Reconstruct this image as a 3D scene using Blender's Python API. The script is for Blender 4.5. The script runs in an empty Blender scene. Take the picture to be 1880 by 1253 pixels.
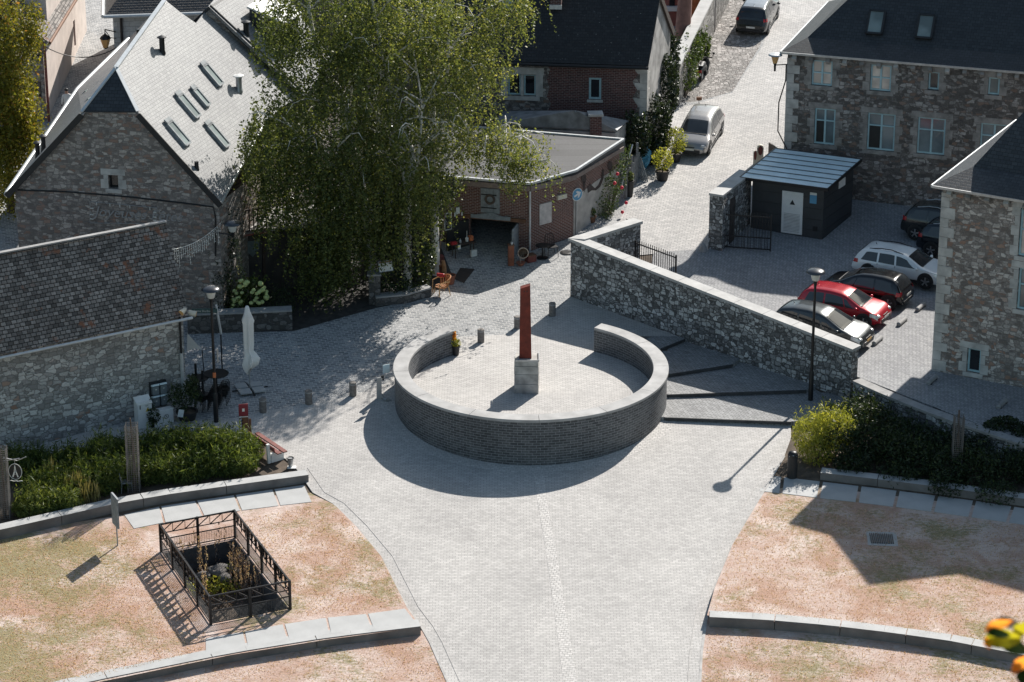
import bpy, bmesh, math, random
import numpy as np
from mathutils import Vector, Matrix
from mathutils.geometry import tessellate_polygon
R=math.radians
random.seed(7); RNG=np.random.default_rng(7)
SC=bpy.context.scene; COL=SC.collection
# ---------------------------------------------------------------- camera and its geometry
TH=R(21.8); F=5300.0
A_=Vector((0,math.cos(TH),-math.sin(TH))); U_=Vector((0,math.sin(TH),math.cos(TH))); R_=Vector((1,0,0))
CAM=Vector((0,0,1.1))-117.8*A_-.767*R_+1.01*U_
def gz(y): return .075*y-.45                       # the sloping ground of the square
def ray(px,py): return (A_*F+R_*(px-940)+U_*(626.5-py)).normalized()
def P(px,py,z):                                    # photo pixel seen at height z -> point
    d=ray(px,py); return CAM+d*((z-CAM.z)/d.z)
def G(px,py,up=0.):                                # photo pixel on the sloping ground
    d=ray(px,py); t=(.075*CAM.y-.45-CAM.z+up)/(d.z-.075*d.y); return CAM+d*t
PKZ=.4
def K(px,py,up=0.):                                # photo pixel on the car park
    p=P(px,py,PKZ+up)
    return p if p.y<11.33 else G(px,py,up)
def proj(p):
    v=Vector(p)-CAM; d=v.dot(A_); return (940+F*v.dot(R_)/d, 626.5-F*v.dot(U_)/d)
def zat(b,py):                                     # height above point b that shows at image row py
    h=(U_*(626.5-py)/F+A_); # v.U/v.A = (626.5-py)/F
    k=(626.5-py)/F; v=Vector((b[0],b[1],0))-CAM
    # (v+z*Zhat).U = k*(v+z*Zhat).A
    return (k*v.dot(A_)-v.dot(U_))/(U_.z-k*A_.z)
def W(px,py,a,b):                                  # photo pixel on the vertical plane through a,b
    n=Vector((-(b[1]-a[1]),b[0]-a[0],0)); d=ray(px,py)
    return CAM+d*((Vector((a[0],a[1],0))-Vector((CAM.x,CAM.y,0))).dot(n)/d.dot(n))
def PL(px,py,o,n):                                 # photo pixel on a plane
    d=ray(px,py); return CAM+d*((Vector(o)-CAM).dot(n)/d.dot(n))
# ---------------------------------------------------------------- nodes / materials
MATS={}
class NT:
    def __init__(s,name):
        s.m=bpy.data.materials.new(name); s.m.use_nodes=True; s.t=s.m.node_tree; s.t.nodes.clear()
        s.out=s.t.nodes.new('ShaderNodeOutputMaterial'); MATS[name]=s.m
    def n(s,typ,**kw):
        nd=s.t.nodes.new('ShaderNode'+typ)
        for k,v in kw.items():
            if k.startswith('_'): setattr(nd,k[1:],v)
            else:
                key=int(k[1:]) if k[0]=='i' and k[1:].isdigit() else k.replace('__',' ')
                s.set(nd.inputs[key],v)
        return nd
    def set(s,inp,v):
        if hasattr(v,'is_output'): s.t.links.new(v,inp)
        elif isinstance(v,(tuple,list)) and len(v)==3 and inp.type=='RGBA': inp.default_value=(*v,1)
        else: inp.default_value=v
    def ramp(s,fac,stops,interp='LINEAR'):
        nd=s.n('ValToRGB'); cr=nd.color_ramp; cr.interpolation=interp
        while len(cr.elements)<len(stops): cr.elements.new(.5)
        for e,(p,c) in zip(cr.elements,stops):
            e.position=p; e.color=(c,c,c,1) if not isinstance(c,(tuple,list)) else (*c,1)
        s.set(nd.inputs[0],fac); return nd.outputs[0]
    def math(s,op,a,b=0.,clamp=False):
        nd=s.n('Math',_operation=op,_use_clamp=clamp); s.set(nd.inputs[0],a); s.set(nd.inputs[1],b); return nd.outputs[0]
    def mix(s,f,a,b,mode='MIX'):
        nd=s.n('Mix',_data_type='RGBA',_blend_type=mode); s.set(nd.inputs[0],f); s.set(nd.inputs[6],a); s.set(nd.inputs[7],b); return nd.outputs[2]
    def uv(s): return s.n('TexCoord').outputs['UV']
    def obj(s): return s.n('TexCoord').outputs['Object']
    def map(s,v,scale=(1,1,1),rot=(0,0,0),loc=(0,0,0)):
        nd=s.n('Mapping'); s.set(nd.inputs[0],v); nd.inputs['Scale'].default_value=scale; nd.inputs['Rotation'].default_value=rot; nd.inputs['Location'].default_value=loc; return nd.outputs[0]
    def noise(s,v,scale,detail=3,rough=.55,dist=0.):
        return s.n('TexNoise',Vector=v,Scale=scale,Detail=detail,Roughness=rough,Distortion=dist).outputs[0]
    def warp(s,v,scale,amt):
        nd=s.n('TexNoise',Vector=v,Scale=scale,Detail=1.)
        sub=s.n('VectorMath',_operation='SUBTRACT'); s.set(sub.inputs[0],nd.outputs[1]); sub.inputs[1].default_value=(.5,.5,.5)
        sc=s.n('VectorMath',_operation='SCALE'); s.set(sc.inputs[0],sub.outputs[0]); sc.inputs[3].default_value=amt
        ad=s.n('VectorMath',_operation='ADD'); s.set(ad.inputs[0],v); s.set(ad.inputs[1],sc.outputs[0]); return ad.outputs[0]
    def bsdf(s,col,rough=.8,bump=None,bstr=.4,bdist=.02,**kw):
        b=s.n('BsdfPrincipled'); s.set(b.inputs['Base Color'],col); s.set(b.inputs['Roughness'],rough)
        for k,v in kw.items(): s.set(b.inputs[k.replace('__',' ')],v)
        if bump is not None:
            bp=s.n('Bump',Strength=bstr,Distance=bdist,Height=bump); s.t.links.new(bp.outputs[0],b.inputs['Normal'])
        s.t.links.new(b.outputs[0],s.out.inputs[0]); return s.m
def c(h,s=1.):                                    # sRGB hex -> linear
    h=h.lstrip('#'); r=[int(h[i:i+2],16)/255 for i in (0,2,4)]
    return tuple((x/12.92 if x<.04045 else ((x+.055)/1.055)**2.4)*s for x in r)
def plain(name,col,rough=.6,metal=0.,var=.25,vscale=4.,bump=0.,**kw):
    t=NT(name); o=t.obj(); f=t.noise(o,vscale,4)
    k=t.mix(t.ramp(f,[(.3,0.),(.7,1.)]),tuple(x*(1-var) for x in col),tuple(min(1,x*(1+var)) for x in col))
    return t.bsdf(k,rough,t.noise(o,vscale*6,3) if bump else None,bump,.01,Metallic=metal,**kw)
def stone(name,light,dark,mortar,sc=3.2,stretch=1.7,mw=.06,cover=.5,warm=None,warmf=.15,stain=.5,bstr=.7,rand=.9,seed=0.):
    """rubble masonry: squarish cells in rough courses with sunk joints"""
    t=NT(name); u=t.map(t.uv(),(1,stretch,1),loc=(seed,seed*.7,0)); u=t.warp(u,1.6,.16); u=t.warp(u,9.,.035)
    v1=t.n('TexVoronoi',_distance='CHEBYCHEV',_feature='F1',Vector=u,Scale=sc,Randomness=rand)
    v2=t.n('TexVoronoi',_distance='CHEBYCHEV',_feature='F2',Vector=u,Scale=sc,Randomness=rand)
    edge=t.math('SUBTRACT',v2.outputs[0],v1.outputs[0])
    sep=t.n('SeparateColor'); t.set(sep.inputs[0],v1.outputs[1])
    big=t.noise(t.map(t.uv(),loc=(seed,0,0)),.45,4,.6); fine=t.noise(t.uv(),14,4,.65)
    f=t.math('ADD',t.math('MULTIPLY',sep.outputs[0],.75),t.math('MULTIPLY',t.math('SUBTRACT',fine,.5),.9))
    f=t.math('ADD',f,t.math('MULTIPLY',t.math('SUBTRACT',big,.5),1.1*stain))
    mid=tuple((a+b)/2 for a,b in zip(light,dark))
    k=t.ramp(f,[(max(0,cover-.35),dark),(cover,mid),(min(1,cover+.35),light)])
    if warm: k=t.mix(t.math('MULTIPLY',t.ramp(sep.outputs[1],[(1-warmf-.02,0.),(1-warmf+.02,1.)]),.8),k,warm)
    k=t.mix(t.ramp(edge,[(mw*.35,1.),(mw,0.)]),k,mortar)
    k=t.mix(t.math('MULTIPLY',t.ramp(t.noise(t.uv(),1.3,5,.7),[(.5,0.),(.72,1.)]),.55*stain),k,tuple(x*.35 for x in dark))
    h=t.math('ADD',t.ramp(edge,[(0.,0.),(mw*1.6,1.)]),t.math('MULTIPLY',fine,.5))
    return t.bsdf(k,.9,h,bstr,.03)
def brick(name,c1,c2,mortar,w=.22,h=.075,ms=.012,stain=.4,coords='uv',offset=.5,squash=1.,rot=0.,warpamt=.0,bstr=.5,rough=.88,vary=.5,bdist=.012,patch=None,sheen=None):
    t=NT(name); b=t.uv() if coords=='uv' else t.obj(); u=b
    if rot: u=t.map(u,rot=(0,0,rot))
    if warpamt: u=t.warp(u,1.4,warpamt)
    br=t.n('TexBrick',_offset=offset,_squash=squash,Vector=u,Scale=1.,Color1=c1,Color2=c2,Mortar=mortar); 
    br.inputs['Mortar Size'].default_value=ms; br.inputs['Brick Width'].default_value=w; br.inputs['Row Height'].default_value=h
    br.inputs['Mortar Smooth'].default_value=.3; br.inputs['Bias'].default_value=0.
    big=t.noise(b,.35,5,.62); fine=t.noise(b,9,4,.6)
    k=t.mix(t.math('MULTIPLY',t.ramp(fine,[(.35,0.),(.7,1.)]),vary),br.outputs[0],t.mix(1.,br.outputs[0],(.55,.55,.55),'MULTIPLY'))
    k=t.mix(t.math('MULTIPLY',t.ramp(big,[(.35,0.),(.65,1.)]),stain),k,t.mix(1.,k,(.62,.62,.63),'MULTIPLY'))
    if patch: k=t.mix(t.ramp(t.noise(b,patch[1],6,.7),[(patch[2],0.),(patch[2]+.06,1.)]),k,patch[0])
    hh=t.math('ADD',t.math('MULTIPLY',br.outputs[1],-1.),t.math('MULTIPLY',fine,.45))
    return t.bsdf(k,rough,hh,bstr,bdist)
# ---------------------------------------------------------------- mesh building
class MB:
    def __init__(s,o=(0,0,0)): s.o=Vector(o); s.v=[]; s.f=[]; s.uvs={}; s.mi=[]; s.cur=0
    def add(s,vs,fs,uvs=None):
        b=len(s.v); s.v+= [Vector(x)-s.o for x in vs]
        for i,f in enumerate(fs):
            if uvs is not None: s.uvs[len(s.f)]=uvs[i]
            s.f.append([b+k for k in f]); s.mi.append(s.cur)
        return s
    def quad(s,*p): return s.add(p,[list(range(len(p)))])
    def box(s,cx,cy,z0,sx,sy,h,rot=0.,taper=1.):
        ca,sa=math.cos(rot),math.sin(rot); vs=[]
        for z,k in ((z0,1.),(z0+h,taper)):
            for dx,dy in ((-1,-1),(1,-1),(1,1),(-1,1)):
                x,y=dx*sx/2*k,dy*sy/2*k; vs.append((cx+x*ca-y*sa,cy+x*sa+y*ca,z))
        return s.add(vs,[[3,2,1,0],[4,5,6,7],[0,1,5,4],[1,2,6,5],[2,3,7,6],[3,0,4,7]])
    def prism(s,poly,z0,z1):                        # poly: xy(z ignored) list; z0,z1 numbers or functions of point
        a=lambda z,p: z(p) if callable(z) else z
        n=len(poly); ar=sum(poly[i][0]*poly[(i+1)%n][1]-poly[(i+1)%n][0]*poly[i][1] for i in range(n))
        if ar<0: poly=list(poly)[::-1]
        vs=[(p[0],p[1],a(z0,p)) for p in poly]+[(p[0],p[1],a(z1,p)) for p in poly]
        s.add(vs,[[i,(i+1)%n,n+(i+1)%n,n+i] for i in range(n)])
        tr=tessellate_polygon([[Vector((p[0],p[1],0)) for p in poly]])
        for t in tr:
            q=[poly[i] for i in t]; aa=(q[1][0]-q[0][0])*(q[2][1]-q[0][1])-(q[2][0]-q[0][0])*(q[1][1]-q[0][1])
            t=list(t) if aa>0 else list(t)[::-1]
            s.add([vs[n+i] for i in t],[[0,1,2]]); s.add([vs[i] for i in t[::-1]],[[0,1,2]])
        return s
    def sheet(s,poly,holes=(),z=0.):                # triangulated polygon of 3-D points, facing up
        loops=[[Vector(p) for p in poly]]+[[Vector(p) for p in h] for h in holes]
        flat=[p for l in loops for p in l]
        tr=tessellate_polygon([[Vector((p.x,p.y,0)) for p in l] for l in loops]); fs=[]
        for t in tr:
            q=[flat[i] for i in t]; aa=(q[1]-q[0]).cross(q[2]-q[0]).z
            fs.append(list(t) if aa>0 else list(t)[::-1])
        return s.add([p+Vector((0,0,z)) for p in flat],fs)
    def slab(s,pts,n,t):                            # polygon of 3-D points thickened by t along -n
        n=Vector(n).normalized(); k=len(pts); pts=[Vector(p) for p in pts]
        nn=sum(((pts[i]-pts[0]).cross(pts[i+1]-pts[0]) for i in range(1,k-1)),Vector())
        if nn.dot(n)<0: pts=pts[::-1]
        vs=pts+[p-n*t for p in pts]
        return s.add(vs,[list(range(k)),list(range(2*k-1,k-1,-1))]+[[k+i,k+(i+1)%k,(i+1)%k,i] for i in range(k)])
    def tube(s,pts,r,n=6,cap=True):
        pts=[Vector(p) for p in pts]; rs=r if isinstance(r,(list,tuple)) else [r]*len(pts); b=[];ref=None
        for i,p in enumerate(pts):
            d=(pts[min(i+1,len(pts)-1)]-pts[max(i-1,0)]); d=d.normalized() if d.length>1e-9 else Vector((0,0,1))
            if ref is None: ref=Vector((1,0,0)) if abs(d.x)<.8 else Vector((0,1,0))
            x=(ref-d*ref.dot(d)).normalized(); y=d.cross(x); ref=x
            b+=[p+(x*math.cos(2*math.pi*k/n)+y*math.sin(2*math.pi*k/n))*rs[i] for k in range(n)]
        fs=[[i*n+k,i*n+(k+1)%n,(i+1)*n+(k+1)%n,(i+1)*n+k] for i in range(len(pts)-1) for k in range(n)]
        if cap: fs+=[list(range(n))[::-1],[(len(pts)-1)*n+k for k in range(n)]]
        return s.add(b,fs)
    def bar(s,a,b,w,h,up=(0,0,1)):                  # rectangular bar a->b
        a,b=Vector(a),Vector(b); d=(b-a).normalized(); u=Vector(up); u=(u-d*u.dot(d))
        u=u.normalized() if u.length>1e-6 else Vector((1,0,0)); x=d.cross(u); vs=[]
        for p in (a,b):
            for i,j in ((-1,-1),(1,-1),(1,1),(-1,1)): vs.append(p+x*i*w/2+u*j*h/2)
        return s.add(vs,[[3,2,1,0],[4,5,6,7],[0,1,5,4],[1,2,6,5],[2,3,7,6],[3,0,4,7]])
    def lathe(s,prof,n=20,cx=0.,cy=0.,z=0.,caps=True):
        vs=[(cx+r*math.cos(2*math.pi*k/n),cy+r*math.sin(2*math.pi*k/n),z+h) for r,h in prof for k in range(n)]
        fs=[[i*n+k,i*n+(k+1)%n,(i+1)*n+(k+1)%n,(i+1)*n+k] for i in range(len(prof)-1) for k in range(n)]
        if caps:
            if prof[0][0]>1e-4: fs.append(list(range(n))[::-1])
            if prof[-1][0]>1e-4: fs.append([(len(prof)-1)*n+k for k in range(n)])
        return s.add(vs,fs)
    def sphere(s,c0,r,n=10,m=7,sq=(1,1,1)):
        prof=[(max(1e-5,math.sin(math.pi*i/m)),-math.cos(math.pi*i/m)) for i in range(m+1)]
        vs=[(c0[0]+r*sq[0]*a*math.cos(2*math.pi*k/n),c0[1]+r*sq[1]*a*math.sin(2*math.pi*k/n),c0[2]+r*sq[2]*h) for a,h in prof for k in range(n)]
        return s.add(vs,[[i*n+k,i*n+(k+1)%n,(i+1)*n+(k+1)%n,(i+1)*n+k] for i in range(m) for k in range(n)])
    def wallrect(s,a,b,z0,z1,t=0.,out=0.): ...
    def build(s,name,mat,parent=None,smooth=None,bevel=0.,label=None):
        me=bpy.data.meshes.new(name); me.from_pydata([tuple(x) for x in s.v],[],s.f)
        mats=mat if isinstance(mat,(list,tuple)) else [mat]
        for m in mats: me.materials.append(m)
        if len(mats)>1: me.polygons.foreach_set('material_index',s.mi)
        me.update(); uvl=me.uv_layers.new(name='UVMap'); Z=Vector((0,0,1))
        for p in me.polygons:
            cu=s.uvs.get(p.index)
            if cu is not None:
                for li,q in zip(p.loop_indices,cu): uvl.data[li].uv=q
                continue
            n=p.normal
            if abs(n.z)>.96 or n.length<.5: t,b=Vector((1,0,0)),Vector((0,1,0))
            else: t=Z.cross(n).normalized(); b=n.cross(t)
            for li,vi in zip(p.loop_indices,p.vertices):
                q=me.vertices[vi].co; uvl.data[li].uv=(q.dot(t),q.dot(b))
        if smooth is not None:
            me.polygons.foreach_set('use_smooth',[True]*len(me.polygons)); me.set_sharp_from_angle(angle=R(smooth))
        o=bpy.data.objects.new(name,me); COL.objects.link(o)
        if parent is not None: o.parent=parent
        else: o.location=s.o
        if bevel:
            bm=o.modifiers.new('bevel','BEVEL'); bm.width=bevel; bm.segments=2; bm.limit_method='ANGLE'
        if label: o['label']=label
        return o
def tag(o,label=None,cat=None,group=None,kind=None):
    for k,v in (('label',label),('category',cat),('group',group),('kind',kind)):
        if v: o[k]=v
    return o
def thing(name,loc,label,cat,group=None,rz=0.):
    o=bpy.data.objects.new(name,None); COL.objects.link(o); o.location=loc; o.rotation_euler=(0,0,rz); o.empty_display_size=.2
    return tag(o,label,cat,group)
def dup(root,loc,rz=0.,label=None,group=None):
    r=root.copy(); COL.objects.link(r); r.location=loc; r.rotation_euler=(0,0,rz)
    if label: r['label']=label
    if group: r['group']=group
    for ch in list(root.children):
        k=ch.copy(); COL.objects.link(k); k.parent=r
        for g in ch.children:
            d=g.copy(); COL.objects.link(d); d.parent=k
    return r
def npmesh(name,verts,quads,mat,parent=None,loc=(0,0,0),rnd=None,kind=None,smooth=False):
    """big mesh of quads from numpy arrays, with a random value per face in 'rnd'"""
    me=bpy.data.meshes.new(name); nv,nq=len(verts),len(quads)
    me.vertices.add(nv); me.vertices.foreach_set('co',np.asarray(verts,np.float32).ravel())
    me.loops.add(nq*4); me.loops.foreach_set('vertex_index',np.asarray(quads,np.int32).ravel())
    me.polygons.add(nq); me.polygons.foreach_set('loop_start',np.arange(0,nq*4,4,dtype=np.int32)); 
    me.update(calc_edges=True)
    if rnd is not None:
        at=me.attributes.new('rnd','FLOAT','FACE'); at.data.foreach_set('value',np.asarray(rnd,np.float32))
    me.materials.append(mat); me.validate()
    o=bpy.data.objects.new(name,me); COL.objects.link(o); o.location=loc
    if parent is not None: o.parent=parent; o.location=(0,0,0)
    return o
def leaf_quads(cent,size,up=None,aspect=.7,droop=0.,jit=.35):
    """diamond leaves at centres cent (n,3); returns verts,quads"""
    n=len(cent); d=RNG.normal(size=(n,3)); d/= np.linalg.norm(d,axis=1)[:,None]+1e-9
    if up is not None: d=d*(1-abs(up))+np.array([0,0,up])*1.; d/= np.linalg.norm(d,axis=1)[:,None]+1e-9
    e=RNG.normal(size=(n,3)); e-= (e*d).sum(1)[:,None]*d; e/= np.linalg.norm(e,axis=1)[:,None]+1e-9
    s=(size*(1+jit*RNG.normal(size=n)).clip(.4,2.))[:,None]
    v=np.empty((n,4,3)); v[:,0]=cent-d*s*.5; v[:,1]=cent+e*s*aspect*.5; v[:,2]=cent+d*s*.5; v[:,3]=cent-e*s*aspect*.5
    return v.reshape(-1,3),np.arange(n*4).reshape(n,4)
def leafmat(name,stops,trans=.45,rough=.5,spec=.3):
    t=NT(name); a=t.n('Attribute',_attribute_name='rnd'); k=t.ramp(a.outputs['Fac'],stops)
    b=t.n('BsdfPrincipled',Base__Color=k,Roughness=rough); b.inputs['Specular IOR Level'].default_value=spec
    tr=t.n('BsdfTranslucent'); t.set(tr.inputs[0],t.mix(1.,k,(1.5,1.42,.72),'MULTIPLY'))
    mx=t.n('MixShader',i0=trans); t.t.links.new(b.outputs[0],mx.inputs[1]); t.t.links.new(tr.outputs[0],mx.inputs[2])
    t.t.links.new(mx.outputs[0],t.out.inputs[0]); return t.m
# ---------------------------------------------------------------- camera, sun, sky
cd=bpy.data.cameras.new('camera'); co=bpy.data.objects.new('camera',cd); COL.objects.link(co)
co.location=CAM; co.rotation_euler=(R(90)-TH,0,0); cd.sensor_width=36; cd.lens=F/1880*36; cd.clip_end=2000; cd.clip_start=.5
SC.camera=co
SUN_EL,SUN_AZ=R(36.4),R(29.3)
sd=bpy.data.lights.new('sun','SUN'); sd.energy=4.45; sd.angle=R(.5); sd.color=(1.,.95,.88)
so=bpy.data.objects.new('sun',sd); COL.objects.link(so)
sdir=Vector((math.sin(SUN_AZ)*math.cos(SUN_EL),math.cos(SUN_AZ)*math.cos(SUN_EL),math.sin(SUN_EL)))
so.rotation_euler=sdir.to_track_quat('Z','Y').to_euler(); so.location=(0,0,60)
w=bpy.data.worlds.new('World'); SC.world=w; w.use_nodes=True; nt=w.node_tree
sk=nt.nodes.new('ShaderNodeTexSky'); sk.sky_type='NISHITA'; sk.sun_disc=False; sk.sun_elevation=SUN_EL; sk.sun_rotation=SUN_AZ
tn=nt.nodes.new('ShaderNodeMix'); tn.data_type='RGBA'; tn.blend_type='MULTIPLY'; tn.inputs[0].default_value=1.; tn.inputs[7].default_value=(.97,1.,.90,1); nt.links.new(sk.outputs[0],tn.inputs[6]); nt.links.new(tn.outputs[2],nt.nodes['Background'].inputs[0]); nt.nodes['Background'].inputs[1].default_value=.076
SC.view_settings.view_transform='Standard'; SC.view_settings.look='None'; SC.view_settings.exposure=.78; SC.view_settings.gamma=1
SC.cycles.max_bounces=6; SC.cycles.diffuse_bounces=3; SC.cycles.glossy_bounces=3; SC.cycles.transmission_bounces=4; SC.cycles.transparent_max_bounces=8
SC.cycles.use_denoising=True
# ---------------------------------------------------------------- materials
M_paver=brick('paver',(.585,.56,.535),(.47,.45,.43),(.25,.245,.235),w=.22,h=.11,ms=.008,stain=.42,coords='obj',bstr=.25,vary=.35,rough=.85)
M_cobble=brick('cobble',(.46,.46,.46),(.24,.25,.26),(.60,.59,.57),w=.27,h=.17,ms=.022,stain=.45,coords='obj',rot=R(-12),warpamt=.16,bstr=.9,bdist=.03,vary=.7)
M_lane=brick('lane_paver',(.62,.595,.57),(.47,.455,.44),(.28,.28,.28),w=.26,h=.15,ms=.012,stain=.4,coords='obj',rot=R(8),warpamt=.06,bstr=.5,vary=.5)
M_setts=brick('setts',(.68,.65,.62),(.57,.55,.525),(.42,.405,.39),w=.18,h=.14,ms=.010,stain=.3,coords='obj',rot=R(7),warpamt=.05,bstr=.9,bdist=.03,vary=.6)
M_rough=stone('field_cobble',(.46,.43,.41),(.2,.19,.18),(.16,.14,.13),sc=4.5,stretch=1.,mw=.07,cover=.45,stain=.8,bstr=1.)
M_lot=brick('lot_paver',(.42,.42,.42),(.30,.30,.31),(.15,.15,.155),w=.22,h=.11,ms=.012,stain=.4,coords='obj',rot=R(52),bstr=.35,vary=.5)
M_step=brick('step_paver',(.42,.42,.42),(.29,.29,.29),(.14,.14,.14),w=.22,h=.11,ms=.012,stain=.5,coords='obj',rot=R(30),bstr=.5,vary=.6)
M_ring=brick('ring_brick',patch=((.34,.35,.35),1.9,.69),c1=(.15,.157,.165),c2=(.075,.08,.086),mortar=(.36,.37,.38),w=.3,h=.108,ms=.009,stain=.9,bstr=.6,vary=.8,rough=.75,warpamt=.0)
M_cop=plain('coping_stone',(.40,.395,.385),.75,var=.16,vscale=2.,bump=.15); M_copr=plain('ring_coping',(.34,.335,.33),.75,var=.22,vscale=1.6,bump=.2)
M_conc=plain('bench_concrete',(.40,.40,.395),.8,var=.12,vscale=1.5,bump=.2); M_concshade=plain('bench_side_shade',(.17,.16,.155),.85,var=.3,vscale=1.3,bump=.3)  # second one: darker copy for bench sides, their shade put into the colour
M_slab=plain('path_slab',(.40,.40,.395),.75,var=.09,vscale=1.2,bump=.15)
M_kerbm=plain('kerb_stone',(.30,.295,.29),.8,var=.2,vscale=3,bump=.2)
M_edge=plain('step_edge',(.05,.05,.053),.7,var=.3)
M_boll=plain('bollard_stone',(.165,.15,.138),.8,var=.3,vscale=9,bump=.4)
M_ped=plain('pedestal_stone',(.34,.33,.31),.8,var=.42,vscale=2.3,bump=.3)
M_rust=plain('corten',(.165,.026,.014),.75,var=.35,vscale=3.5,bump=.2)
M_glassplate=plain('floor_glass',(.16,.27,.30),.18,var=.12)
M_steel=plain('galvanised',(.42,.43,.44),.45,.7,var=.15)
M_black=plain('black_metal',(.018,.018,.02),.45,.3,var=.2)
M_dark=plain('dark_plastic',(.02,.02,.021),.6,var=.2)
M_white=plain('white_paint',(.72,.72,.70),.5,var=.06)
M_cream=plain('cream_paint',(.62,.57,.47),.6,var=.1)
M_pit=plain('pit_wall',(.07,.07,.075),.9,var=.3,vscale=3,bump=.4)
M_soil=plain('soil',(.10,.075,.055),.95,var=.45,vscale=3,bump=.7)
def lawnmat():
    t=NT('dry_grass'); o=t.obj()
    a=t.noise(o,.35,5,.62,.4); b=t.noise(o,1.1,8,.72,.5); f=t.noise(t.map(o,(1,1.7,1)),5.,9,.76,.3); g=t.noise(o,26,4,.75)
    big=t.noise(o,.42,6,.62,.6)
    dry=t.mix(t.ramp(b,[(.36,0.),(.60,1.)]),(.53,.375,.31),(.61,.495,.44))
    dry=t.mix(t.math('MULTIPLY',t.ramp(big,[(.46,0.),(.60,1.)]),.8),dry,(.43,.26,.185))
    dry=t.mix(t.math('MULTIPLY',t.ramp(t.noise(o,.55,5,.6,.3),[(.54,0.),(.66,1.)]),.7),dry,(.70,.595,.54))
    dry=t.mix(t.math('MULTIPLY',t.ramp(f,[(.50,0.),(.66,1.)]),.55),dry,(.37,.19,.11))
    sx=t.n('SeparateXYZ'); t.set(sx.inputs[0],o)
    left=t.ramp(t.math('MULTIPLY',t.math('ADD',sx.outputs[0],24.),.05),[(0.,.26),(.36,.15),(.50,.0),(.72,.02),(.9,.06),(1.,.06)])
    gr=t.mix(t.ramp(g,[(.35,0.),(.65,1.)]),(.13,.135,.045),(.33,.28,.13))
    k=t.mix(t.math('MULTIPLY',t.ramp(t.math('ADD',t.math('ADD',a,t.math('MULTIPLY',t.math('SUBTRACT',f,.5),.9)),left),[(.58,0.),(.74,1.)]),.85),dry,gr)
    k=t.mix(t.math('MULTIPLY',t.ramp(g,[(.45,0.),(.75,1.)]),.28),k,t.mix(1.,k,(.55,.47,.42),'MULTIPLY'))
    return t.bsdf(k,.95,t.math('ADD',f,t.math('MULTIPLY',g,.7)),.8,.05)
M_lawn=lawnmat()
M_stonew=stone('wall_rubble_dark',(.60,.60,.595),(.14,.14,.14),(.085,.084,.083),sc=4.0,stretch=1.35,mw=.14,cover=.43,stain=.7,bstr=1.)
M_slatehouse=stone('wall_limestone',(.66,.645,.62),(.26,.25,.24),(.20,.195,.185),sc=3.3,stretch=1.7,mw=.10,cover=.42,warm=(.30,.17,.11),warmf=.03,stain=.55)
M_gable=stone('wall_sandstone',(.50,.45,.41),(.17,.15,.14),(.20,.18,.165),sc=3.7,stretch=1.9,mw=.11,cover=.45,warm=(.27,.17,.13),warmf=.14,stain=.5,seed=3.)
M_barn=stone('wall_brownstone',(.62,.565,.52),(.17,.145,.13),(.22,.195,.18),sc=3.9,stretch=1.7,mw=.11,cover=.45,warm=(.33,.19,.13),warmf=.13,stain=.75,seed=9.)
M_brown2=stone('wall_greystone',(.47,.44,.415),(.105,.095,.088),(.135,.123,.115),sc=3.8,stretch=1.7,mw=.11,cover=.54,warm=(.22,.145,.11),warmf=.12,stain=.75,seed=5.)
M_ashlar=plain('ashlar',(.44,.43,.41),.85,var=.28,vscale=2.2,bump=.35)
M_ashb=plain('dim_ashlar',(.27,.255,.24),.85,var=.4,vscale=2.5,bump=.35)
M_whitest=brick('white_ashlar',(.62,.62,.61),(.5,.5,.5),(.3,.3,.3),w=.6,h=.28,ms=.012,stain=.4,vary=.5)
M_redbrick=brick('red_brick',(.20,.075,.055),(.115,.042,.035),(.42,.36,.32),w=.22,h=.075,ms=.011,stain=.5,vary=.6)
M_oldbrick=brick('old_brick',(.17,.068,.058),(.085,.036,.034),(.30,.25,.24),w=.23,h=.085,ms=.011,stain=.6,warpamt=.03,vary=.8)
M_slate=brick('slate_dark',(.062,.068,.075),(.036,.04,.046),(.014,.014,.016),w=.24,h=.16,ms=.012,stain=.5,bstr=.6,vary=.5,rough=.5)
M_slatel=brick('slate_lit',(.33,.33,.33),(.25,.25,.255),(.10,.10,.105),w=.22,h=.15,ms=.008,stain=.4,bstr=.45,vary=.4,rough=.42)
M_slateold=brick('slate_old',(.40,.365,.34),(.12,.108,.10),(.028,.025,.023),w=.22,h=.16,ms=.015,stain=.7,warpamt=.03,bstr=1.,bdist=.04,vary=.8,patch=((.22,.10,.06),.8,.58))
M_slatemoss=brick('slate_lichen',(.034,.034,.036),(.02,.02,.022),(.009,.009,.01),w=.24,h=.16,ms=.012,stain=.6,bstr=.6,vary=.6,rough=.7,patch=((.42,.42,.4),5.,.645))
M_zinc=plain('zinc',(.74,.85,.87),.6,.0,var=.10,vscale=1.5)
M_zincl=plain('zinc_trim',(.55,.57,.58),.45,.4,var=.1)
M_felt=brick('roof_felt',patch=((.20,.085,.05),1.2,.70),c1=(.085,.086,.09),c2=(.045,.046,.05),mortar=(.022,.022,.022),w=6.,h=.75,ms=.02,stain=.8,vary=.7,bstr=.4,rough=.6)
M_render=plain('grey_render',(.34,.33,.32),.9,var=.5,vscale=1.1,bump=.5)
M_pink=plain('pink_render',(.60,.52,.47),.9,var=.12,vscale=1.5,bump=.2)
M_mural=plain('weathered_render',(.42,.40,.37),.9,var=.25,vscale=1.8,bump=.2)
M_teal=plain('teal_frame',(.37,.55,.60),.5,var=.12)
M_panelgrey=plain('shed_panel',(.035,.038,.042),.55,var=.2,vscale=1.)
M_greywood=plain('grey_wood',(.24,.26,.27),.8,var=.25,vscale=6)
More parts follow.
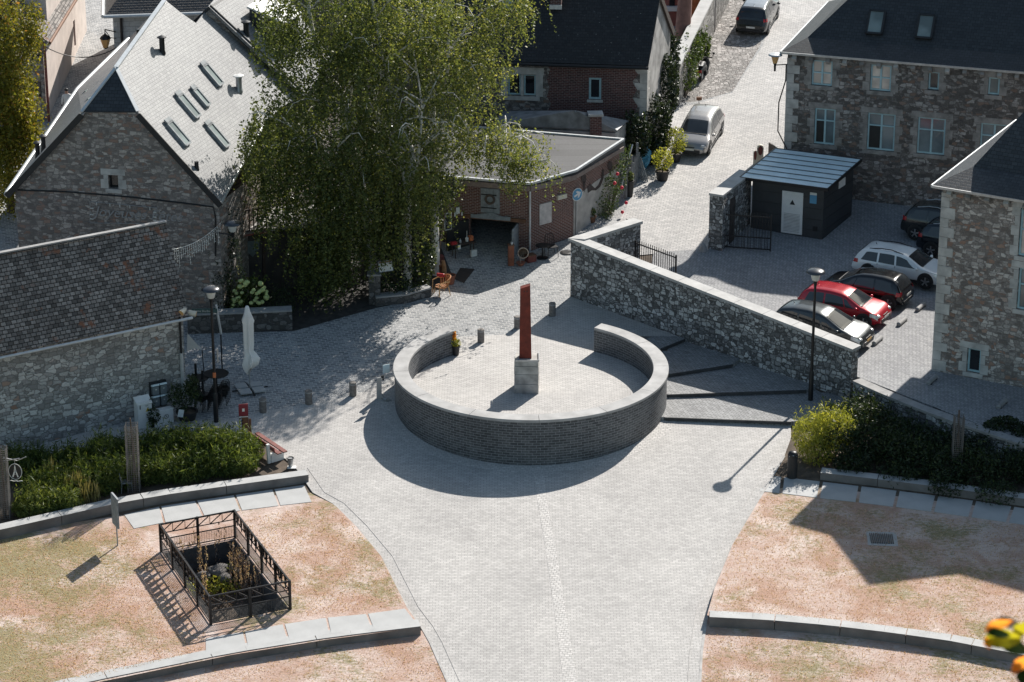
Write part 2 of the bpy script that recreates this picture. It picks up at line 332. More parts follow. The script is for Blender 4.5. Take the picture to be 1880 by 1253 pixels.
M_brownwood=plain('brown_wood',(.16,.075,.04),.7,var=.3,vscale=5)
M_redwood=plain('red_wood',(.17,.045,.035),.6,var=.3,vscale=5)
M_darkwood=plain('dark_wood',(.045,.03,.024),.7,var=.3,vscale=5)
M_terra=plain('terracotta',(.30,.115,.07),.8,var=.25)
M_red=plain('red_paint',(.40,.015,.02),.45,var=.1)
M_wine=plain('wine_sign',(.19,.015,.03),.45,var=.15)
M_blue=plain('blue_sign',(.09,.30,.48),.4,var=.05)
M_bluep=plain('blue_plastic',(.10,.35,.55),.4,var=.15)
M_cloth=plain('canvas',(.72,.71,.69),.85,var=.06,bump=.1)
M_paper=plain('paper',(.70,.70,.66),.8,var=.12,vscale=9)
M_wicker=plain('wicker',(.42,.17,.055),.6,var=.35,vscale=14,bump=.5)
M_orange=plain('orange_timber',(.55,.16,.06),.7,var=.3)
M_yel=plain('yellow_label',(.62,.42,.03),.5,var=.05)
M_bark=plain('birch_bark',(.62,.59,.54),.8,var=.45,vscale=2.5,bump=.4)
M_bark2=plain('bark',(.10,.075,.06),.9,var=.35,vscale=5,bump=.6)
M_pinkbark=plain('pink_bark',(.22,.12,.10),.9,var=.3,vscale=3,bump=.6)
def glassm(name,col,rough=.06):
    t=NT(name); return t.bsdf(t.mix(t.ramp(t.noise(t.obj(),.7,3),[(.4,0.),(.6,1.)]),col,tuple(x*1.7+.004 for x in col)),rough,**{'Specular IOR Level':.7})
M_glass=glassm('window_glass',(.012,.014,.017)); M_glassl=glassm('curtained_glass',(.11,.14,.15),.1); M_glassw=glassm('bright_window',(.50,.43,.38),.15)
M_skyl=glassm('skylight_glass',(.13,.16,.155),.1); M_lampg=plain('lamp_glass',(.62,.62,.58),.2,var=.05); M_amber=plain('amber_glass',(.62,.36,.14),.3,var=.1)
# ---------------------------------------------------------------- ground, street, square, car park
def struct(name,mb,m): return tag(mb.build(name,m),kind='structure')
EPS=.006
# lawn planes: the lawns lie a little flatter than the square
def plane3(a,b,c0):
    n=(b-a).cross(c0-a).normalized(); return a,(n if n.z>0 else -n)
LLo,LLn=plane3(G(246,970),G(576,921),G(380,1190,.3))
def LL(px,py,up=0.): p=PL(px,py,LLo+Vector((0,0,up)),LLn); return p
def LLz(x,y): return LLo.z-((x-LLo.x)*LLn.x+(y-LLo.y)*LLn.y)/LLn.z
LRo,LRn=plane3(G(1405,905),G(1880,962),G(1400,1132,.34))
def LR(px,py,up=0.): return PL(px,py,LRo+Vector((0,0,up)),LRn)
def LRz(x,y): return LRo.z-((x-LRo.x)*LRn.x+(y-LRo.y)*LRn.y)/LRn.z
# the fenced pit on the left lawn: corners (back-left, back-right, front-right, front-left)
PIT=[LL(296,1014),LL(432,988),LL(533,1119),LL(387,1148)]
def inset(poly,d):
    cx=sum(p.x for p in poly)/len(poly); cy=sum(p.y for p in poly)/len(poly)
    return [Vector((p.x+(cx-p.x)*d,p.y+(cy-p.y)*d,p.z)) for p in poly]
PITH=inset(PIT,.05)
gp=lambda x,y,d=0.: Vector((x,y,gz(y)-.03+d))
mb=MB(); mb.sheet([gp(-160,-60),gp(160,-60),gp(160,400),gp(-160,400)],[[gp(p.x,p.y) for p in PITH],[(lambda q:gp(q.x,q.y))(P(x,y,-.2)) for x,y in ((1225,640),(1255,628),(1300,625),(1380,650),(1500,708),(1560,738),(1490,764),(1226,758),(1229,690))]])
struct('ground',mb,M_soil)
mb=MB(); mb.sheet([G(-400,760),G(-400,-250),G(2300,-250),G(2300,420),G(1330,452),G(1160,470),G(1047,545),G(1014,586),G(883,636),G(648,734),G(475,764),G(330,792)])
struct('street',mb,M_cobble)
mb=MB(); mb.sheet([G(1075,540,EPS),G(1120,440,EPS),G(1160,360,EPS),G(1205,310,EPS),G(1240,200,EPS),G(1290,188,EPS),G(1345,170,EPS),G(1400,85,EPS),G(1440,-60,EPS),G(1560,-60,EPS),G(1440,300,EPS),G(1330,455,EPS),G(1160,470,EPS)])
struct('lane',mb,M_lane)
mb=MB(); mb.sheet([G(1225,190,EPS),G(1283,186,EPS),G(1345,168,EPS),G(1395,85,EPS),G(1440,-60,EPS),G(1330,-60,EPS),G(1290,90,EPS)])
struct('cobbled_verge',mb,M_rough)
PLAZA=[(-300,880),(-300,840),(330,772),(400,774),(475,757),(567,742),(648,727),(720,700),(800,650),(883,629),(950,605),(1014,580),(1050,543),(1276,617),(1214,639),(1190,650),(1215,700),(1219,772),(1452,780),(1452,805),(1440,838),(1402,903),(1345,1000),(1312,1080),(1298,1130),(1288,1200),(1283,1300),(842,1300),(822,1253),(790,1180),(773,1150),(747,1116),(700,1022),(655,968),(612,925),(576,905),(545,860),(485,812),(430,805),(230,838),(0,886)]
mb=MB(); mb.sheet([G(x,y,EPS*2) for x,y in PLAZA]); struct('square',mb,M_paver)
# drain of setts and the ring of setts round the wall
mb=MB(); mb.sheet([G(x,y,EPS*3) for x,y in ((976,846),(997,846),(1003,915),(1021,1010),(1040,1130),(1068,1300),(1040,1300),(1019,1130),(1002,1010),(986,915))])
N=72; ri,ro=5.5,6.15
for i in range(N):
    a0,a1=R(140+280*i/N),R(140+280*(i+1)/N); q=[]
    for r,a in ((ri,a0),(ro,a0),(ro,a1),(ri,a1)): x,y=r*math.cos(a),r*math.sin(a); q.append(Vector((x,y,gz(y)+EPS*2.6)))
    if math.sin((a0+a1)/2)<.35: mb.quad(*q)
struct('drain_setts',mb,M_setts)
# kerb of flat stones along both edges of the square
mb=MB()
for line in ([(545,860),(576,905),(612,925),(655,968),(700,1022),(747,1116),(773,1150),(790,1180),(822,1253),(842,1300)],[(1440,838),(1402,903),(1345,1000),(1312,1080),(1298,1130),(1288,1200),(1283,1300)]):
    pts=[G(x,y) for x,y in line]
    for d,z0 in ((0.,.0),(.42*(-1 if line[0][0]>1000 else 1)  ,0.)):
        for a,b in zip(pts,pts[1:]):
            o=Vector((d,0,.012)); mb.bar(a+o,b+o,.09 if d==0 else .025,.024)
struct('kerb_stones',mb,plain('kerb_line',(.40,.385,.37),.85,var=.2))
# platform inside the ring, level
mb=MB(); pts=[]
for i in range(64):
    a=R(128.5+289*i/63); pts.append((5.3*math.cos(a),5.3*math.sin(a)))
pts+= [(4.6,5.2),(5.5,6.3),(4.2,6.6),(0,6.4),(-3.2,5.9),(-4.2,4.6)]
mb.prism(pts,-.9,.012); struct('platform',mb,M_paver)
# the broad steps down to the right
t=thing('terrace_steps',G(1350,700),'four broad paved steps with dark risers beside the round wall','steps')
TR=[(0.012,[(1080,600),(1110,560),(1300,615),(1275,617),(1213,640),(1150,660)]),
    (-.13,[(1130,640),(1213,632),(1275,612),(1385,640),(1345,669),(1228,687),(1140,690)]),
    (-.27,[(1130,680),(1228,680),(1345,660),(1520,700),(1480,716),(1225,724),(1140,725)]),
    (-.42,[(1130,718),(1225,716),(1480,708),(1600,740),(1490,772),(1452,774),(1221,766),(1140,764)])]
for i,(z,poly) in enumerate(TR):
    mb=MB(t.location); mb.prism([P(x,y,z) for x,y in poly],-1.4,z); mb.build('tread',M_step,t)
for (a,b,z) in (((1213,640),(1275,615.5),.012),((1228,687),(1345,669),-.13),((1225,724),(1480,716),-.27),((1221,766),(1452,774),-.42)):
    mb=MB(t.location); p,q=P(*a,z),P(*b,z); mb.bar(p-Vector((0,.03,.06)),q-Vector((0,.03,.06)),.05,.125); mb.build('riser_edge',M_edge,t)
# car park
LOTZ=[(1047,500),(1160,470),(1330,455),(1380,420),(1560,330)]
lot=[(1.9,10.4),(6.,11.4)]
mb=MB(); pl=[P(1064,497,PKZ),P(1570,690,PKZ),P(1765,767,PKZ),P(1880,812,PKZ),P(2100,900,PKZ),P(2300,700,PKZ)]
pl=[Vector((p.x,p.y,PKZ)) for p in pl]
x1=pl[-1].x; pl+=[Vector((x1,11.33,PKZ)),Vector((pl[0].x+.2,11.33,PKZ))]
mb.prism(pl,-2.,PKZ); 
mb.sheet([Vector((pl[0].x+3.,11.33,PKZ+.004)),Vector((x1,11.33,PKZ+.004)),Vector((x1,40,gz(40)+EPS*2)),G(1500,330,EPS*2),G(1395,372,EPS*2),G(1330,455,EPS*2),G(1200,464,EPS*2)])
struct('car_park',mb,M_lot)
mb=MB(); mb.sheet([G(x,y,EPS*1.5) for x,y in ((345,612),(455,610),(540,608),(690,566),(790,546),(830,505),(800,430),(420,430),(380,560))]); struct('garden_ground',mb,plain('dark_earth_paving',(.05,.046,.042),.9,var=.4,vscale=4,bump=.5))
# lawns and beds
mb=MB(); hole=[Vector((p.x,p.y,LLz(p.x,p.y)+EPS)) for p in PITH]
outer=[LL(-200,1010),LL(0,988),LL(102,965),LL(228,945),LL(246,930),LL(576,905),LL(612,925),LL(655,968),LL(700,1022),LL(747,1116),LL(773,1152),LL(600,1175),LL(425,1203),LL(157,1258),LL(-200,1340)]
mb.sheet([p+Vector((0,0,EPS)) for p in outer],[hole])
mb.sheet([G(x,y,EPS) for x,y in ((-200,1350),(157,1258),(425,1203),(600,1178),(775,1158),(790,1180),(822,1253),(842,1300),(860,1400),(-200,1450))])
rout=[(1402,905),(1345,1000),(1312,1080),(1298,1130),(1400,1140),(1600,1158),(1880,1200),(2200,1250),(2200,960),(1880,930),(1500,880)]
mb.sheet([LR(x,y,EPS) for x,y in rout])
mb.sheet([G(x,y,EPS) for x,y in ((1298,1128),(1288,1200),(1283,1300),(1283,1400),(2300,1400),(2300,1250),(1880,1200),(1600,1150))])
struct('lawn',mb,M_lawn)
# the pit itself
mb=MB(); zb=-1.0; pit=[Vector((p.x,p.y,LLz(p.x,p.y)+EPS)) for p in PITH]
for i in range(4):
    a,b=pit[i],pit[(i+1)%4]; mb.quad(a,b,b+Vector((0,0,zb)),a+Vector((0,0,zb)))
struct('pit_wall',mb,M_pit)
mb=MB(); mb.sheet([p+Vector((0,0,zb)) for p in inset(pit,-.02)]); struct('pit_floor',mb,M_soil)
def polyline_blocks(name,pts,nseg,width,h0,h1,mat,label,cat,group=None,part='concrete_block'):
    """bench wall: pts are the front top edge; blocks laid end to end with open joints"""
    pts=[Vector(p) for p in pts]; L=[0.]
    for a,b in zip(pts,pts[1:]): L.append(L[-1]+(b-a).length)
    def at(s):
        for i in range(len(pts)-1):
            if s<=L[i+1] or i==len(pts)-2: return pts[i].lerp(pts[i+1],(s-L[i])/(L[i+1]-L[i]))
    t=thing(name,at(L[-1]/2)-Vector((0,0,h0)),label,cat,group); g=.012
    for k in range(nseg):
        s0,s1=L[-1]*k/nseg+g,L[-1]*(k+1)/nseg-g; m=MB(t.location); sub=3
        for j in range(sub):
            a,b=at(s0+(s1-s0)*j/sub),at(s0+(s1-s0)*(j+1)/sub); d=(b-a); n=Vector((-d.y,d.x,0)).normalized()
            if n.y<0: n=-n
            n*=width
            m.add([a,b,b+n,a+n,a-Vector((0,0,h0)),b-Vector((0,0,h0)),b+n-Vector((0,0,h0)),a+n-Vector((0,0,h0))],[[0,1,2,3],[4,5,1,0],[5,6,2,1],[6,7,3,2],[7,4,0,3]] if d.x>0 else [[3,2,1,0],[0,1,5,4],[1,2,6,5],[2,3,7,6],[3,0,4,7]])
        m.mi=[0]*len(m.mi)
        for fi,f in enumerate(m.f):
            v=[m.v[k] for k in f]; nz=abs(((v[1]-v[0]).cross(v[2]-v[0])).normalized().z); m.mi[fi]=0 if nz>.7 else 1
        m.build(part,[mat,M_concshade],t)
    return t
BG='low concrete bench walls across the lawns'
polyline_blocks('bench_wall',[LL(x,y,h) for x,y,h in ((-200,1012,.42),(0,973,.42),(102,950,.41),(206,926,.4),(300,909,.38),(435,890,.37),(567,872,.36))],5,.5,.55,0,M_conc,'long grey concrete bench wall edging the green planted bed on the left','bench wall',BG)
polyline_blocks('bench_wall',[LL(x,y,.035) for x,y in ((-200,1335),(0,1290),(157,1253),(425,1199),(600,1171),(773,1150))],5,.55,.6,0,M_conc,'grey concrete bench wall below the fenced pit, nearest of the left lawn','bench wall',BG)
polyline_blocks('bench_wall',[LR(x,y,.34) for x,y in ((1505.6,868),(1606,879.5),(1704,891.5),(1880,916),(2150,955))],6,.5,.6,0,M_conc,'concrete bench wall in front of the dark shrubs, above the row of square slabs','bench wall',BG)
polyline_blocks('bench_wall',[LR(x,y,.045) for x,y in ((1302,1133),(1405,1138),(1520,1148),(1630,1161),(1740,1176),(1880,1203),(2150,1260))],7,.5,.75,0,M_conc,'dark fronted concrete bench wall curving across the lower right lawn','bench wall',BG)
# stepping slabs
def slabs(quads,pl,label,grp):
    for i,q in enumerate(quads):
        pts=[pl(x,y,.022) for x,y in q]; o=sum(pts,Vector())/4; m=MB(o); m.slab(pts,(0,0,1),.12)
        tag(m.build('path_slab',M_slab),label,'slab',grp)
tp=[(228,945),(296,930),(362,919.5),(433,909),(504,898.5),(562,890)]; bt=[(246,970.5),(304,959),(376,948),(444.5,937),(515,928),(576,921)]
slabs([[tp[i],(tp[i+1][0]-4,tp[i+1][1]+.6),(bt[i+1][0]-4,bt[i+1][1]+.6),bt[i]] for i in range(5)],LL,'large pale paving slab in the row below the planted bed, left lawn','slabs under the left bench wall')
tp=[(378,1172),(450,1160),(523,1146),(602,1134),(676,1127),(747,1117)]; bt=[(378,1203),(456,1190),(532,1175.5),(608,1162.5),(686,1153),(768,1143.5)]
slabs([[tp[i],(tp[i+1][0]-4,tp[i+1][1]+.6),(bt[i+1][0]-4,bt[i+1][1]+.6),bt[i]] for i in range(5)],LL,'large pale paving slab in the row between the fenced pit and bench wall','slabs below the fenced pit')
f=lambda x,y:(1420+x/4.087,720+y/4.087)
tp=[f(-65,618),f(82,640),f(372,672),f(662,707),f(948,744),f(1238,780),f(1522,818),f(1808,862),f(2100,905)]; bt=[f(-105,742),f(68,760),f(350,795),f(640,828),f(920,862),f(1206,898),f(1486,938),f(1768,978),f(2055,1020)]
slabs([[tp[i],(tp[i+1][0]-6,tp[i+1][1]-.7),(bt[i+1][0]-6,bt[i+1][1]-.7),bt[i]] for i in range(8)],LR,'large pale paving slab in the row along the right hand bench wall','slabs along the right bench wall')
# drain grate in the right lawn
o=LR(1621,990); g_=thing('drain_grate',o,'square metal drain grate set in the shaded lawn','drain grate'); m=MB(o)
q=[LR(x,y,.02) for x,y in ((1596,980),(1640,982),(1643,999),(1600,998))]
m.slab([LR(x,y,.015) for x,y in ((1590,976),(1645,978),(1649,1003),(1594,1001))],(0,0,1),.1); m.build('concrete_frame',M_slab,g_)
m=MB(o)
for i in range(13):
    u=(i+.2)/13; a=q[0].lerp(q[1],u); b=q[3].lerp(q[2],u); m.bar(a+Vector((0,0,.02)),b+Vector((0,0,.02)),.035,.03)
m.build('grating',plain('cast_iron',(.07,.07,.07),.5,.4),g_)
# glass plates in the paving
for xy in ([(1041,584),(1075,568),(1102,577),(1070,594)],[(1073,595.5),(1105,578.5),(1130,589),(1100,606)]):
    pts=[P(x,y,.03) for x,y in xy]; m=MB(sum(pts,Vector())/4); m.slab(pts,(0,0,1),.05)
    tag(m.build('floor_plate',M_glassplate),'pale blue glass plate let into the dark paving by the round wall','floor plate','pair of glass floor plates')
# ---------------------------------------------------------------- the round wall and the sculpture
t=thing('round_wall',(0,0,0),'low ring of dark brick with pale flat coping, open at the back','wall')
mb=MB(); A0,A1=128.5,417.5; n=150; ro,ri=5.56,5.02
def ringrow(r,zf,zt,flip):
    for i in range(n):
        a,b=R(A0+(A1-A0)*i/n),R(A0+(A1-A0)*(i+1)/n)
        p,q=(r*math.cos(a),r*math.sin(a)),(r*math.cos(b),r*math.sin(b)); z0,z1=zf(p),zf(q)
        vs=[(*p,z0),(*q,z1),(*q,zt),(*p,zt)]; uv=[(r*a,z0),(r*b,z1),(r*b,zt),(r*a,zt)]
        if flip: vs,uv=vs[::-1],uv[::-1]
        mb.add(vs,[[0,1,2,3]],[uv])
ringrow(ro,lambda p:gz(p[1])-.15,1.0,False); ringrow(ri,lambda p:-.3,1.0,True)
for aa,s in ((A0,1),(A1,-1)):
    a=R(aa); d=Vector((math.cos(a),math.sin(a),0)); p,q=d*ri,d*ro; v=[Vector((p.x,p.y,-.3)),Vector((q.x,q.y,-.3)),Vector((q.x,q.y,1.)),Vector((p.x,p.y,1.))]
    mb.quad(*(v if s>0 else v[::-1]))
mb.build('brick_ring',M_ring,t)
ns=10
for k in range(ns):
    mb=MB(); s0,s1=A0+(A1-A0)*k/ns+.09,A0+(A1-A0)*(k+1)/ns-.09; m=14; ring=[]
    for i in range(m+1):
        a=R(s0+(s1-s0)*i/m); cs,sn=math.cos(a),math.sin(a)
        ring.append([(r*cs,r*sn,z) for r,z in ((5.0,1.003),(5.0,1.095),(5.012,1.105),(5.608,1.105),(5.62,1.095),(5.62,1.003))])
    vs=[p for r in ring for p in r]; fs=[[i*6+j,i*6+(j+1)%6,(i+1)*6+(j+1)%6,(i+1)*6+j] for i in range(m) for j in range(6)]
    fs+= [[5,4,3,2,1,0],[m*6+j for j in range(6)]]
    mb.add(vs,fs); mb.build('coping_stone',M_copr,t)
# pedestal and blade
pc=P(945,724,0.); pd=P(989.6,723.6,0.)
w_=(pd-pc).length; o=Vector(((pc.x+pd.x)/2,(pc.y+pd.y)/2+w_/2,.012))
t=thing('sculpture',o,'tall rust red steel blade standing on a grey stone pedestal','sculpture')
z=.0
for i,h in enumerate((.42,.42,.36,.22)):
    mb=MB(); mb.box(0,0,z,w_-(.012 if i%2 else 0),w_-(.012 if i%2 else 0),h-.012,rot=R(-3)); mb.build('pedestal_block',M_ped,t,bevel=.012); z+=h
mb=MB()
for s in (-1,1):
    mb.bar((s*w_*.49,-w_*.49,z+.03),(s*w_*.49,w_*.49,z+.03),.025,.07)
mb.bar((-w_*.49,-w_*.49,z+.03),(w_*.49,-w_*.49,z+.03),.025,.07); mb.build('tray_rim',M_steel,t)
mb=MB(); H=3.15; bx=-.06; wb,wt=.25,.21; dt=.16
vs=[(bx-wb,-.17,z),(bx+wb,-.17,z),(bx+wb,.20,z),(bx-wb,.20,z),(bx-wt-.005,-.10,z+H-.14),(bx+wt-.02,-.10,z+H),(bx+wt-.02,.14,z+H+.02),(bx-wt-.005,.14,z+H-.10)]
mb.add(vs,[[3,2,1,0],[4,5,6,7],[0,1,5,4],[1,2,6,5],[2,3,7,6],[3,0,4,7]]); mb.build('steel_blade',M_rust,t,bevel=.008)
for dx in (-.05,.06): mb=MB(); mb.box(bx+dx,-.106,z+H-.28,.035,.006,.06); mb.build('slot',M_dark,t)
# bollards
BG='short round stone bollards along the edge of the square'
BL=[(483,757,'bollard in tree shade beside the red sign totem, leftmost of the row'),(567,742,'short grey stone bollard between the totem and the metal post'),(648,727,'short brownish stone bollard nearest to the steel post by the round wall'),
 (883,629,'grey bollard inside the open back of the round wall, beside the flower pot'),(950,605,'stone bollard half hidden behind the rust red blade'),(1014,580,'dark bollard in shade near the glass floor plates')]
b0=None
for x,y,l in BL:
    p=P(x,y,.0) if 800<x<960 else G(x,y)
    if b0 is None:
        b0=thing('bollard',p,l,'bollard',BG); m=MB(); m.lathe([(.148,-.1),(.148,.585),(.135,.6),(.0001,.605)],18); m.build('shaft',M_boll,b0,smooth=40); m=MB(); m.lathe([(.1485,.50),(.151,.51),(.151,.55),(.1485,.56)],18,caps=False); m.build('band',M_kerbm,b0,smooth=40)
    else: dup(b0,p,0,l)
# ---------------------------------------------------------------- buildings
def xy(p): return Vector((p[0],p[1],0))
def wdir(a,b): d=xy(b)-xy(a); L=d.length; d/=L; return d,Vector((d.y,-d.x,0)),L
def hp(a,b,x0,y0,x1,y1):
    d,_,_=wdir(a,b); xm,ym=(x0+x1)/2,(y0+y1)/2
    s=lambda p:(xy(p)-xy(a)).dot(d)
    return (s(W(x0,ym,a,b)),s(W(x1,ym,a,b)),W(xm,y1,a,b).z,W(xm,y0,a,b).z)
def wallp(mb,a,b,poly,holes=(),depth=.2):
    """wall face a->b (left to right seen from outside); poly and holes in (along, height)"""
    d,n,_=wdir(a,b); a0=xy(a); p3=lambda s,z:a0+d*s+Vector((0,0,z))
    hs=[[(h[0],h[2]),(h[1],h[2]),(h[1],h[3]),(h[0],h[3])] for h in holes]
    loops=[[Vector((s,z,0)) for s,z in l] for l in [poly]+hs]; flat=[q for l in loops for q in l]; fs=[]
    for t in tessellate_polygon(loops):
        q=[flat[i] for i in t]; aa=(q[1]-q[0]).cross(q[2]-q[0]).z; fs.append(list(t) if aa>0 else list(t)[::-1])
    mb.add([p3(q.x,q.y) for q in flat],fs)
    for h in hs:
        for i in range(4):
            u,v=p3(*h[i]),p3(*h[(i+1)%4]); mb.quad(v,u,u-n*depth,v-n*depth)
    return mb
def win(par,a,b,h,fm,gm,cols=2,rows=(),depth=.16,fw=.07,sill=None,surround=None,name='window',arch=False,label=None):
    """frame, glazing bars and pane in hole h; optional stone sill / surround"""
    d,n,_=wdir(a,b); a0=xy(a); o=par.location; p3=lambda s,z,k=0.:a0+d*s+Vector((0,0,z))-n*k
    s0,s1,z0,z1=h; e=.004; m=MB(o); B=lambda p,q,w_,t_: m.bar(p,q,w_,t_,up=n)
    k=depth-.03
    for s in (s0+fw/2+e,s1-fw/2-e): B(p3(s,z0+e,k),p3(s,z1-e,k),fw,.06)
    for z in (z0+fw/2+e,z1-fw/2-e): B(p3(s0+fw+e,z,k),p3(s1-fw-e,z,k),fw,.055)
    for i in range(1,cols): s=s0+(s1-s0)*i/cols; B(p3(s,z0+fw,k-.006),p3(s,z1-fw,k-.006),fw*1.15,.07)
    for r in rows: z=z0+(z1-z0)*r; B(p3(s0+fw,z,k-.003),p3(s1-fw,z,k-.003),fw*.8,.05)
    if arch:
        pass
    f=m.build(name,fm,par,label=label); m=MB(o); kk=depth-.01
    m.quad(p3(s0+e,z0+e,kk),p3(s1-e,z0+e,kk),p3(s1-e,z1-e,kk),p3(s0+e,z1-e,kk)); g=m.build('pane',gm,f)
    if sill:
        m=MB(o); m.bar(p3(s0-.08,z0-.07,-.03+.06),p3(s1+.08,z0-.07,-.03+.06),.16,.13,up=(0,0,1)); m.build('sill',sill,f)
    if surround:
        m=MB(o); t=.2; q=-.012+.05
        B2=lambda p,r,w_:m.bar(p,r,w_,.10,up=n)
        B2(p3(s0-t-.12,z1+.14,q),p3(s1+t+.12,z1+.14,q),.27)
        z=z0; i=0
        while z<z1-.05:
            hh=min(.42,z1-z); ww=(.34,.2)[i%2]
            for s,sg in ((s0,-1),(s1,1)): m.bar(p3(s+sg*(ww/2+.004),z+.008,q+(.0 if i%2 else .004)),p3(s+sg*(ww/2+.004),z+hh-.008,q+(.0 if i%2 else .004)),ww,.10,up=n)
            z+=hh; i+=1
        B2(p3(s0-.14,z0-.1,q-.02),p3(s1+.14,z0-.1,q-.02),.18); m.build('stone_surround',surround,f)
    return f
def quoins(par,c0,d1,d2,z0,z1,mat,hh=.42):
    """alternating corner blocks at corner c0; d1,d2 unit directions of the two walls away from the corner"""
    m=MB(par.location); z=z0; i=0; c0=xy(c0)
    while z<z1-.1:
        h=min(hh*(.85+.3*((i*37)%10)/10),z1-z); l1,l2=(.62,.34) if i%2 else (.36,.6); e=.02
        o=c0-(d1+d2)*e; q=[o,o+d1*l1,o+d1*l1+d2*l2,o+d2*l2]
        m.prism(q,z+.008,z+h-.008); z+=h; i+=1
    return m.build('corner_stones',mat,par)
def pipe(par,pts,r,mat,name='downpipe'):
    m=MB(par.location); m.tube(pts,r,8); return m.build(name,mat,par,smooth=50)
Z3=Vector((0,0,1))
def text3(txt,h,mat,name,par,origin,dx,up,ext=.004,slant=0.,thick=0.):
    """flat lettering: origin = left end of base line, dx = unit reading direction"""
    cu=bpy.data.curves.new(name,'FONT'); cu.body=txt; cu.size=h; cu.extrude=ext; cu.shear=slant; cu.offset=thick; cu.resolution_u=2
    tmp=bpy.data.objects.new(name,cu); COL.objects.link(tmp); dg=bpy.context.evaluated_depsgraph_get()
    me=bpy.data.meshes.new_from_object(tmp.evaluated_get(dg)); bpy.data.objects.remove(tmp); me.materials.clear(); me.materials.append(mat)
    o=bpy.data.objects.new(name,me); COL.objects.link(o); dx=Vector(dx).normalized(); up=Vector(up).normalized(); nn=dx.cross(up)
    M=Matrix((dx,up,nn)).transposed().to_4x4(); M.translation=Vector(origin)-(par.location if par else Vector()); o.matrix_local=M
    if par: o.parent=par
    return o

# ---- low slate roofed stone house, left
b=G(343,745); a=G(0,836); d,n,_=wdir(a,b); aL=xy(b)-d*17.
ze=zat(b,557); zb=-1.4; rid=W(299,414,b,xy(b)-n)   # n points towards the camera
t=thing('stone_house',Vector((b.x,b.y,b.z))-d*6,'low grey stone house at the left with an old stepped slate roof','house'); o=t.location
dep=(xy(rid)-xy(b)).dot(-n); bw=dep*2
m=MB(o); Lw=17.
wallp(m,aL,b,[(0,zb),(Lw,zb),(Lw,ze+.02),(0,ze+.02)])
c2=xy(b)-n*bw; wallp(m,b,c2,[(0,zb),(bw,zb),(bw,ze),(dep,rid.z-.12),(0,ze)]); aL2=aL-n*bw
wallp(m,c2,aL2,[(0,zb),(Lw,zb),(Lw,ze),(0,ze)]); m.build('stone_wall',M_slatehouse,t)
pit_=(rid.z-ze)/dep
def pt(s,k,z): return aL+d*s-n*k+Z3*z
ov=.3
m=MB(o); sl=Vector((0,0,0)); rn=(n*pit_+Z3).normalized()
m.slab([pt(-1,-ov,ze-ov*pit_+.12),pt(Lw+.12,-ov,ze-ov*pit_+.12),pt(Lw+.12,dep,rid.z+.12),pt(-1,dep,rid.z+.12)],rn,.1)
rn2=(-n*pit_+Z3).normalized()
m.slab([pt(-1,bw+ov,ze-ov*pit_+.12),pt(Lw+.12,bw+ov,ze-ov*pit_+.12),pt(Lw+.12,dep,rid.z+.12),pt(-1,dep,rid.z+.12)],rn2,.1)
m.build('slate_roof',M_slateold,t)
m=MB(o); m.bar(pt(-1,dep,rid.z+.15),pt(Lw+.14,dep,rid.z+.15),.20,.06); m.build('ridge_capping',M_kerbm,t)
m=MB(o); m.tube([pt(-1,-ov-.07,ze-ov*pit_+.0),pt(Lw+.25,-ov-.07,ze-ov*pit_+.0)],.065,8); m.build('gutter',M_zincl,t,smooth=60)
pp=b-d*.18+n*.09
pipe(t,[Vector((pp.x,pp.y,ze-.5)),Vector((pp.x,pp.y,ze-2.1))],.045,M_black); pipe(t,[Vector((pp.x,pp.y,ze-2.1)),Vector((pp.x,pp.y,b.z+.7))],.075,M_zincl)
def on(a_,b_,x,y,out=0.): 
    p=W(x,y,a_,b_); return p+wdir(a_,b_)[1]*out
SH=(a,b,d,n)
# two flood lamps at its corner, letter boxes, no parking discs
for i,(x,y,l) in enumerate(((333,569,'left cream flood lamp under the eave corner of the low stone house'),(349,573,'right cream flood lamp at the corner of the low stone house'))):
    p=on(a,b,x,y,.16); f_=thing('flood_lamp',p,l,'flood lamp','cream flood lamps at the corner of the low stone house'); m=MB(p); ax=(d*(1 if i else -1)*.8+n*.5-Z3*.25).normalized()
    m.tube([p-ax*.17,p-ax*.15,p+ax*.1,p+ax*.17],[.06,.10,.115,.13],12); m.build('housing',M_cream,f_,smooth=50)
    m=MB(p); m.tube([p+ax*.172,p+ax*.19],.115,12); m.build('lens',M_amber,f_); m=MB(p); m.bar(p-ax*.1,p-ax*.1-n*.17,.03,.03); m.build('bracket',M_black,f_)
p0=on(a,b,289,722,.0); t2=thing('letter_boxes',p0,'block of four grey letter boxes hung on the stone house wall','letter boxes'); m=MB(p0)
q=lambda s,z,k=.0: xy(p0)+d*s+n*k+Z3*z
m.bar(q(0,p0.z-.55,.06),q(0,p0.z+.55,.06),.72,.1,up=n); m.build('backboard',M_dark,t2)
for i in (-1,1):
    for j,zz in ((1,.04),(0,-.46)):
        m=MB(p0); m.bar(q(i*.17,p0.z+zz,.17),q(i*.17,p0.z+zz+.36,.17),.27,.2,up=n); bx=m.build('letter_box',plain('box_grey',(.20,.225,.235),.45,var=.05) if 'box_grey' not in MATS else MATS['box_grey'],t2)
        m=MB(p0); m.bar(q(i*.17,p0.z+zz+.365,.17),q(i*.17,p0.z+zz+.43,.15),.3,.24,up=n); m.build('lid',M_zinc,bx)
        m=MB(p0); m.bar(q(i*.17,p0.z+zz+.22,.275),q(i*.17,p0.z+zz+.26,.275),.06,.01,up=n); m.build('name_plate',M_paper,bx)
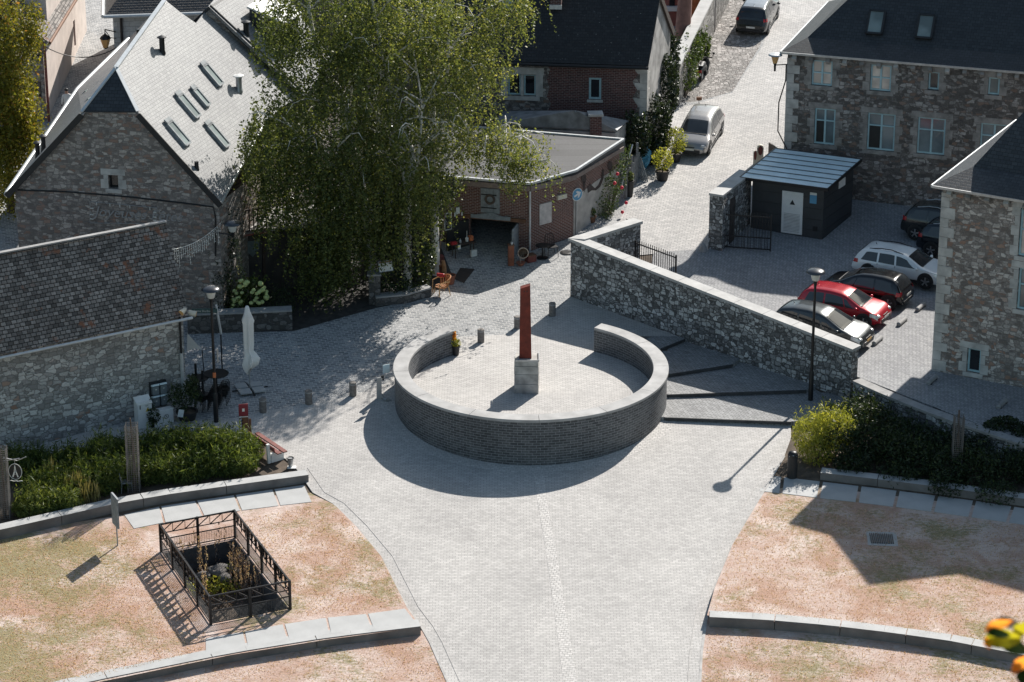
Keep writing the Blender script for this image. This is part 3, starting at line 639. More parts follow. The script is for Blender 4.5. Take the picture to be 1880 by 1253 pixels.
def nopark(center,nn,r,name,label,par=None):
    nn=nn.normalized(); dx=Z3.cross(nn).normalized(); up=nn.cross(dx); tt=par or thing(name,center,label,'sign')
    ring=lambda rr,k:[center+nn*k+(dx*math.cos(v)+up*math.sin(v))*rr for v in [2*math.pi*i/20 for i in range(20)]]
    m=MB(tt.location); m.slab(ring(r,.012),nn,.01); m.build('disc' if not par else 'sign_disc',M_paper,tt)
    m=MB(tt.location); A,Bb=ring(r*.98,.016),ring(r*.78,.016)
    for i in range(20): m.quad(A[i],A[(i+1)%20],Bb[(i+1)%20],Bb[i])
    m.bar(center+nn*.016+(dx*-.6+up*.6)*r,center+nn*.016+(dx*.6-up*.6)*r,r*.14,.006,up=nn); m.build('ring_mark',M_dark,tt)
    text3('P',r*1.25,M_dark,'letter',tt,center+nn*.014-dx*r*.36-up*r*.45,dx,up,.002)
    return tt
nopark(on(a,b,199.5,729.5,.0),n,.115,'parking_sign','small round no parking sign alone on the stone house wall')
# electric cabinets against the wall
def cabinet(x0,y0,x1,y1,depth,name,label):
    pa,pb=on(a,b,x0,y1),on(a,b,x1,y1); zt=W((x0+x1)/2,y0,a,b).z
    gp_=G((x0+x1)/2,y1+14); o_=Vector((gp_.x,gp_.y,gp_.z)); tt=thing(name,o_,label,'cabinet'); w_=(xy(pb)-xy(pa)).length
    return tt,o_,w_
gp1=G(268,786); c1=thing('utility_cabinet',gp1,'tall white utility cabinet with a yellow warning triangle','cabinet'); w1=.62
e=lambda s,k,z:gp1+d*s+n*k+Z3*z
m=MB(gp1); m.bar(e(0,-.2,0),e(0,-.2,1.12),w1,.4,up=n); m.bar(e(0,-.2,1.12),e(0,-.17,1.17),w1+.05,.46,up=n); m.build('cabinet_body',M_white,c1,bevel=.012)
m=MB(gp1); m.bar(e(-w1*.34,.005,.85),e(-w1*.34,.005,1.02),.03,.02,up=n); m.build('handle',M_dark,c1)
m=MB(gp1); tri=[e(.02,.006,.70),e(.22,.006,.70),e(.12,.006,.88)]; m.slab(tri,n,.005); m.build('warning_label',M_yel,c1)
m=MB(gp1); m.bar(e(.12,.008,.72),e(.12,.008,.81),.03,.006,up=n); m.build('warning_mark',M_dark,c1)
text3('NET',.07,M_dark,'lettering',c1,e(.02,.006,.93),d,Z3,.001)
gp2=G(302,781); c2_=thing('meter_cabinet',gp2,'low white meter cabinet carrying a no parking disc','cabinet')
e2=lambda s,k,z:gp2+d*s+n*k+Z3*z
m=MB(gp2); m.bar(e2(0,-.16,0),e2(0,-.16,.66),.86,.3,up=n); m.build('cabinet_body',M_white,c2_,bevel=.012)
nopark(e2(.1,.002,.37),n,.10,'','',par=c2_)

# ---- stone barn with half hipped gable, left
ga=G(50,566); gb=G(397,593); d,n,L=wdir(ga,gb)
zeL=zat(W(31,400,ga,gb),347); zeR=zat(W(403,400,ga,gb),374); 
ap=W(201,159,ga,gb); hl=W(157,207,ga,gb); hr=W(252,207,ga,gb)
t=thing('gable_house',ga.lerp(gb,.5),'big brown stone house with a half hipped gable and pale slate roof','house'); o=t.location
rd=Vector((.30,.954,0)).normalized()               # direction of the ridge
# ridge start on the ridge line at photo pixel (213,126)
best=min((abs(proj(ap+rd*k)[1]-126),k) for k in [i*.02 for i in range(200)])[1]; r0=ap+rd*best; Lr=15.
sL=(xy(W(31,400,ga,gb))-xy(ga)).dot(d); sR=(xy(W(403,400,ga,gb))-xy(ga)).dot(d); sA=(xy(ap)-xy(ga)).dot(d)
gzb=-1.
hole=hp(ga,gb,199,322,217,347)
m=MB(o); f_=lambda p:((xy(p)-xy(ga)).dot(d),p.z)
wallp(m,ga,gb,[(sL,gzb),(sR,gzb),(sR,zeR),f_(hr),f_(hl),(sL,zeL)],[hole],.3)
eR=xy(ga)+d*sR; eL=xy(ga)+d*sL
wallp(m,eR,eR+rd*Lr,[(0,gzb),(Lr,gzb),(Lr,zeR),(0,zeR)]); wallp(m,eL+rd*Lr,eL,[(0,gzb),(Lr,gzb),(Lr,zeL),(0,zeL)])
m.build('stone_wall',M_gable,t)
win(t,ga,gb,hole,M_dark,M_glass,1,(),.26,.05,surround=M_ashlar)
# right slope
nR=((eR+Z3*zeR)-ap).cross(rd); nR=nR.normalized(); nR=nR if nR.z>0 else -nR; PO=ap+Z3*.22
def onR(x,y,k=0.): return PL(x,y,PO+nR*k,nR)
fwd=-rd*.22
vd=((eR+Z3*zeR)-ap); ev=ap+vd*1.06
nv=onR(253,206); ev2=onR(405,374)
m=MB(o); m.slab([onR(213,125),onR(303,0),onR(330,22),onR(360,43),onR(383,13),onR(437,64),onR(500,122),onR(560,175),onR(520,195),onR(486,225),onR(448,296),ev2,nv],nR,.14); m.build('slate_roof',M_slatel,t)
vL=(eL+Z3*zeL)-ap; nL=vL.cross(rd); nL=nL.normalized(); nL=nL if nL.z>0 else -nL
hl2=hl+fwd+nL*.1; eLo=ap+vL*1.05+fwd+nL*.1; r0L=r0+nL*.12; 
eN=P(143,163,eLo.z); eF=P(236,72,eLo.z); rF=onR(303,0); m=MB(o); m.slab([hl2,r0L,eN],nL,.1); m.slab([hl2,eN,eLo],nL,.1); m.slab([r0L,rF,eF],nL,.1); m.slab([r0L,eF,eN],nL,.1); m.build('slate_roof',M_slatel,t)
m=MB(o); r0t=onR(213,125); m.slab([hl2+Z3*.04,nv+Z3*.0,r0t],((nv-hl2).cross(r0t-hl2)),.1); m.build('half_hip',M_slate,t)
m=MB(o); 
for p,q,w_ in ((r0t,onR(303,0),.2),(hl2,r0t,.16),(nv,r0t,.16)): m.bar(p+Z3*.03,q+Z3*.03,w_,.05)
m.build('ridge_capping',M_zincl,t)
m=MB(o); m.bar(nv-Z3*.12,ev2-Z3*.12,.05,.26); m.build('verge_board',M_dark,t); m=MB(o); m.bar(hl2-Z3*.12,eLo-Z3*.12,.05,.26); m.build('verge_board',M_dark,t)
m=MB(o); m.tube([onR(404,374,-.08),onR(447,297,-.08),onR(485,226,-.08)],.09,8); m.tube([eLo-Z3*.02,eN-Z3*.02,eF-Z3*.02],.12,8); m.build('gutter',M_zincl,t,smooth=60)
e1=rd; e2v=(ev2-nv); e2v=(e2v-e1*e2v.dot(e1)).normalized()
for x,y,w_,l_ in ((389,140,.5,1.1),(345,197,.52,1.2),(368,181,.4,.9),(326,247,.52,1.2),(399,251,.5,1.2)):
    p=onR(x,y); m=MB(o); q=[p-e1*w_/2-e2v*l_/2,p+e1*w_/2-e2v*l_/2,p+e1*w_/2+e2v*l_/2,p-e1*w_/2+e2v*l_/2]
    for i in range(4): m.bar(q[i]+nR*.05,q[(i+1)%4]+nR*.05,.09,.16,up=nR)
    m.bar(q[0]+nR*.10-e2v*.1,q[1]+nR*.10-e2v*.1,.25,.06,up=nR)
    f2=m.build('skylight',M_greywood,t); m=MB(o); m.slab([r+nR*.09 for r in q],nR,.04); m.build('pane',M_skyl,f2)
def vent(par,p,h,r,mat,hat=True,hm=None):
    m=MB(par.location); m.lathe([(r*1.3,-.1),(r*1.1,.06),(r,.1),(r,h)],12,p.x,p.y,p.z); v=m.build('vent_pipe',mat,par,smooth=40)
    if hat: m=MB(par.location); m.lathe([(r*1.75,h+.03),(r*1.7,h+.07),(.001,h+.15)],12,p.x,p.y,p.z); m.lathe([(r*.8,h-.01),(r*.8,h+.04)],8,p.x,p.y,p.z,caps=False); m.build('cowl',hm or mat,v,smooth=40)
vent(t,onR(298,96),.62,.12,M_black); vent(t,onR(439,166),.62,.14,M_steel,True,M_white); vent(t,onR(361,309),.3,.09,M_black,False)
def onL(x,y): return PL(x,y,ap+nL*.12,nL)
for x,y in ((66,292),(79,281)):
    p=eLo.lerp(hl2,.30 if x<70 else .38)+(eN-eLo)*.12; vent(t,p,.55,.10,M_black)
p=r0L.lerp(rF,.36)+(eN-r0L)*.10; vent(t,p,.7,.12,M_black,False)
for a_,b_ in ((.18,.25),(.5,.3),(.3,.62)):
    p=hl2.lerp(r0L,a_).lerp(eN,b_)+Z3*.06; v=(eLo-hl2).normalized(); w_=(eN-hl2).normalized(); m=MB(o); m.slab([p,p+rd*.3,p+rd*.3+v*1.5,p+v*1.5],nL,.12); m.build('skylight',M_skyl,t)
cab=[W(x,y,ga,gb)+n*.03 for x,y in ((33,349),(120,352),(232,361),(330,372),(392,380),(396,400),(396,470))]; pipe(t,cab,.035,M_black,'wall_cable')
# rear range of the same house row with parallel roof
t=thing('rear_house',onR(440,80)-Z3*8,'further pale slate roofed house with a white dormer, behind the half hipped house','house'); o=t.location; k=.35
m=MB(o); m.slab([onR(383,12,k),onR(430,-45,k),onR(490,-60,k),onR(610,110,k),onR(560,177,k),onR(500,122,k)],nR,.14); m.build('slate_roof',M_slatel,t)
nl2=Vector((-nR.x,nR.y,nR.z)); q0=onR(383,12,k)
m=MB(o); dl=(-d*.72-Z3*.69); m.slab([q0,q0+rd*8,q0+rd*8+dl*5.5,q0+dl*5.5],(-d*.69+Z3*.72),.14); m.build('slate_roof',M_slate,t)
m=MB(o); q1=onR(560,177,k-.3); ql=q0+dl*5.5; m.quad(ql-Z3*.2,Vector((ql.x,ql.y,-1)),Vector((q1.x,q1.y,-1)),q1-Z3*.2,q0-Z3*.2); m.build('gable_wall',M_gable,t)
m=MB(o); m.bar(onR(383,13,k-.1),onR(560,178,k-.1),.12,.3); m.build('verge_board',M_dark,t)
p=onR(470,52,k); x_=rd; y_=(d-rd*d.dot(rd)).normalized()
m=MB(o); m.slab([p+rd*0+y_*-.4+Z3*1.0,p+rd*2.+y_*-.4+Z3*1.0,p+rd*2.+y_*1.5+Z3*.35,p+y_*1.5+Z3*.35],(y_*.35+Z3),.1); dm=m.build('dormer',M_white,t)
m=MB(o); q=[p+y_*-.3+Z3*.9,p+y_*1.35+Z3*.3,p+y_*1.35-Z3*1.6,p-y_*.3-Z3*.2]; m.quad(*q); m.quad(*[v+rd*1.9 for v in q][::-1]); m.quad(q[1],q[1]+rd*1.9,q[2]+rd*1.9,q[2]); m.build('dormer_cheek',M_slate,dm)
vent(t,onR(452,62,k),.5,.13,M_black)
m=MB(o); pw=onR(560,40,k)+rd*4-Z3*5; m.box(pw.x+1.5,pw.y+5,0,9,3,pw.z+5,rot=R(-15)); tag(MB(pw).add([v+o for v in m.v],m.f).build('grey_house',M_brown2),'grey stone house wall glimpsed behind the birch tree, above the dormer','house')

# ---- pale ashlar house at the top, behind the lane
ha=G(214,165); hb=ha+Vector((7.,.9,0)); d,n,L=wdir(ha,hb); zh=zat(ha,19); t=thing('ashlar_house',ha.lerp(hb,.5),'pale ashlar house with a dark slate roof at the end of the lane','house'); o=t.location
m=MB(o); z0=ha.z-.5; wallp(m,ha,hb,[(0,z0),(L,z0),(L,zh),(0,zh)]); wallp(m,xy(ha)-n*7,ha,[(0,z0),(7,z0),(7,zh),(0,zh)]); wallp(m,hb,xy(hb)-n*7,[(0,z0),(7,z0),(7,zh),(0,zh)]); m.build('ashlar_wall',M_whitest,t)
m=MB(o); q=lambda s,k,z:xy(ha)+d*s-n*k+Z3*z
m.slab([q(-.4,-.4,zh-.2),q(L+.4,-.4,zh-.2),q(L+.4,3.5,zh+3.2),q(3.,3.5,zh+3.2)],n*.9+Z3,.15); m.slab([q(-.4,-.4,zh-.2),q(3.,3.5,zh+3.2),q(-.4,7.4,zh-.2)],-d+Z3,.15); m.slab([q(-.4,7.4,zh-.2),q(L+.4,7.4,zh-.2),q(L+.4,3.5,zh+3.2),q(3.,3.5,zh+3.2)],-n*.9+Z3,.15); m.build('slate_roof',M_slate,t)
m=MB(o); m.tube([q(-.45,-.5,zh-.2),q(L+.4,-.5,zh-.2)],.1,8); m.tube([q(-.5,-.45,zh-.2),q(-.5,7.4,zh-.2)],.09,8); m.build('gutter',M_zincl,t)
pipe(t,[q(.42,-.1,zh-.1),q(.42,-.1,z0)],.07,M_black)
# wall lantern on its corner
lp=W(193.5,76,ha,hb)+n*.1; t=thing('wall_lantern',lp,'black wall lantern hanging from a scrolled bracket over the lane','lantern'); m=MB(lp)
c0=W(213,58,ha,hb)+n*.1; top=lp+Z3*.62; m.tube([c0,top+Z3*.03],.03,6); m.tube([c0-Z3*.35,c0-Z3*.3-d*.3,top],.022,6); m.tube([top+Z3*.03,lp+Z3*.35],.02,6); m.build('bracket',M_black,t)
m=MB(lp); m.lathe([(.30,.16),(.2,.30),(.06,.40),(.03,.46)],6,lp.x,lp.y,lp.z); m.build('hood',M_black,t); m=MB(lp); m.lathe([(.04,-.38),(.12,-.34),(.14,-.30)],6,lp.x,lp.y,lp.z); m.build('finial',M_black,t)
m=MB(lp); m.lathe([(.13,-.30),(.27,.16)],6,lp.x,lp.y,lp.z,caps=False); m.build('glass',M_amber,t)
# ---- houses at the far left
hc=G(87,222); zh=zat(hc,69); t=thing('corner_house',hc+Vector((-3,3,0)),'slate roofed corner house behind the weeping tree, far left','house'); o=t.location; Wd,Ln=7.,9.
sd_=Vector((.02,1,0)).normalized(); fd=Vector((1,-.06,0)).normalized(); q=lambda x,y,z:xy(hc)+fd*x+sd_*y+Z3*z; z0=hc.z-.6; h1=hp(q(-Wd,0,0),q(0,0,0),50,80,76,105); h2=hp(q(-Wd,0,0),q(0,0,0),56,150,76,178)
m=MB(o); wallp(m,q(-Wd,0,0),q(0,0,0),[(0,z0),(Wd,z0),(Wd,zh),(Wd/2,zh+2.9),(0,zh)],[h1,h2]); m.build('front_wall',M_gable,t)
m=MB(o); wallp(m,q(0,0,0),q(0,Ln,0),[(0,z0),(Ln,z0),(Ln,zh),(0,zh)]); m.build('street_wall',M_pink,t); m=MB(o); wallp(m,q(-Wd,Ln,0),q(-Wd,0,0),[(0,z0),(Ln,z0),(Ln,zh),(0,zh)]); m.build('street_wall',M_pink,t)
win(t,q(-Wd,0,0),q(0,0,0),h1,M_darkwood,M_glass,2); win(t,q(-Wd,0,0),q(0,0,0),h2,M_darkwood,M_glass,2)
m=MB(o); m.slab([q(.35,-.3,zh-.15),q(.35,Ln,zh-.15),q(-Wd/2,Ln,zh+3.),q(-Wd/2,-.3,zh+3.)],(.8,0,1),.15); m.slab([q(-Wd-.35,-.3,zh-.15),q(-Wd-.35,Ln,zh-.15),q(-Wd/2,Ln,zh+3.),q(-Wd/2,-.3,zh+3.)],(-.8,0,1),.15); m.build('slate_roof',M_slateold,t)
m=MB(o); m.tube([q(.42,-.3,zh-.2),q(.42,Ln,zh-.2)],.08,8); m.build('gutter',M_brownwood,t); pipe(t,[q(.1,-.1,zh-.2),q(.1,-.1,z0)],.07,M_redwood)
fa,fb=G(96,192),G(143,92); d,n,L=wdir(fa,fb); fb2=xy(fb)+d*3; zt=12.
t=thing('rendered_house',fa.lerp(fb,.5),'tall pink rendered house with narrow brown windows along the lane','house'); o=t.location; L=(fb2-xy(fa)).length
wr=[(105.,12,108.6,41),(116.5,-20,119.5,21),(126,-20,129,4),(134,-20,137,13),(118,64,122.5,98),(129.5,72,134,108),(135,36,138.5,88),(108.5,85,113,122),(127,52,130,66)]
hs=[hp(fa,fb,*r) for r in wr]
m=MB(o); wallp(m,fa,fb2,[(0,fa.z-.6),(L,fa.z-.6),(L,zt),(0,zt)],hs,.15); wallp(m,xy(fa)-n*6,fa,[(0,fa.z-.6),(6,fa.z-.6),(6,zt),(0,zt)]); wallp(m,fb2,fb2-n*6,[(0,fa.z-.6),(6,fa.z-.6),(6,zt),(0,zt)]); m.build('rendered_wall',M_pink,t)
for h in hs: win(t,fa,fb,h,M_redwood,M_glass,1,(),.12,.06)
m=MB(o); m.slab([xy(fa)+n*.3+Z3*zt,fb2+n*.3+Z3*zt,fb2-n*3+Z3*(zt+3),xy(fa)-n*3+Z3*(zt+3)],n+Z3,.15); m.slab([xy(fa)-n*6.3+Z3*zt,fb2-n*6.3+Z3*zt,fb2-n*3+Z3*(zt+3),xy(fa)-n*3+Z3*(zt+3)],-n+Z3,.15); m.build('slate_roof',M_slate,t)
m=MB(o); p=W(130,108,fa,fb); m.box(p.x,p.y,p.z,.3,.3,.25); 
ca=[q(.1,-.12,zat(hc,84))]; cb=W(214,88,ha,hb); 
cm=MB(ca[0]); pts=[ca[0].lerp(cb,i/12)-Z3*(.55*(1-(2*i/12-1)**2)) for i in range(13)]; cm.tube(pts,.025,5); tag(cm.build('overhead_cable',M_black),'black overhead cable strung across the lane between two houses','cable')

# ---- central house: stone and brick front under a dark mossy roof
cB=G(1180,300); cA=cB+Vector((-13.5,1.55,0)); d,n,L=wdir(cA,cB); zc=zat(W(1187,200,cA,cB),107); cB=W(1187,200,cA,cB); L=(xy(cB)-xy(cA)).length
gB=W(1231,54,cB,xy(cB)+Vector((.39,.92,0))); # provisional
# back corner at the same eave height
gB=P(1231,54,zc); gd=(xy(gB)-xy(cB)); apx=W(1209,-8,cB,gB)
t=thing('brick_stone_house',cA.lerp(cB,.6),'house of red brick and grey stone under a steep dark lichened roof','house'); o=t.location; z0=-.2
R1=(932.5,136.5,956,175.4); R2=(961.5,138,983.5,176.5); R3=(1081,143,1104,183); R4=(948,107,969,119)
h1,h2,h3,h4=[hp(cA,cB,*r) for r in (R1,R2,R3,R4)]
m=MB(o); wallp(m,cA,cB,[(0,z0),(L,z0),(L,zc),(0,zc)],[h1,h2,h3,h4],.22); m.build('stone_wall',M_brown2,t)
dB=lambda x,y:((xy(W(x,y,cA,cB))-xy(cA)).dot(d),W(x,y,cA,cB).z)
pa=xy(cA)+n*.025; pb=xy(cB)+n*.025
poly=[dB(1013,230),dB(1016,215),dB(1006,203),dB(1012,190),dB(1004,178),dB(1009,160),dB(1004,146),dB(1010,128),dB(1003,116),dB(1006,103),dB(1170,112),dB(1163,125),dB(1172,137),dB(1161,150),dB(1170,165),dB(1161,180),dB(1171,195),dB(1162,212),dB(1175,235),dB(1175,290),dB(1013,290)]
m=MB(o); wallp(m,pa,pb,poly[::-1],[h3],.2); m.build('brick_facing',M_oldbrick,t)
quoins(t,cB,-d,gd.normalized(),z0,zc-.1,M_ashlar)
for h in (h1,h2): win(t,cA,cB,h,M_teal,M_glass,1,(),.18,.07)
m=MB(o); q=lambda s,z,k=0.:xy(cA)+d*s+n*k+Z3*z
for s,w_ in ((h1[0]-.18,.34),(h2[1]+.18,.34)): m.bar(q(s,h1[2]-.02,.0),q(s,h1[3]+.02,.0),w_,.06,up=n)
m.bar(q((h1[1]+h2[0])/2,h1[2],.0),q((h1[1]+h2[0])/2,h1[3],.0),h2[0]-h1[1]-.01,.055,up=n); m.bar(q(h1[0]-.4,h1[3]+.19,.0),q(h2[1]+.4,h1[3]+.19,.0),.34,.07,up=n); m.bar(q(h1[0]-.2,h1[2]-.13,.0),q(h2[1]+.2,h1[2]-.13,.0),.2,.1,up=n); m.build('stone_surround',M_ashlar,t)
win(t,pa,pb,h3,M_teal,M_glass,1,(),.12,.1,sill=M_ashlar); win(t,cA,cB,h4,M_teal,M_glass,1,(.5,),.12,.05)
m=MB(o); Lg=gd.length; gdn=gd.normalized(); sa=(xy(apx)-xy(cB)).dot(gdn); wallp(m,cB,gB,[(0,z0),(Lg,z0),(Lg,zc),(sa,apx.z),(0,zc)]); m.build('gable_wall',M_render,t)
m=MB(o); q=lambda s,k,z:xy(cA)+d*s+gdn*k+Z3*z; rs=(apx.z-zc)/sa
rn=(Vector((d.y,-d.x,0))*rs+Z3); e_=.35
m.slab([q(-1,-e_,zc-e_*rs+.1),q(L+.12,-e_,zc-e_*rs+.1),q(L+.12,sa,apx.z+.12),q(-1,sa,apx.z+.12)],rn,.12); rs2=(apx.z-zc)/(Lg-sa)
m.slab([q(-1,Lg+.2,zc-.2*rs2+.1),q(L+.12,Lg+.2,zc-.2*rs2+.1),q(L+.12,sa,apx.z+.12),q(-1,sa,apx.z+.12)],-n*rs2+Z3,.12); m.build('slate_roof',M_slatemoss,t)
m=MB(o); m.tube([q(-1,-e_-.08,zc-e_*rs),q(L+.15,-e_-.08,zc-e_*rs)],.08,8); m.build('gutter',M_black,t)
m=MB(o); m.bar(q(L+.1,sa,apx.z-.05),q(L+.1,Lg+.25,zc-.25*rs2-.05),.1,.3); m.build('verge_board',M_darkwood,t)
CO=q(0,-e_,zc-e_*rs+.1); 
def onC(x,y,k=0.): return PL(x,y,CO+rn.normalized()*k,rn.normalized())
m=MB(o); p=[onC(x,y,.08) for x,y in ((925,-12),(945,-12),(940,17),(921,17))]; m.slab(p,rn,.12); m.build('skylight',M_skyl,t)
p=onC(1021,14); m=MB(o); m.bar(p+Z3*.0+n*.0,p+Z3*1.3,.55,.5,up=n); ch=m.build('chimney',M_oldbrick,t); m=MB(o); m.bar(p+n*.27-Z3*.02,p+n*.27+Z3*.2,.6,.06,up=n); m.build('flashing',M_zincl,ch)

# ---- brick shop with an open doorway
C1=G(972,462); K1=G(1050,436); B1=G(1136,371); CL=G(770,440); d,n,L=wdir(CL,C1)
zs=zat(C1,341); t=thing('brick_shop',C1+Vector((-2,2,0)),'small red brick shop with an open dark doorway and flat felt roof','shop'); o=t.location
op=hp(CL,C1,862,404,950,470); op=(op[0],op[1],C1.z-.3,op[3]); ht=hp(CL,C1,883,346,918,391)
m=MB(o); wallp(m,CL,C1,[(0,-.5),(op[0],-.5),(op[0],op[3]),(op[1],op[3]),(op[1],-.5),(L,-.5),(L,zs),(0,zs)],[],.25)
d2,n2,L2=wdir(C1,K1); wallp(m,C1,K1,[(0,-.5),(L2,-.5),(L2,zs),(0,zs)]); d3,n3,L3=wdir(K1,B1)
zk=zs; wallp(m,K1,B1,[(0,-.3),(L3,-.3),(L3,zs),(0,zs)])
D1=xy(B1)-d*11.; wallp(m,B1,D1,[(0,-.2),(11,-.2),(11,zs),(0,zs)]); wallp(m,D1,CL,[(0,-.2),((xy(CL)-D1).length,-.2),((xy(CL)-D1).length,zs),(0,zs)]); 
rv=xy(CL)+d*op[0]; rw=xy(CL)+d*op[1]
for p_ in (rv,rw): m.bar(p_-n*.13+Z3*-.3,p_-n*.13+Z3*op[3],.02,.25,up=n)
m.build('brick_wall',M_redbrick,t)
# plastered patch with mural shapes on the side wall
poly=[(.1,zs-1.2),(L3*.5,zs-1.0),(L3-.05,zs-.95),(L3-.05,.5),(.1,.3)]; pk,pb_=xy(K1)+n3*.02,xy(B1)+n3*.02
m=MB(o); wallp(m,pk,pb_,poly[::-1]); m.build('render_patch',M_mural,t)
def mural(pts,nm):
    m=MB(o); ps=[W(x,y,pk,pb_)+n3*.008 for x,y in pts]; m.slab(ps,n3,.004); m.build(nm,plain('mural_dark',(.06,.045,.042),.9,var=.3) if 'mural_dark' not in MATS else MATS['mural_dark'],t)
for cx,cy in ((1072,328),(1120,305)):
    mural([(cx+4.6*math.cos(v),cy+9*math.sin(v)) for v in [2*math.pi*i/12 for i in range(12)]],'mural_figure'); mural([(cx-2.4,cy+6),(cx+2.6,cy+5),(cx+1,cy+26)],'mural_figure')
mural([(1078,345),(1083,338),(1088,342),(1092,346),(1098,340),(1104,326),(1106,310),(1109,312),(1108,328),(1102,343),(1094,350),(1086,350),(1079,355)],'mural_figure')
m=MB(o); F_=[xy(CL),xy(C1)+(d-d2*.0)*.0+(n+n2)*.0,xy(K1),xy(B1),xy(B1)-d*11.]
r=[xy(CL)+n*.18,xy(C1)+(n+n2).normalized()*.2,xy(K1)+(n2+n3).normalized()*.2,xy(B1)+n3*.2,D1]
m.prism([p for p in r],zs,lambda p:zs+.14+.035*max(0,(Vector((p[0],p[1],0))-xy(C1)).dot(-n))); m.build('felt_roof',M_felt,t)
m=MB(o); zz=lambda p:zs+.16+.035*max(0,(xy(p)-xy(C1)).dot(-n))
for p,q in zip(r[:-1],r[1:]): m.bar(p+Z3*zz(p),q+Z3*zz(q),.12,.10)
m.build('roof_trim',M_zincl,t)
m=MB(o); p,q=r[0],r[1]; m.bar(p+n*.02+Z3*(zs-.08),q+n*.02+Z3*(zs-.08),.06,.24); m.bar(r[1]+n2*.02+Z3*(zs-.08),r[2]+n2*.02+Z3*(zs-.08),.06,.24); m.bar(r[2]+n3*.02+Z3*(zs-.06),r[3]+n3*.02+Z3*(zs-.06),.06,.2); m.build('fascia',plain('fascia',(.22,.17,.15),.7),t)
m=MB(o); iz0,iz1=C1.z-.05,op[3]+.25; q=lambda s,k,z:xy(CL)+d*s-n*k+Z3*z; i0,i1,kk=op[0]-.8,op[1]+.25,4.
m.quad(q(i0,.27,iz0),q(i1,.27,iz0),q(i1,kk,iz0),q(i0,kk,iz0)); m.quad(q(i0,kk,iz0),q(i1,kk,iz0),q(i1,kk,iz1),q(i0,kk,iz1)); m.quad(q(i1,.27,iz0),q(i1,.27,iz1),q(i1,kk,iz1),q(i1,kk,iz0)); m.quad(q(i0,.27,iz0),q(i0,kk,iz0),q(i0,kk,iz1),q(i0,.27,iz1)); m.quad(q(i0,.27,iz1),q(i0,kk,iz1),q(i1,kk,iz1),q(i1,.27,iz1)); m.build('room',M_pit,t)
m=MB(o); m.bar(q(op[0]-.25,-.03,op[3]+.1),q(op[1]+.4,-.03,op[3]+.1),.2,.16); m.build('lintel',M_brownwood,t)
m=MB(o); zl=op[3]+.14; s0,s1=op[0]+.1,op[1]-.3; cs=[(s0,zl-.08),(s1,zl-.08),(s1,zl+.1)]+[(s1+(s0-s1)*i/10,zl+.1+.14*math.exp(-((i-5)/2.)**2)+.02*math.sin(i*1.9)) for i in range(1,10)]+[(s0,zl+.1)]
m.slab([q(s,-.14,z) for s,z in cs],n,.04); m.build('carved_board',M_greywood,t)
m=MB(o); s0,s1,z0,z1=ht
for i in range(3): m.bar(q(s0+(s1-s0)*(i+.5)/3,-.03,z0),q(s0+(s1-s0)*(i+.5)/3,-.03,z1),(s1-s0)/3-.012,.06,up=n)
hd=m.build('hatch_door',M_greywood,t); m=MB(o)
for z in (z0+.25,z1-.3): m.bar(q(s0+.03,-.07,z),q(s1-.15,-.07,z),.05,.03,up=n)
m.build('hinge',M_black,hd); sm=(s0+s1)/2; m=MB(o); m.tube([q(sm+.2*math.cos(v),-.1,(z0+z1)/2+.08+.2*math.sin(v)) for v in [2*math.pi*i/14 for i in range(15)]],.055,6); tag(MB(q(sm,-.1,z0)).add([v+o for v in m.v],m.f).build('wreath',M_bark2),'dry twig wreath hanging on the grey hatch door','wreath')
m=MB(o); dl=-n*-1.0; a_=q(op[1]+.03,-.02,0); m.bar(a_+n*.5+Z3*(C1.z-.0),a_+n*.5+Z3*op[3]*.98,.06,1.0,up=n); m.build('door_leaf',M_greywood,t)
m=MB(o); a_=q(op[0]-.02,-.02,0); ld=(n*.75-d*.65).normalized(); m.bar(a_+ld*.62+Z3*(C1.z-.05),a_+ld*.62+Z3*op[3]*.97,.06,1.2,up=ld); m.build('door_leaf',M_dark,t)
LEAF=(a_,ld,C1.z,op[3])
pipe(t,[Vector((C1.x+.02,C1.y-.12,zs-.1)),Vector((C1.x+.02,C1.y-.12,C1.z))],.045,M_zincl)
m=MB(o); h=hp(C1,K1,990,373,1012,411); qq=lambda s,z,k:xy(C1)+d2*s+n2*k+Z3*z
m.bar(qq((h[0]+h[1])/2,h[2],.02),qq((h[0]+h[1])/2,h[3],.02),h[1]-h[0],.03,up=n2); m.build('notice_panel',plain('faded_notice',(.55,.50,.47),.8,var=.2,vscale=5),t)
m=MB(o); h=hp(C1,K1,1022,357,1038,365); m.bar(qq(h[0],(h[2]+h[3])/2,.06),qq(h[1],(h[2]+h[3])/2,.06),.12,.2,up=Z3); m.build('wall_box',M_cream,t)
# annex behind the shop
AB=[r[3]-n3*.3+Z3*0,D1.lerp(r[3],.18)]; z1=zs+.0
p0,p1,p2,p3_=[P(x,y,zs+.25) for x,y in ((905,231),(1133,242),(1147,236),(930,221))]
apx2=P(1056,203,zs+1.15); t=thing('slate_annex',Vector((apx2.x,apx2.y,gz(apx2.y))),'low annex with a weathered hipped slate roof behind the brick shop','annex'); o=t.location
p1=p1+Vector((.0,.15,0)); p0=p0+Vector((0,.15,0)); pb1=p1+Vector((.6,1.6,0)); pb0=p0+Vector((.5,2.2,0))
m=MB(o); m.slab([p0,p1,apx2],(0,-.5,1),.1); m.slab([p1,pb1,apx2],(1,0,1),.1); m.slab([pb1,pb0,apx2],(0,1,1),.1); m.slab([pb0,p0,apx2],(-1,0,1),.1); m.build('slate_roof',plain('slate_weathered',(.20,.205,.21),.6,var=.4,vscale=2.),t)
m=MB(o); ring=[p0,p1,pb1,pb0]
m.prism([p+(apx2-p)*.04 for p in ring],0,lambda p:zs+.12); m.build('wall',M_render,t)
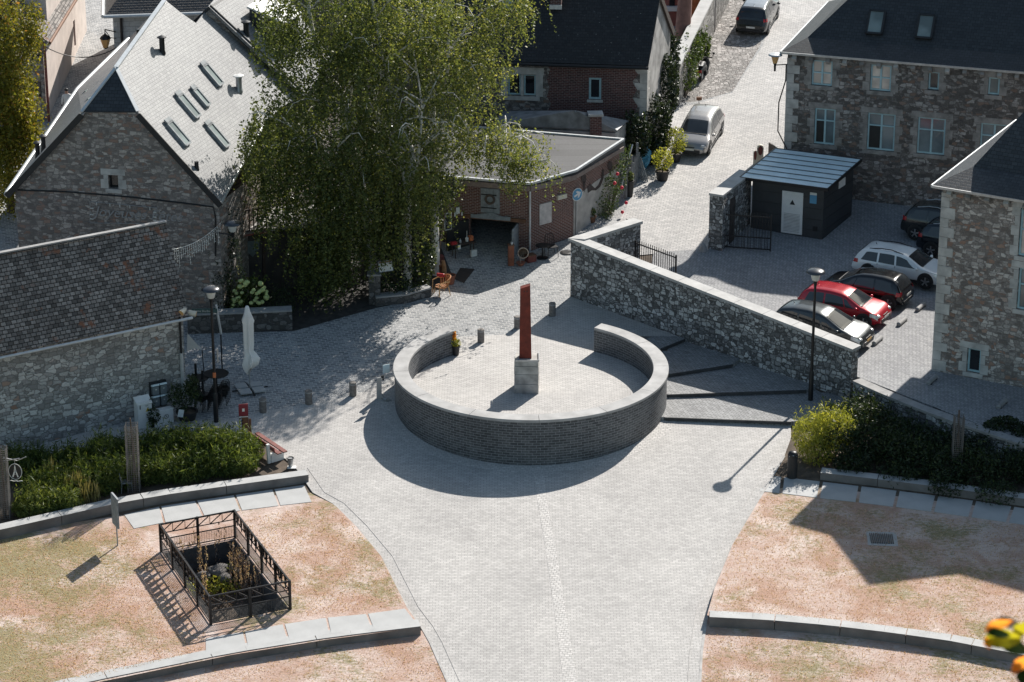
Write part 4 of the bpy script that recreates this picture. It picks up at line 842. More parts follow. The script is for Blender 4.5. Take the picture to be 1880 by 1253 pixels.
p=P(1093,241,zs+.2); m=MB(o); m.box(p.x,p.y+.2,zs-.1,.55,.5,1.05,rot=R(5)); ch=m.build('chimney',M_oldbrick,t); m=MB(o); m.box(p.x,p.y+.2,zs+.95,.72,.66,.1,rot=R(5)); m.build('chimney_cap',M_cop,ch)

# ---- large stone building, upper right
def hipped(name,label,c0,fd,sd,Lf,Ls,zb,ze,wm,rm,o1,h1,tk,ov,wins,holes_roof=()):
    """c0 near left corner; fd along the front to the right, sd along the left side to the back; skirt o1,h1 then slope tk"""
    t=thing(name,xy(c0)+fd*4+Z3*zb,label,'building'); o=t.location; q=lambda x,y,z:xy(c0)+fd*x+sd*y+Z3*z
    hs=[w[0] for w in wins]; m=MB(o)
    wallp(m,q(0,0,0),q(Lf,0,0),[(0,zb-1.2),(Lf,zb-1.2),(Lf,ze),(0,ze)],hs,.24); wallp(m,q(0,Ls,0),q(0,0,0),[(0,zb-1.2),(Ls,zb-1.2),(Ls,ze),(0,ze)])
    wallp(m,q(Lf,0,0),q(Lf,Ls,0),[(0,zb-1.2),(Ls,zb-1.2),(Ls,ze),(0,ze)]); wallp(m,q(Lf,Ls,0),q(0,Ls,0),[(0,zb-1.2),(Lf,zb-1.2),(Lf,ze),(0,ze)]); m.build('stone_wall',wm,t)
    for h,fm,gm,cols,rows,dp,sur in wins: win(t,q(0,0,0),q(Lf,0,0),h,fm,gm,cols,rows,dp,.075,surround=sur)
    # roof rings
    e=[q(-ov,-ov,ze),q(Lf+ov,-ov,ze),q(Lf+ov,Ls+ov,ze),q(-ov,Ls+ov,ze)]; k=o1-ov
    s=[q(k,k,ze+h1),q(Lf-k,k,ze+h1),q(Lf-k,Ls-k,ze+h1),q(k,Ls-k,ze+h1)]; hw=Ls/2; zr=ze+h1+(hw-k)*tk
    r0,r1=q(hw,hw,zr),q(Lf-hw,hw,zr); m=MB(o)
    nf=lambda pts: (pts[1]-pts[0]).cross(pts[2]-pts[0])
    for pts in ([e[0],e[1],s[1],s[0]],[e[1],e[2],s[2],s[1]],[e[2],e[3],s[3],s[2]],[e[3],e[0],s[0],s[3]],[s[0],s[1],r1,r0],[s[1],s[2],r1],[s[2],s[3],r0,r1],[s[3],s[0],r0]):
        v=nf(pts); m.slab(pts,v if v.z>0 else -v,.1)
    m.build('slate_roof',rm,t)
    m=MB(o)
    m.bar(e[3]-Z3*.06,e[0]-Z3*.06,.14,.11); m.build('gutter',M_zincl,t); m=MB(o)
    for i in range(3): m.bar(e[i]-Z3*.06,e[i+1]-Z3*.06,.12,.10)
    m.build('gutter',M_steel,t)
    for i in range(int(Lf/.8)): m=MB(o); m.bar(q(.35+i*.8,-.02,ze-.42),q(.35+i*.8,-.2,ze-.24),.2,.2,up=Z3); m.build('cornice_stone',M_ashb if i%3 else M_ashlar,t)
    quoins(t,q(0,0,0),fd,sd,zb-.3,ze-.35,M_ashlar)
    return t,q,(s,r0,r1,e)
cR=G(1437,352); e2_=P(1880,124,zat(cR,90)); fd=(xy(e2_)-xy(W(1438,90,cR,cR+Vector((1,0,0))))).normalized()
fd=(xy(G(1650,377))-xy(cR)).normalized(); zeB=zat(cR,93); sd=Vector((.33,.944,0)).normalized(); q0,q1=xy(cR),xy(cR)+fd*10
HB=lambda *r: hp(cR,q1,*r)
wins=[(HB(1490,112,1528,158),M_teal,M_glassw,2,(.5,),.16,M_ashb),(HB(1597.5,120,1636,168),M_teal,M_glassw,2,(.5,),.16,M_ashb),(HB(1704,133,1724,166),M_teal,M_glass,1,(),.2,M_ashb),(HB(1814,143,1835,175),M_teal,M_glassl,1,(),.16,M_ashb),
 (HB(1495,200,1533,266),M_teal,M_glassl,2,(.66,),.14,M_ashb),(HB(1592,209,1643,277),M_teal,M_glassl,2,(.66,),.14,M_ashb),(HB(1684,217,1735,284),M_teal,M_glassl,2,(.66,),.14,M_ashb),(HB(1799,228,1850,295),M_teal,M_glassl,2,(.66,),.14,M_ashb)]
t,qB,(s_,r0_,r1_,e_)=hipped('stone_barracks','large grey brown stone building with teal windows and a dark slate roof',cR,fd,sd,20.,9.,cR.z,zeB,M_brown2,M_slatemoss if 0 else brick('slate_barracks',(.045,.052,.058),(.028,.033,.038),(.012,.013,.015),w=.24,h=.16,ms=.012,stain=.5,bstr=.6,vary=.5,rough=.55,patch=((.34,.35,.36),5.,.68)),1.0,.5,1.05,.25,wins)
nB=(s_[1]-s_[0]).cross(r0_-s_[0]).normalized(); nB=nB if nB.z>0 else -nB
up_=(r0_-s_[0]); up_=(nB.cross(fd)).normalized(); up_=up_ if up_.z>0 else -up_
for x,y in ((1608,42),(1699,50)):
    p=PL(x,y,s_[0]+nB*.05,nB); w2,l2=.36,.6; Q=[p-fd*w2-up_*l2,p+fd*w2-up_*l2,p+fd*w2+up_*l2,p-fd*w2+up_*l2]; m=MB(t.location)
    for i in range(4): m.bar(Q[i]+nB*.04,Q[(i+1)%4]+nB*.04,.1,.14,up=nB)
    f2=m.build('skylight',M_dark,t); m=MB(t.location); m.slab([v+nB*.07 for v in Q],nB,.03); m.build('pane',M_skyl,f2)
# dark open casements in the lower windows
for h in (wins[4][0],wins[5][0]):
    dd,nn,_=wdir(cR,q1); a0=xy(cR); p3=lambda s,z,k:a0+dd*s+Z3*z-nn*k; m=MB(t.location); sm=(h[0]+h[1])/2; zm=h[2]+(h[3]-h[2])*.66
    m.quad(p3(h[0]+.09,h[2]+.09,.125),p3(sm-.05,h[2]+.09,.125),p3(sm-.05,zm-.05,.125),p3(h[0]+.09,zm-.05,.125)); m.build('open_casement',M_dark,t)
BAR=(cR,fd,sd,zeB)
# lamp on its corner and loose cable
p=W(1422,112,cR,q1)+Vector((0,-.3,0)); t2=thing('wall_lamp',p,'amber wall lamp on an arm at the corner of the large stone building','lamp')
m=MB(p); c0=xy(cR)+Z3*(p.z-.12); m.tube([p-Z3*.12,c0],.025,6); m.build('arm',M_black,t2); m=MB(p); m.lathe([(.045,-.42),(.06,-.1),(.10,-.02)],10,p.x,p.y,p.z); m.build('socket',M_black,t2); m=MB(p); m.lathe([(.10,-.02),(.2,.34)],12,p.x,p.y,p.z,caps=False); m.build('shade',M_amber,t2); m=MB(p); m.lathe([(.2,.34),(.34,.36),(.3,.42),(.001,.46)],14,p.x,p.y,p.z); m.build('cap',M_steel,t2)
pts=[xy(cR)-fd*.06+Vector((0,-.05,z)) for z in (p.z-.1,p.z-.9)]+[xy(cR)-fd*.35+Vector((0,-.08,z)) for z in (p.z-2.,p.z-3.4)]+[xy(cR)+fd*.3+Vector((0,-.1,p.z-4.6)),xy(cR)+fd*1.5+Vector((0,-.25,p.z-5.4))]
pipe(t,pts,.03,M_black,'loose_cable')
# ---- stone building at the right edge
c0=K(1711,680); fd=Vector((.876,-.482,0)).normalized(); sd=Vector((.482,.876,0)).normalized(); zeR_=zat(c0,338); q1=xy(c0)+fd*8
HR=lambda *r: hp(c0,q1,*r)
wins=[(HR(1775,641,1800,685),M_teal,M_glass,1,(),.18,M_ashlar),(HR(1871,385,1915,474),M_teal,M_glassw,2,(.55,),.16,M_ashlar),(HR(1868,495,1912,572),M_teal,M_glassl,2,(.6,),.16,M_ashlar)]
t,qR,RR=hipped('stone_corner_house','brown stone building with pale corner blocks and slate roof, right edge',c0,fd,sd,22.,9.4,PKZ,zeR_,M_barn,M_slate,1.25,.62,.88,.32,wins)
RBINFO=(c0,fd,sd,zeR_,RR)
e1=fd+sd; k_,apz=4.15,13.8
ap_=xy(c0)+e1*k_+Z3*apz; qq=lambda x,y,z:xy(c0)+fd*x+sd*y+Z3*z; s0=RR[0][0]; zs_=s0.z+.02; b0=(xy(s0)-xy(c0)).dot(fd)
bs=[qq(b0,b0,zs_),qq(2*k_-b0,b0,zs_),qq(2*k_-b0,2*k_-b0,zs_),qq(b0,2*k_-b0,zs_)]; m=MB(t.location)
for i in range(4):
    a_,b_=bs[i],bs[(i+1)%4]; v_=(b_-a_).cross(ap_-a_); m.slab([a_,b_,ap_],v_ if v_.z>0 else -v_,.06)
m.build('pavilion_roof',M_slate,t)
# snow hooks on the sunlit hip
# ---- transformer shed
sa=K(1379,419); sb=K(1509,441); d,n,L=wdir(sa,sb); sc_=xy(K(1563,396)); zT=zat(sb,346); t=thing('metal_shed',xy(sa).lerp(sc_,.5)+Z3*sa.z,'dark grey metal clad shed with a white door and seamed zinc roof','shed'); o=t.location
side=(sc_-xy(sb)); Ls=side.length; side/=Ls; zf=sb.z-.1; zTb=zT+.25
m=MB(o); sdl=xy(sa)+side*Ls; 
wallp(m,sa,sb,[(0,zf-.3),(L,zf-.3),(L,zT),(0,zT)]); wallp(m,sb,sc_,[(0,zf-.3),(Ls,zf-.3),(Ls,zTb),(0,zT)]); wallp(m,sdl,sa,[(0,zf-.3),(Ls,zf-.3),(Ls,zT),(0,zTb)]); wallp(m,sc_,sdl,[(0,zf-.3),(L,zf-.3),(L,zTb),(0,zTb)]); m.build('clad_wall',M_panelgrey,t)
m=MB(o)
for i in range(1,5): 
    z=zf+(zT-zf)*i/5; m.bar(xy(sa)+n*.004+Z3*z,xy(sb)+n*.004+Z3*z,.012,.012); m.bar(xy(sb)+Vector((side.y,-side.x,0))*.004+Z3*z,sc_+Vector((side.y,-side.x,0))*.004+Z3*z,.012,.012)
m.build('panel_joint',plain('joint',(.012,.012,.013),.6),t)
o1=.35; A=xy(sa)-d*.5+n*o1; Bq=xy(sb)+d*.28+n*o1; Cq=sc_+d*.28-n*.3; Dq=sdl-d*.5-n*.3; rr=[A+Z3*(zT+.02),Bq+Z3*(zT+.02),Cq+Z3*(zTb+.06),Dq+Z3*(zTb+.06)]
m=MB(o); m.slab([v+Z3*.1 for v in rr],Z3,.1); rf=m.build('zinc_roof',M_zinc,t)
m=MB(o)
for i in range(1,7): u=i/7; m.bar(rr[0].lerp(rr[3],u)+Z3*.125,rr[1].lerp(rr[2],u)+Z3*.125,.028,.035)
m.build('roof_seam',plain('seam',(.15,.17,.18),.5,.2),rf)
m=MB(o)
for i in range(4): m.bar(rr[i]+Z3*.05,rr[(i+1)%4]+Z3*.05,.06,.14)
m.build('roof_edge',M_black,t)
h=hp(sa,sb,1435.5,352,1474,429); q=lambda s,z,k:xy(sa)+d*s+n*k+Z3*z; sm=(h[0]+h[1])/2
m=MB(o); m.bar(q(sm,h[2],.02),q(sm,h[3],.02),h[1]-h[0],.06,up=n); dr=m.build('door',M_white,t)
m=MB(o)
for i in range(13): z=h[2]+.12+i*.07; m.bar(q(h[0]+.12,z,.058),q(h[1]-.12,z,.058),.022,.03,up=n)
m.build('louvre',plain('louvre',(.42,.42,.42),.5),dr)
m=MB(o); zz=h[3]-.62; m.slab([q(sm-.13,zz,.056),q(sm+.13,zz,.056),q(sm,zz+.24,.056)],n,.005); m.build('warning_label',M_dark,dr)
h=hp(sa,sb,1487,354,1499.5,374); m=MB(o); m.bar(q((h[0]+h[1])/2,h[2],.012),q((h[0]+h[1])/2,h[3]-.12,.012),h[1]-h[0],.02,up=n); sg=m.build('info_plate',M_blue,t); m=MB(o); m.bar(q((h[0]+h[1])/2,h[3]-.115,.014),q((h[0]+h[1])/2,h[3],.014),h[1]-h[0],.02,up=n); m.build('plate_header',M_paper,sg)
h=hp(sa,sb,1492,416,1501,425); m=MB(o); m.bar(q((h[0]+h[1])/2,h[2],.006),q((h[0]+h[1])/2,h[3],.006),h[1]-h[0],.01,up=n); m.build('vent_opening',M_black,t)
sn=Vector((side.y,-side.x,0)); h=hp(sb,sc_,1540,329,1551,343); m=MB(o); m.bar(xy(sb)+side*(h[0]+h[1])/2+sn*.015+Z3*h[2],xy(sb)+side*(h[0]+h[1])/2+sn*.015+Z3*h[3],h[1]-h[0],.03,up=sn); m.build('side_vent',M_white,t)
# ---------------------------------------------------------------- walls, gates, lamps, street furniture
# tall rubble wall between the steps and the car park
A=G(1047,545); B=P(1560,735,-.45); TA=zat(A,438); TB=zat(B,640); d,n,L=wdir(A,B); th=.46
t=thing('rubble_wall',A.lerp(B,.5),'tall dark rubble stone wall with a pale flat coping beside the car park','wall'); o=t.location
sl=(TB-TA)/L; q=lambda s,k,z:xy(A)+d*s-n*k+Z3*z; zt=lambda s:TA+sl*s-.12
RE=P(1163,404,TA-.05); rd_=(xy(RE)-xy(A)); RL=rd_.length; rd_/=RL; rn_=Vector((rd_.y,-rd_.x,0))
m=MB(o); wallp(m,A,B,[(0,-1.4),(L,-1.4),(L,zt(L)),(0,zt(0))]); bk=xy(A)-n*th; wallp(m,B,xy(B)-n*th,[(0,-1.4),(th,-1.4),(th,zt(L)),(0,zt(L))]); wallp(m,xy(B)-n*th,bk,[(0,-1.4),(L,-1.4),(L,zt(0)),(0,zt(L))])
m.build('rubble_masonry',M_stonew,t)
m=MB(o); rA=xy(A); rE=xy(RE); w_=rn_*.46
wallp(m,rA+w_*.0,rE,[(0,-1),(RL,-1),(RL,TA-.12),(0,TA-.12)]); wallp(m,rE,rE-w_,[(0,-1),(.46,-1),(.46,TA-.12),(0,TA-.12)]); wallp(m,rE-w_*-1,rA-w_*-1,[(0,-1),(RL,-1),(RL,TA-.12),(0,TA-.12)]) if 0 else None
m2=rA+rn_*.46; wallp(m,m2+rd_*.3,rE+rn_*.46,[(0,-1),(RL-.3,-1),(RL-.3,TA-.12),(0,TA-.12)]); wallp(m,rE+rn_*.46,rE,[(0,-1),(.46,-1),(.46,TA-.12),(0,TA-.12)]); wallp(m,rE,rA,[(0,-1),(RL,-1),(RL,TA-.12),(0,TA-.12)])
m.build('return_masonry',M_stonew,t)
ov=.07; nsg=10
for i in range(nsg):
    s0,s1=L*i/nsg-(ov if i==0 else -.008),L*(i+1)/nsg+(ov if i==nsg-1 else -.008); m=MB(o); up=Z3
    pts=[q(s0,-ov,zt(s0)+.12),q(s1,-ov,zt(s1)+.12),q(s1,th+ov,zt(s1)+.12),q(s0,th+ov,zt(s0)+.12)]; m.slab(pts,Z3,.118); m.build('coping_stone',M_cop,t)
m=MB(o); o2=.07; z=TA+.012; pts=[rA-rn_*o2-rd_*.1+Z3*z,rE+rd_*o2-rn_*o2+Z3*z,rE+rd_*o2+rn_*(.46+o2)+Z3*z,rA+rn_*(.46+o2)+rd_*.35+Z3*z]; m.slab(pts,Z3,.13); m.build('coping_stone',M_cop,t)
# low retaining wall
pts=[P(x,y,PKZ+.03) for x,y in ((1567,699),(1616,721),(1682,748),(1752,774),(1880,817),(2050,880))]
t=thing('retaining_wall',Vector((pts[2].x,pts[2].y,gz(pts[2].y))),'low stone retaining wall below the car park edge, above the shrubs','wall'); o=t.location
m=MB(o)
for a,b in zip(pts,pts[1:]): L_=(xy(b)-xy(a)).length; wallp(m,a,b,[(0,-2.2),(L_,-2.2),(L_,PKZ-.06),(0,PKZ-.06)])
m.build('rubble_masonry',M_stonew,t)
m=MB(o)
for a,b in zip(pts,pts[1:]):
    dd,nn,_=wdir(a,b); dd2=dd*.004; m.slab([xy(a)+nn*.05+dd2+Z3*(PKZ+.035),xy(b)+nn*.05-dd2+Z3*(PKZ+.035),xy(b)-nn*.42-dd2+Z3*(PKZ+.035),xy(a)-nn*.42+dd2+Z3*(PKZ+.035)],Z3,.1)
m.build('coping_stone',M_kerbm,t)
# gate wall and iron gates
g0=K(1305,457); g1=K(1380,421); T=zat(g0,354); p0,p1,p2,p3_=[P(x,y,T) for x,y in ((1303,354),(1328,358),(1380,318),(1357,312))]
t=thing('gate_wall',g0,'short stone gate wall with a sunlit coping beside the metal shed','wall'); o=t.location
m=MB(o); m.prism([p0,p1,p2,p3_],0.,T-.1); m.build('rubble_masonry',M_stonew,t)
m=MB(o); cc=(p0+p1+p2+p3_)/4; m.slab([p+(p-cc).normalized()*.07 for p in (p0,p1,p2,p3_)],Z3,.1); m.build('coping_stone',M_cop,t)
m=MB(o); dd,nn,L_=wdir(p1,p2); h=(.7,1.6); m.bar(xy(p1)+dd*1.15+nn*.01+Z3*.5,xy(p1)+dd*1.15+nn*.01+Z3*(T-.5),.62,.03,up=nn); m.build('walled_niche',plain('niche',(.05,.04,.037),.9,var=.5,vscale=3,bump=.5),t)
gs=G(1291,462); m=MB(gs); m.lathe([(.17,-.1),(.16,.2),(.08,.38),(.001,.42)],10,gs.x,gs.y,gs.z); tag(m.build('guard_stone',M_kerbm,smooth=50),'small worn guard stone at the foot of the gate wall','guard stone')
def gate(name,a,b,h,label,grp):
    a,b=Vector(a),Vector(b); tt=thing(name,a,label,'gate',grp); dd=(xy(b)-xy(a)); L_=dd.length; dd/=L_; m=MB(a)
    for z in (.08,.62,h-.12): m.bar(a+Z3*z,a+dd*L_+Z3*z,.045,.05)
    for s in (0,L_): m.bar(a+dd*s,a+dd*s+Z3*h,.06,.06,up=dd)
    m.build('frame',M_black,tt); m=MB(a); nb=int(L_/.13)
    for i in range(1,nb):
        s=L_*i/nb; m.bar(a+dd*s+Z3*.08,a+dd*s+Z3*(h+.06),.024,.024,up=dd)
        if i%2==0: m.bar(a+dd*(s+L_/nb/2)+Z3*.08,a+dd*(s+L_/nb/2)+Z3*.62,.02,.02,up=dd)
    m.build('bars',M_black,tt); return tt
GG='open iron gate leaves of the car park'
gate('iron_gate',K(1330,456),K(1414,463),1.75,'open black iron gate leaf standing in front of the metal shed',GG)
ga_=P(1167,436,TA-.6); zb_=.42; ga_=Vector((ga_.x,ga_.y,zb_)); gate('iron_gate',ga_,Vector((ga_.x+1.7,ga_.y-1.9,zb_)),TA-.75-zb_,'open iron gate leaf behind the end of the tall rubble wall',GG)
# fence panel at the corner of the barracks
a_=G(1437,288); b_=G(1409,300); tt=thing('board_panel',b_,'dark boarded fence panel between street and large stone building','fence'); 
a0=xy(BAR[0])-BAR[1]*.05; 
m=MB(b_); c1_=P(1438,232,3.2); m.slab([Vector((BAR[0].x-.05,BAR[0].y-.2,.6)),Vector((BAR[0].x-.05,BAR[0].y-.2,3.2)),P(1411,262,2.6),Vector((P(1411,262,2.6).x,P(1411,262,2.6).y,.6))],Vector((-1,-.4,0)),.06); m.build('boards',M_darkwood,tt)
# lamps
def lamphead(par,p,r=.385,o=None):
    m=MB(par.location); m.lathe([(.055,-.62),(.085,-.42),(.12,-.36)],12,p.x,p.y,p.z); m.build('neck',M_black,par,smooth=40)
    m=MB(par.location); m.lathe([(.115,-.36),(.145,-.33),(.215,-.03)],18,p.x,p.y,p.z,caps=False); m.build('lamp_bowl',M_lampg,par,smooth=50)
    m=MB(par.location); m.lathe([(r*.96,-.02),(r,.0),(r*.97,.035),(r*.8,.085),(r*.45,.125),(.001,.14)],24,p.x,p.y,p.z); m.build('lamp_cap',M_lcap,par,smooth=35)
M_lcap=plain('lamp_cap_metal',(.10,.10,.105),.28,.75,var=.1)
def lamp(b,ytop,label):
    h=zat(b,ytop)-b.z; tt=thing('street_lamp',b,label,'street lamp','black street lamps with round caps'); m=MB(b)
    m.lathe([(.10,-.2),(.10,1.22),(.075,1.3)],12,b.x,b.y,b.z); m.build('base_sleeve',M_black,tt,smooth=40); m=MB(b); m.lathe([(.062,1.25),(.052,h-.6)],10,b.x,b.y,b.z); m.build('post',M_black,tt,smooth=40); lamphead(tt,b+Z3*h); return tt,h
l1,h1=lamp(P(1488,735,-.42),500,'black street lamp in front of the tall rubble wall'); l2,h2=lamp(G(397,775),532,'black street lamp by the stacked cafe chairs, with a small plate on its post')
b=l2.location; m=MB(b); m.bar(b+Vector((.17,-.02,2.62)),b+Vector((.17,-.02,3.22)),.16,.05); pl=m.build('plate',M_steel,l2); m=MB(b); m.bar(b+Vector((.02,-.06,2.55)),b+Vector((.02,-.06,3.15)),.2,.06); m.build('ballast_box',M_black,l2); m=MB(b); m.lathe([(.062,1.95),(.066,1.97),(.066,2.15),(.062,2.17)],10,b.x,b.y,b.z,caps=False); m.build('sticker',M_orange,l2)
p=W(430,398,ga,gb)+Vector((0,-.9,0)); tt=thing('wall_lamp',p,'pale disc wall lamp on an arm at the corner of the gable house','lamp'); lamphead(tt,p); m=MB(p); m.tube([p-Z3*.5,p-Z3*.5+Vector((-.75,.3,0))],.03,6); m.build('arm',M_black,tt)
# direction / road sign on the brick shop
b=G(1058,432); s=thing('road_sign',b,'round blue road sign with a white arrow on a grey post','road sign'); zc_=zat(b,357)-b.z; m=MB(b); m.lathe([(.035,-.1),(.035,zc_+.3)],8,b.x,b.y,b.z); m.build('post',M_steel,s,smooth=40)
nn=Vector((.62,-.78,0)).normalized(); dx=Z3.cross(nn); c0=b+Z3*zc_+nn*.05; r=.31
ring=lambda rr,k:[c0+nn*k+(dx*math.cos(v)+Z3*math.sin(v))*rr for v in [2*math.pi*i/24 for i in range(24)]]
m=MB(b); m.slab(ring(r,.0),nn,.02); m.build('sign_rim',M_white,s); m=MB(b); m.slab(ring(r*.9,.006),nn,.004); dsc=m.build('sign_face',M_blue,s)
m=MB(b); u=(dx*.94+Z3*.34).normalized(); v=nn.cross(u); ar=[(-.2,-.045),(.02,-.045),(-.05,-.17),(.05,-.17),(.22,0),(.05,.17),(-.05,.17),(.02,.045),(-.2,.045)]
m.add([c0+nn*.012+u*x+v*y for x,y in ar],[list(range(9))]); m.build('arrow',M_white,s)
# street name sign behind the lamp and slanting tube
a_=P(352,571,2.6); b_=P(399,571,2.6); s=thing('name_sign',a_,'dark green street name sign beside the eave of the low stone house','sign'); m=MB(a_); m.bar(a_,b_,.03,.2); m.build('board',plain('sign_green',(.05,.10,.10),.5),s); text3('Petite Durbuy',.13,M_paper,'lettering',s,a_+Vector((.08,-.02,-.045)),(b_-a_),(0,0,1),.001)
m=MB(a_); m.tube([b_+Vector((-.05,.05,.25)),b_+Vector((.12,.02,-1.05))],.05,8); m.build('support_tube',M_zincl,s); m=MB(a_); m.tube([Vector((b_.x+.1,b_.y+.03,b_.z-1.)),Vector((b_.x+.1,b_.y+.03,-.3))],.03,8); m.build('post',M_black,s)
# closed parasol
b=G(459,716); s=thing('closed_parasol',b,'closed white parasol with slab weighted foot on the cobbles','parasol'); h=zat(b,562)-b.z; m=MB(b); m.lathe([(.03,0),(.03,h-.1)],8,b.x,b.y,b.z); m.build('pole',M_steel,s)
m=MB(b); prof=[(.02,h+.02),(.07,h-.02),(.13,h-.3),(.235,h-.62),(.2,h-.75),(.19,h-1.6),(.17,h-1.95),(.24,h-2.15),(.33,h-2.45),(.27,h-2.72),(.1,h-2.9)]; nn_=22
vs=[]; 
for i,(r,z) in enumerate(prof):
    for k in range(nn_):
        a=2*math.pi*k/nn_; rr=r*(1+.22*math.cos(a*6+i*.35)*(1 if i>2 else .3)+.12*math.cos(a*3+1)); off=(.10 if 7<=i<=9 else 0)
        vs.append((b.x+rr*math.cos(a)+off,b.y+rr*math.sin(a),b.z+z+(.18*math.cos(a+.6) if i>=8 else 0)))
m.add(vs,[[i*nn_+k,(i+1)*nn_+k,(i+1)*nn_+(k+1)%nn_,i*nn_+(k+1)%nn_] for i in range(len(prof)-1) for k in range(nn_)]); m.build('canopy',M_cloth,s,smooth=60)
m=MB(b)
for ang in (20,110,200,290): x,y=.36*math.cos(R(ang)),.36*math.sin(R(ang)); m.bar(b+Vector((0,0,.04)),b+Vector((x*2.1,y*2.1,.04)),.05,.04)
m.build('foot_cross',M_black,s)
for ang in (65,155,245,335):
    x,y=.42*math.cos(R(ang)),.42*math.sin(R(ang)); m=MB(b); m.box(b.x+x,b.y+y,b.z+.05,.5,.5,.07,rot=R(20)); m.build('foot_slab',M_slab,s,bevel=.01)
# awning corner behind the low house
a1,a2,a3=P(344,612,1.9),P(343,646,1.1),P(371,643,1.2); s=thing('shade_sail',a3,'white cloth shade sail corner behind the low stone house','shade sail'); m=MB(a3); m.slab([a1,a2,a2.lerp(a3,.5)+Z3*.12,a3],Vector((.2,-1,.5)),.02); m.build('cloth',M_cloth,s); m=MB(a3); m.tube([a3,a3+Vector((.05,.1,-1.6))],.02,6); m.build('post',M_black,s)
# steel post with plate
b=G(697,733); s=thing('steel_post',b,'tilted white steel post carrying a small grey plate left of the round wall','post'); m=MB(b); z=zat(b,694)-b.z
m.add([b+Vector(v) for v in ((-.13,-.06,0),(.08,-.06,0),(.08,.06,0),(-.13,.06,0),(-.10,-.06,z),(.10,-.06,z+.03),(.10,.06,z+.03),(-.10,.06,z))],[[3,2,1,0],[4,5,6,7],[0,1,5,4],[1,2,6,5],[2,3,7,6],[3,0,4,7]]); m.tube([b+Vector((.06,0,.22)),b+Vector((.16,-.04,.06)),b+Vector((.27,-.08,.03))],.05,8); m.build('column',M_steel,s)
m=MB(b); m.bar(b+Vector((.16,-.05,z-.08)),b+Vector((.16,-.05,z+.12)),.05,.06); m.bar(b+Vector((.10,-.02,z+.0)),b+Vector((.10,-.02,z+.1)),.04,.05); m.build('mount',M_black,s)
m=MB(b); c0=b+Vector((.30,-.05,z+.40)); u=Vector((.9,.45,0)).normalized(); m.slab([c0-u*.15-Z3*.17,c0+u*.15-Z3*.17,c0+u*.15+Z3*.20,c0-u*.15+Z3*.20],Vector((.45,-.9,0)),.02); m.build('plate',M_zinc,s)
m=MB(b); m.slab([b+Vector(v) for v in ((.02,-.2,.02),(.3,-.34,.02),(.5,-.12,.02),(.25,.02,.02))],Z3,.03); m.build('foot_plate',M_steel,s)
# red sign totem, bench and ash bin
b=G(450,808); s=thing('sign_totem',b,'rust brown totem with a wine red sign panel at the end of the hedge','sign'); z=zat(b,741)-b.z; m=MB(b); m.box(b.x+.02,b.y+.06,b.z,.26,.12,z-.05,rot=R(12)); m.build('totem_body',M_brownwood,s); m=MB(b); m.box(b.x-.02,b.y-.03,b.z+z-.52,.37,.05,.5,rot=R(12)); pn=m.build('sign_panel',M_wine,s)
m=MB(b)
for i in range(3): m.box(b.x-.11+.11*i,b.y-.062+.022*i,b.z+z-.15,.05,.004,.06,rot=R(12))
m.box(b.x-.02,b.y-.058,b.z+z-.33,.10,.004,.13,rot=R(12)); m.build('pictogram',M_paper,pn); m=MB(b); m.box(b.x-.02,b.y-.05,b.z+z-.58,.36,.012,.035,rot=R(12)); m.build('white_strip',M_paper,s)
m=MB(b); 
for dx in (-.2,): m.bar(b+Vector((dx,-.05,0)),b+Vector((dx,-.05,z-.1)),.02,.02)
for i in range(7): m.bar(b+Vector((-.2,-.05,.15+i*.13)),b+Vector((-.04,-.03,.22+i*.13)),.015,.03)
m.build('side_trellis',M_black,s); m=MB(b); m.box(b.x+.21,b.y+.1,b.z,.1,.08,z*.55); m.build('rear_fin',M_brownwood,s)
b0_,b1_=G(462,819),G(511,852); d,n,L=wdir(b0_,b1_); s=thing('park_bench',b0_.lerp(b1_,.5),'red brown slatted bench on white concrete supports facing the square','bench'); o=s.location; bz=lambda s_,k,z:xy(b0_)+d*s_+n*k+Z3*(b0_.z+(b1_.z-b0_.z)*s_/L+z)
nb=n if n.x<0 else -n   # towards the hedge (back)
bz=lambda s_,k,z:xy(b0_)+d*s_+nb*k+Z3*(b0_.z+(b1_.z-b0_.z)*s_/L+z)
for k,z,nm in ((-.32,.44,'seat_plank'),(-.05,.44,'seat_plank'),(.2,.66,'backrest_plank')):
    m=MB(o); m.bar(bz(-.1,k,z),bz(L+.05,k,z),.2,.05,up=Z3 if nm[0]=='s' else -nb+Z3*.2); m.build(nm,M_redwood,s,bevel=.01)
for s_ in (.05,L-.25):
    m=MB(o); m.bar(bz(s_,-.4,.2),bz(s_,.18,.2),.1,.4); m.bar(bz(s_,.27,0),bz(s_,.30,.82),.12,.1,up=d); m.build('support',M_white,s)
b=G(533.5,858); s=thing('ash_bin',b,'small silver ash bin standing on the kerb beside the bench','bin'); m=MB(b); m.lathe([(.08,.02),(.13,.36),(.14,.36)],14,b.x,b.y,b.z+.02); m.build('bucket',M_steel,s,smooth=40); m=MB(b); m.box(b.x+.05,b.y-.05,b.z,.34,.26,.03); m.build('foot_plate',M_white,s); m=MB(b); m.tube([b+Vector((-.25,0,.34)),b+Vector((.1,.03,.36))],.015,5); m.build('handle',M_black,s)
m=MB(b); m.tube([b+Vector((.13*math.cos(v),.13*math.sin(v),.39)) for v in [2*math.pi*i/12 for i in range(13)]],.02,5); m.build('rim',M_black,s)
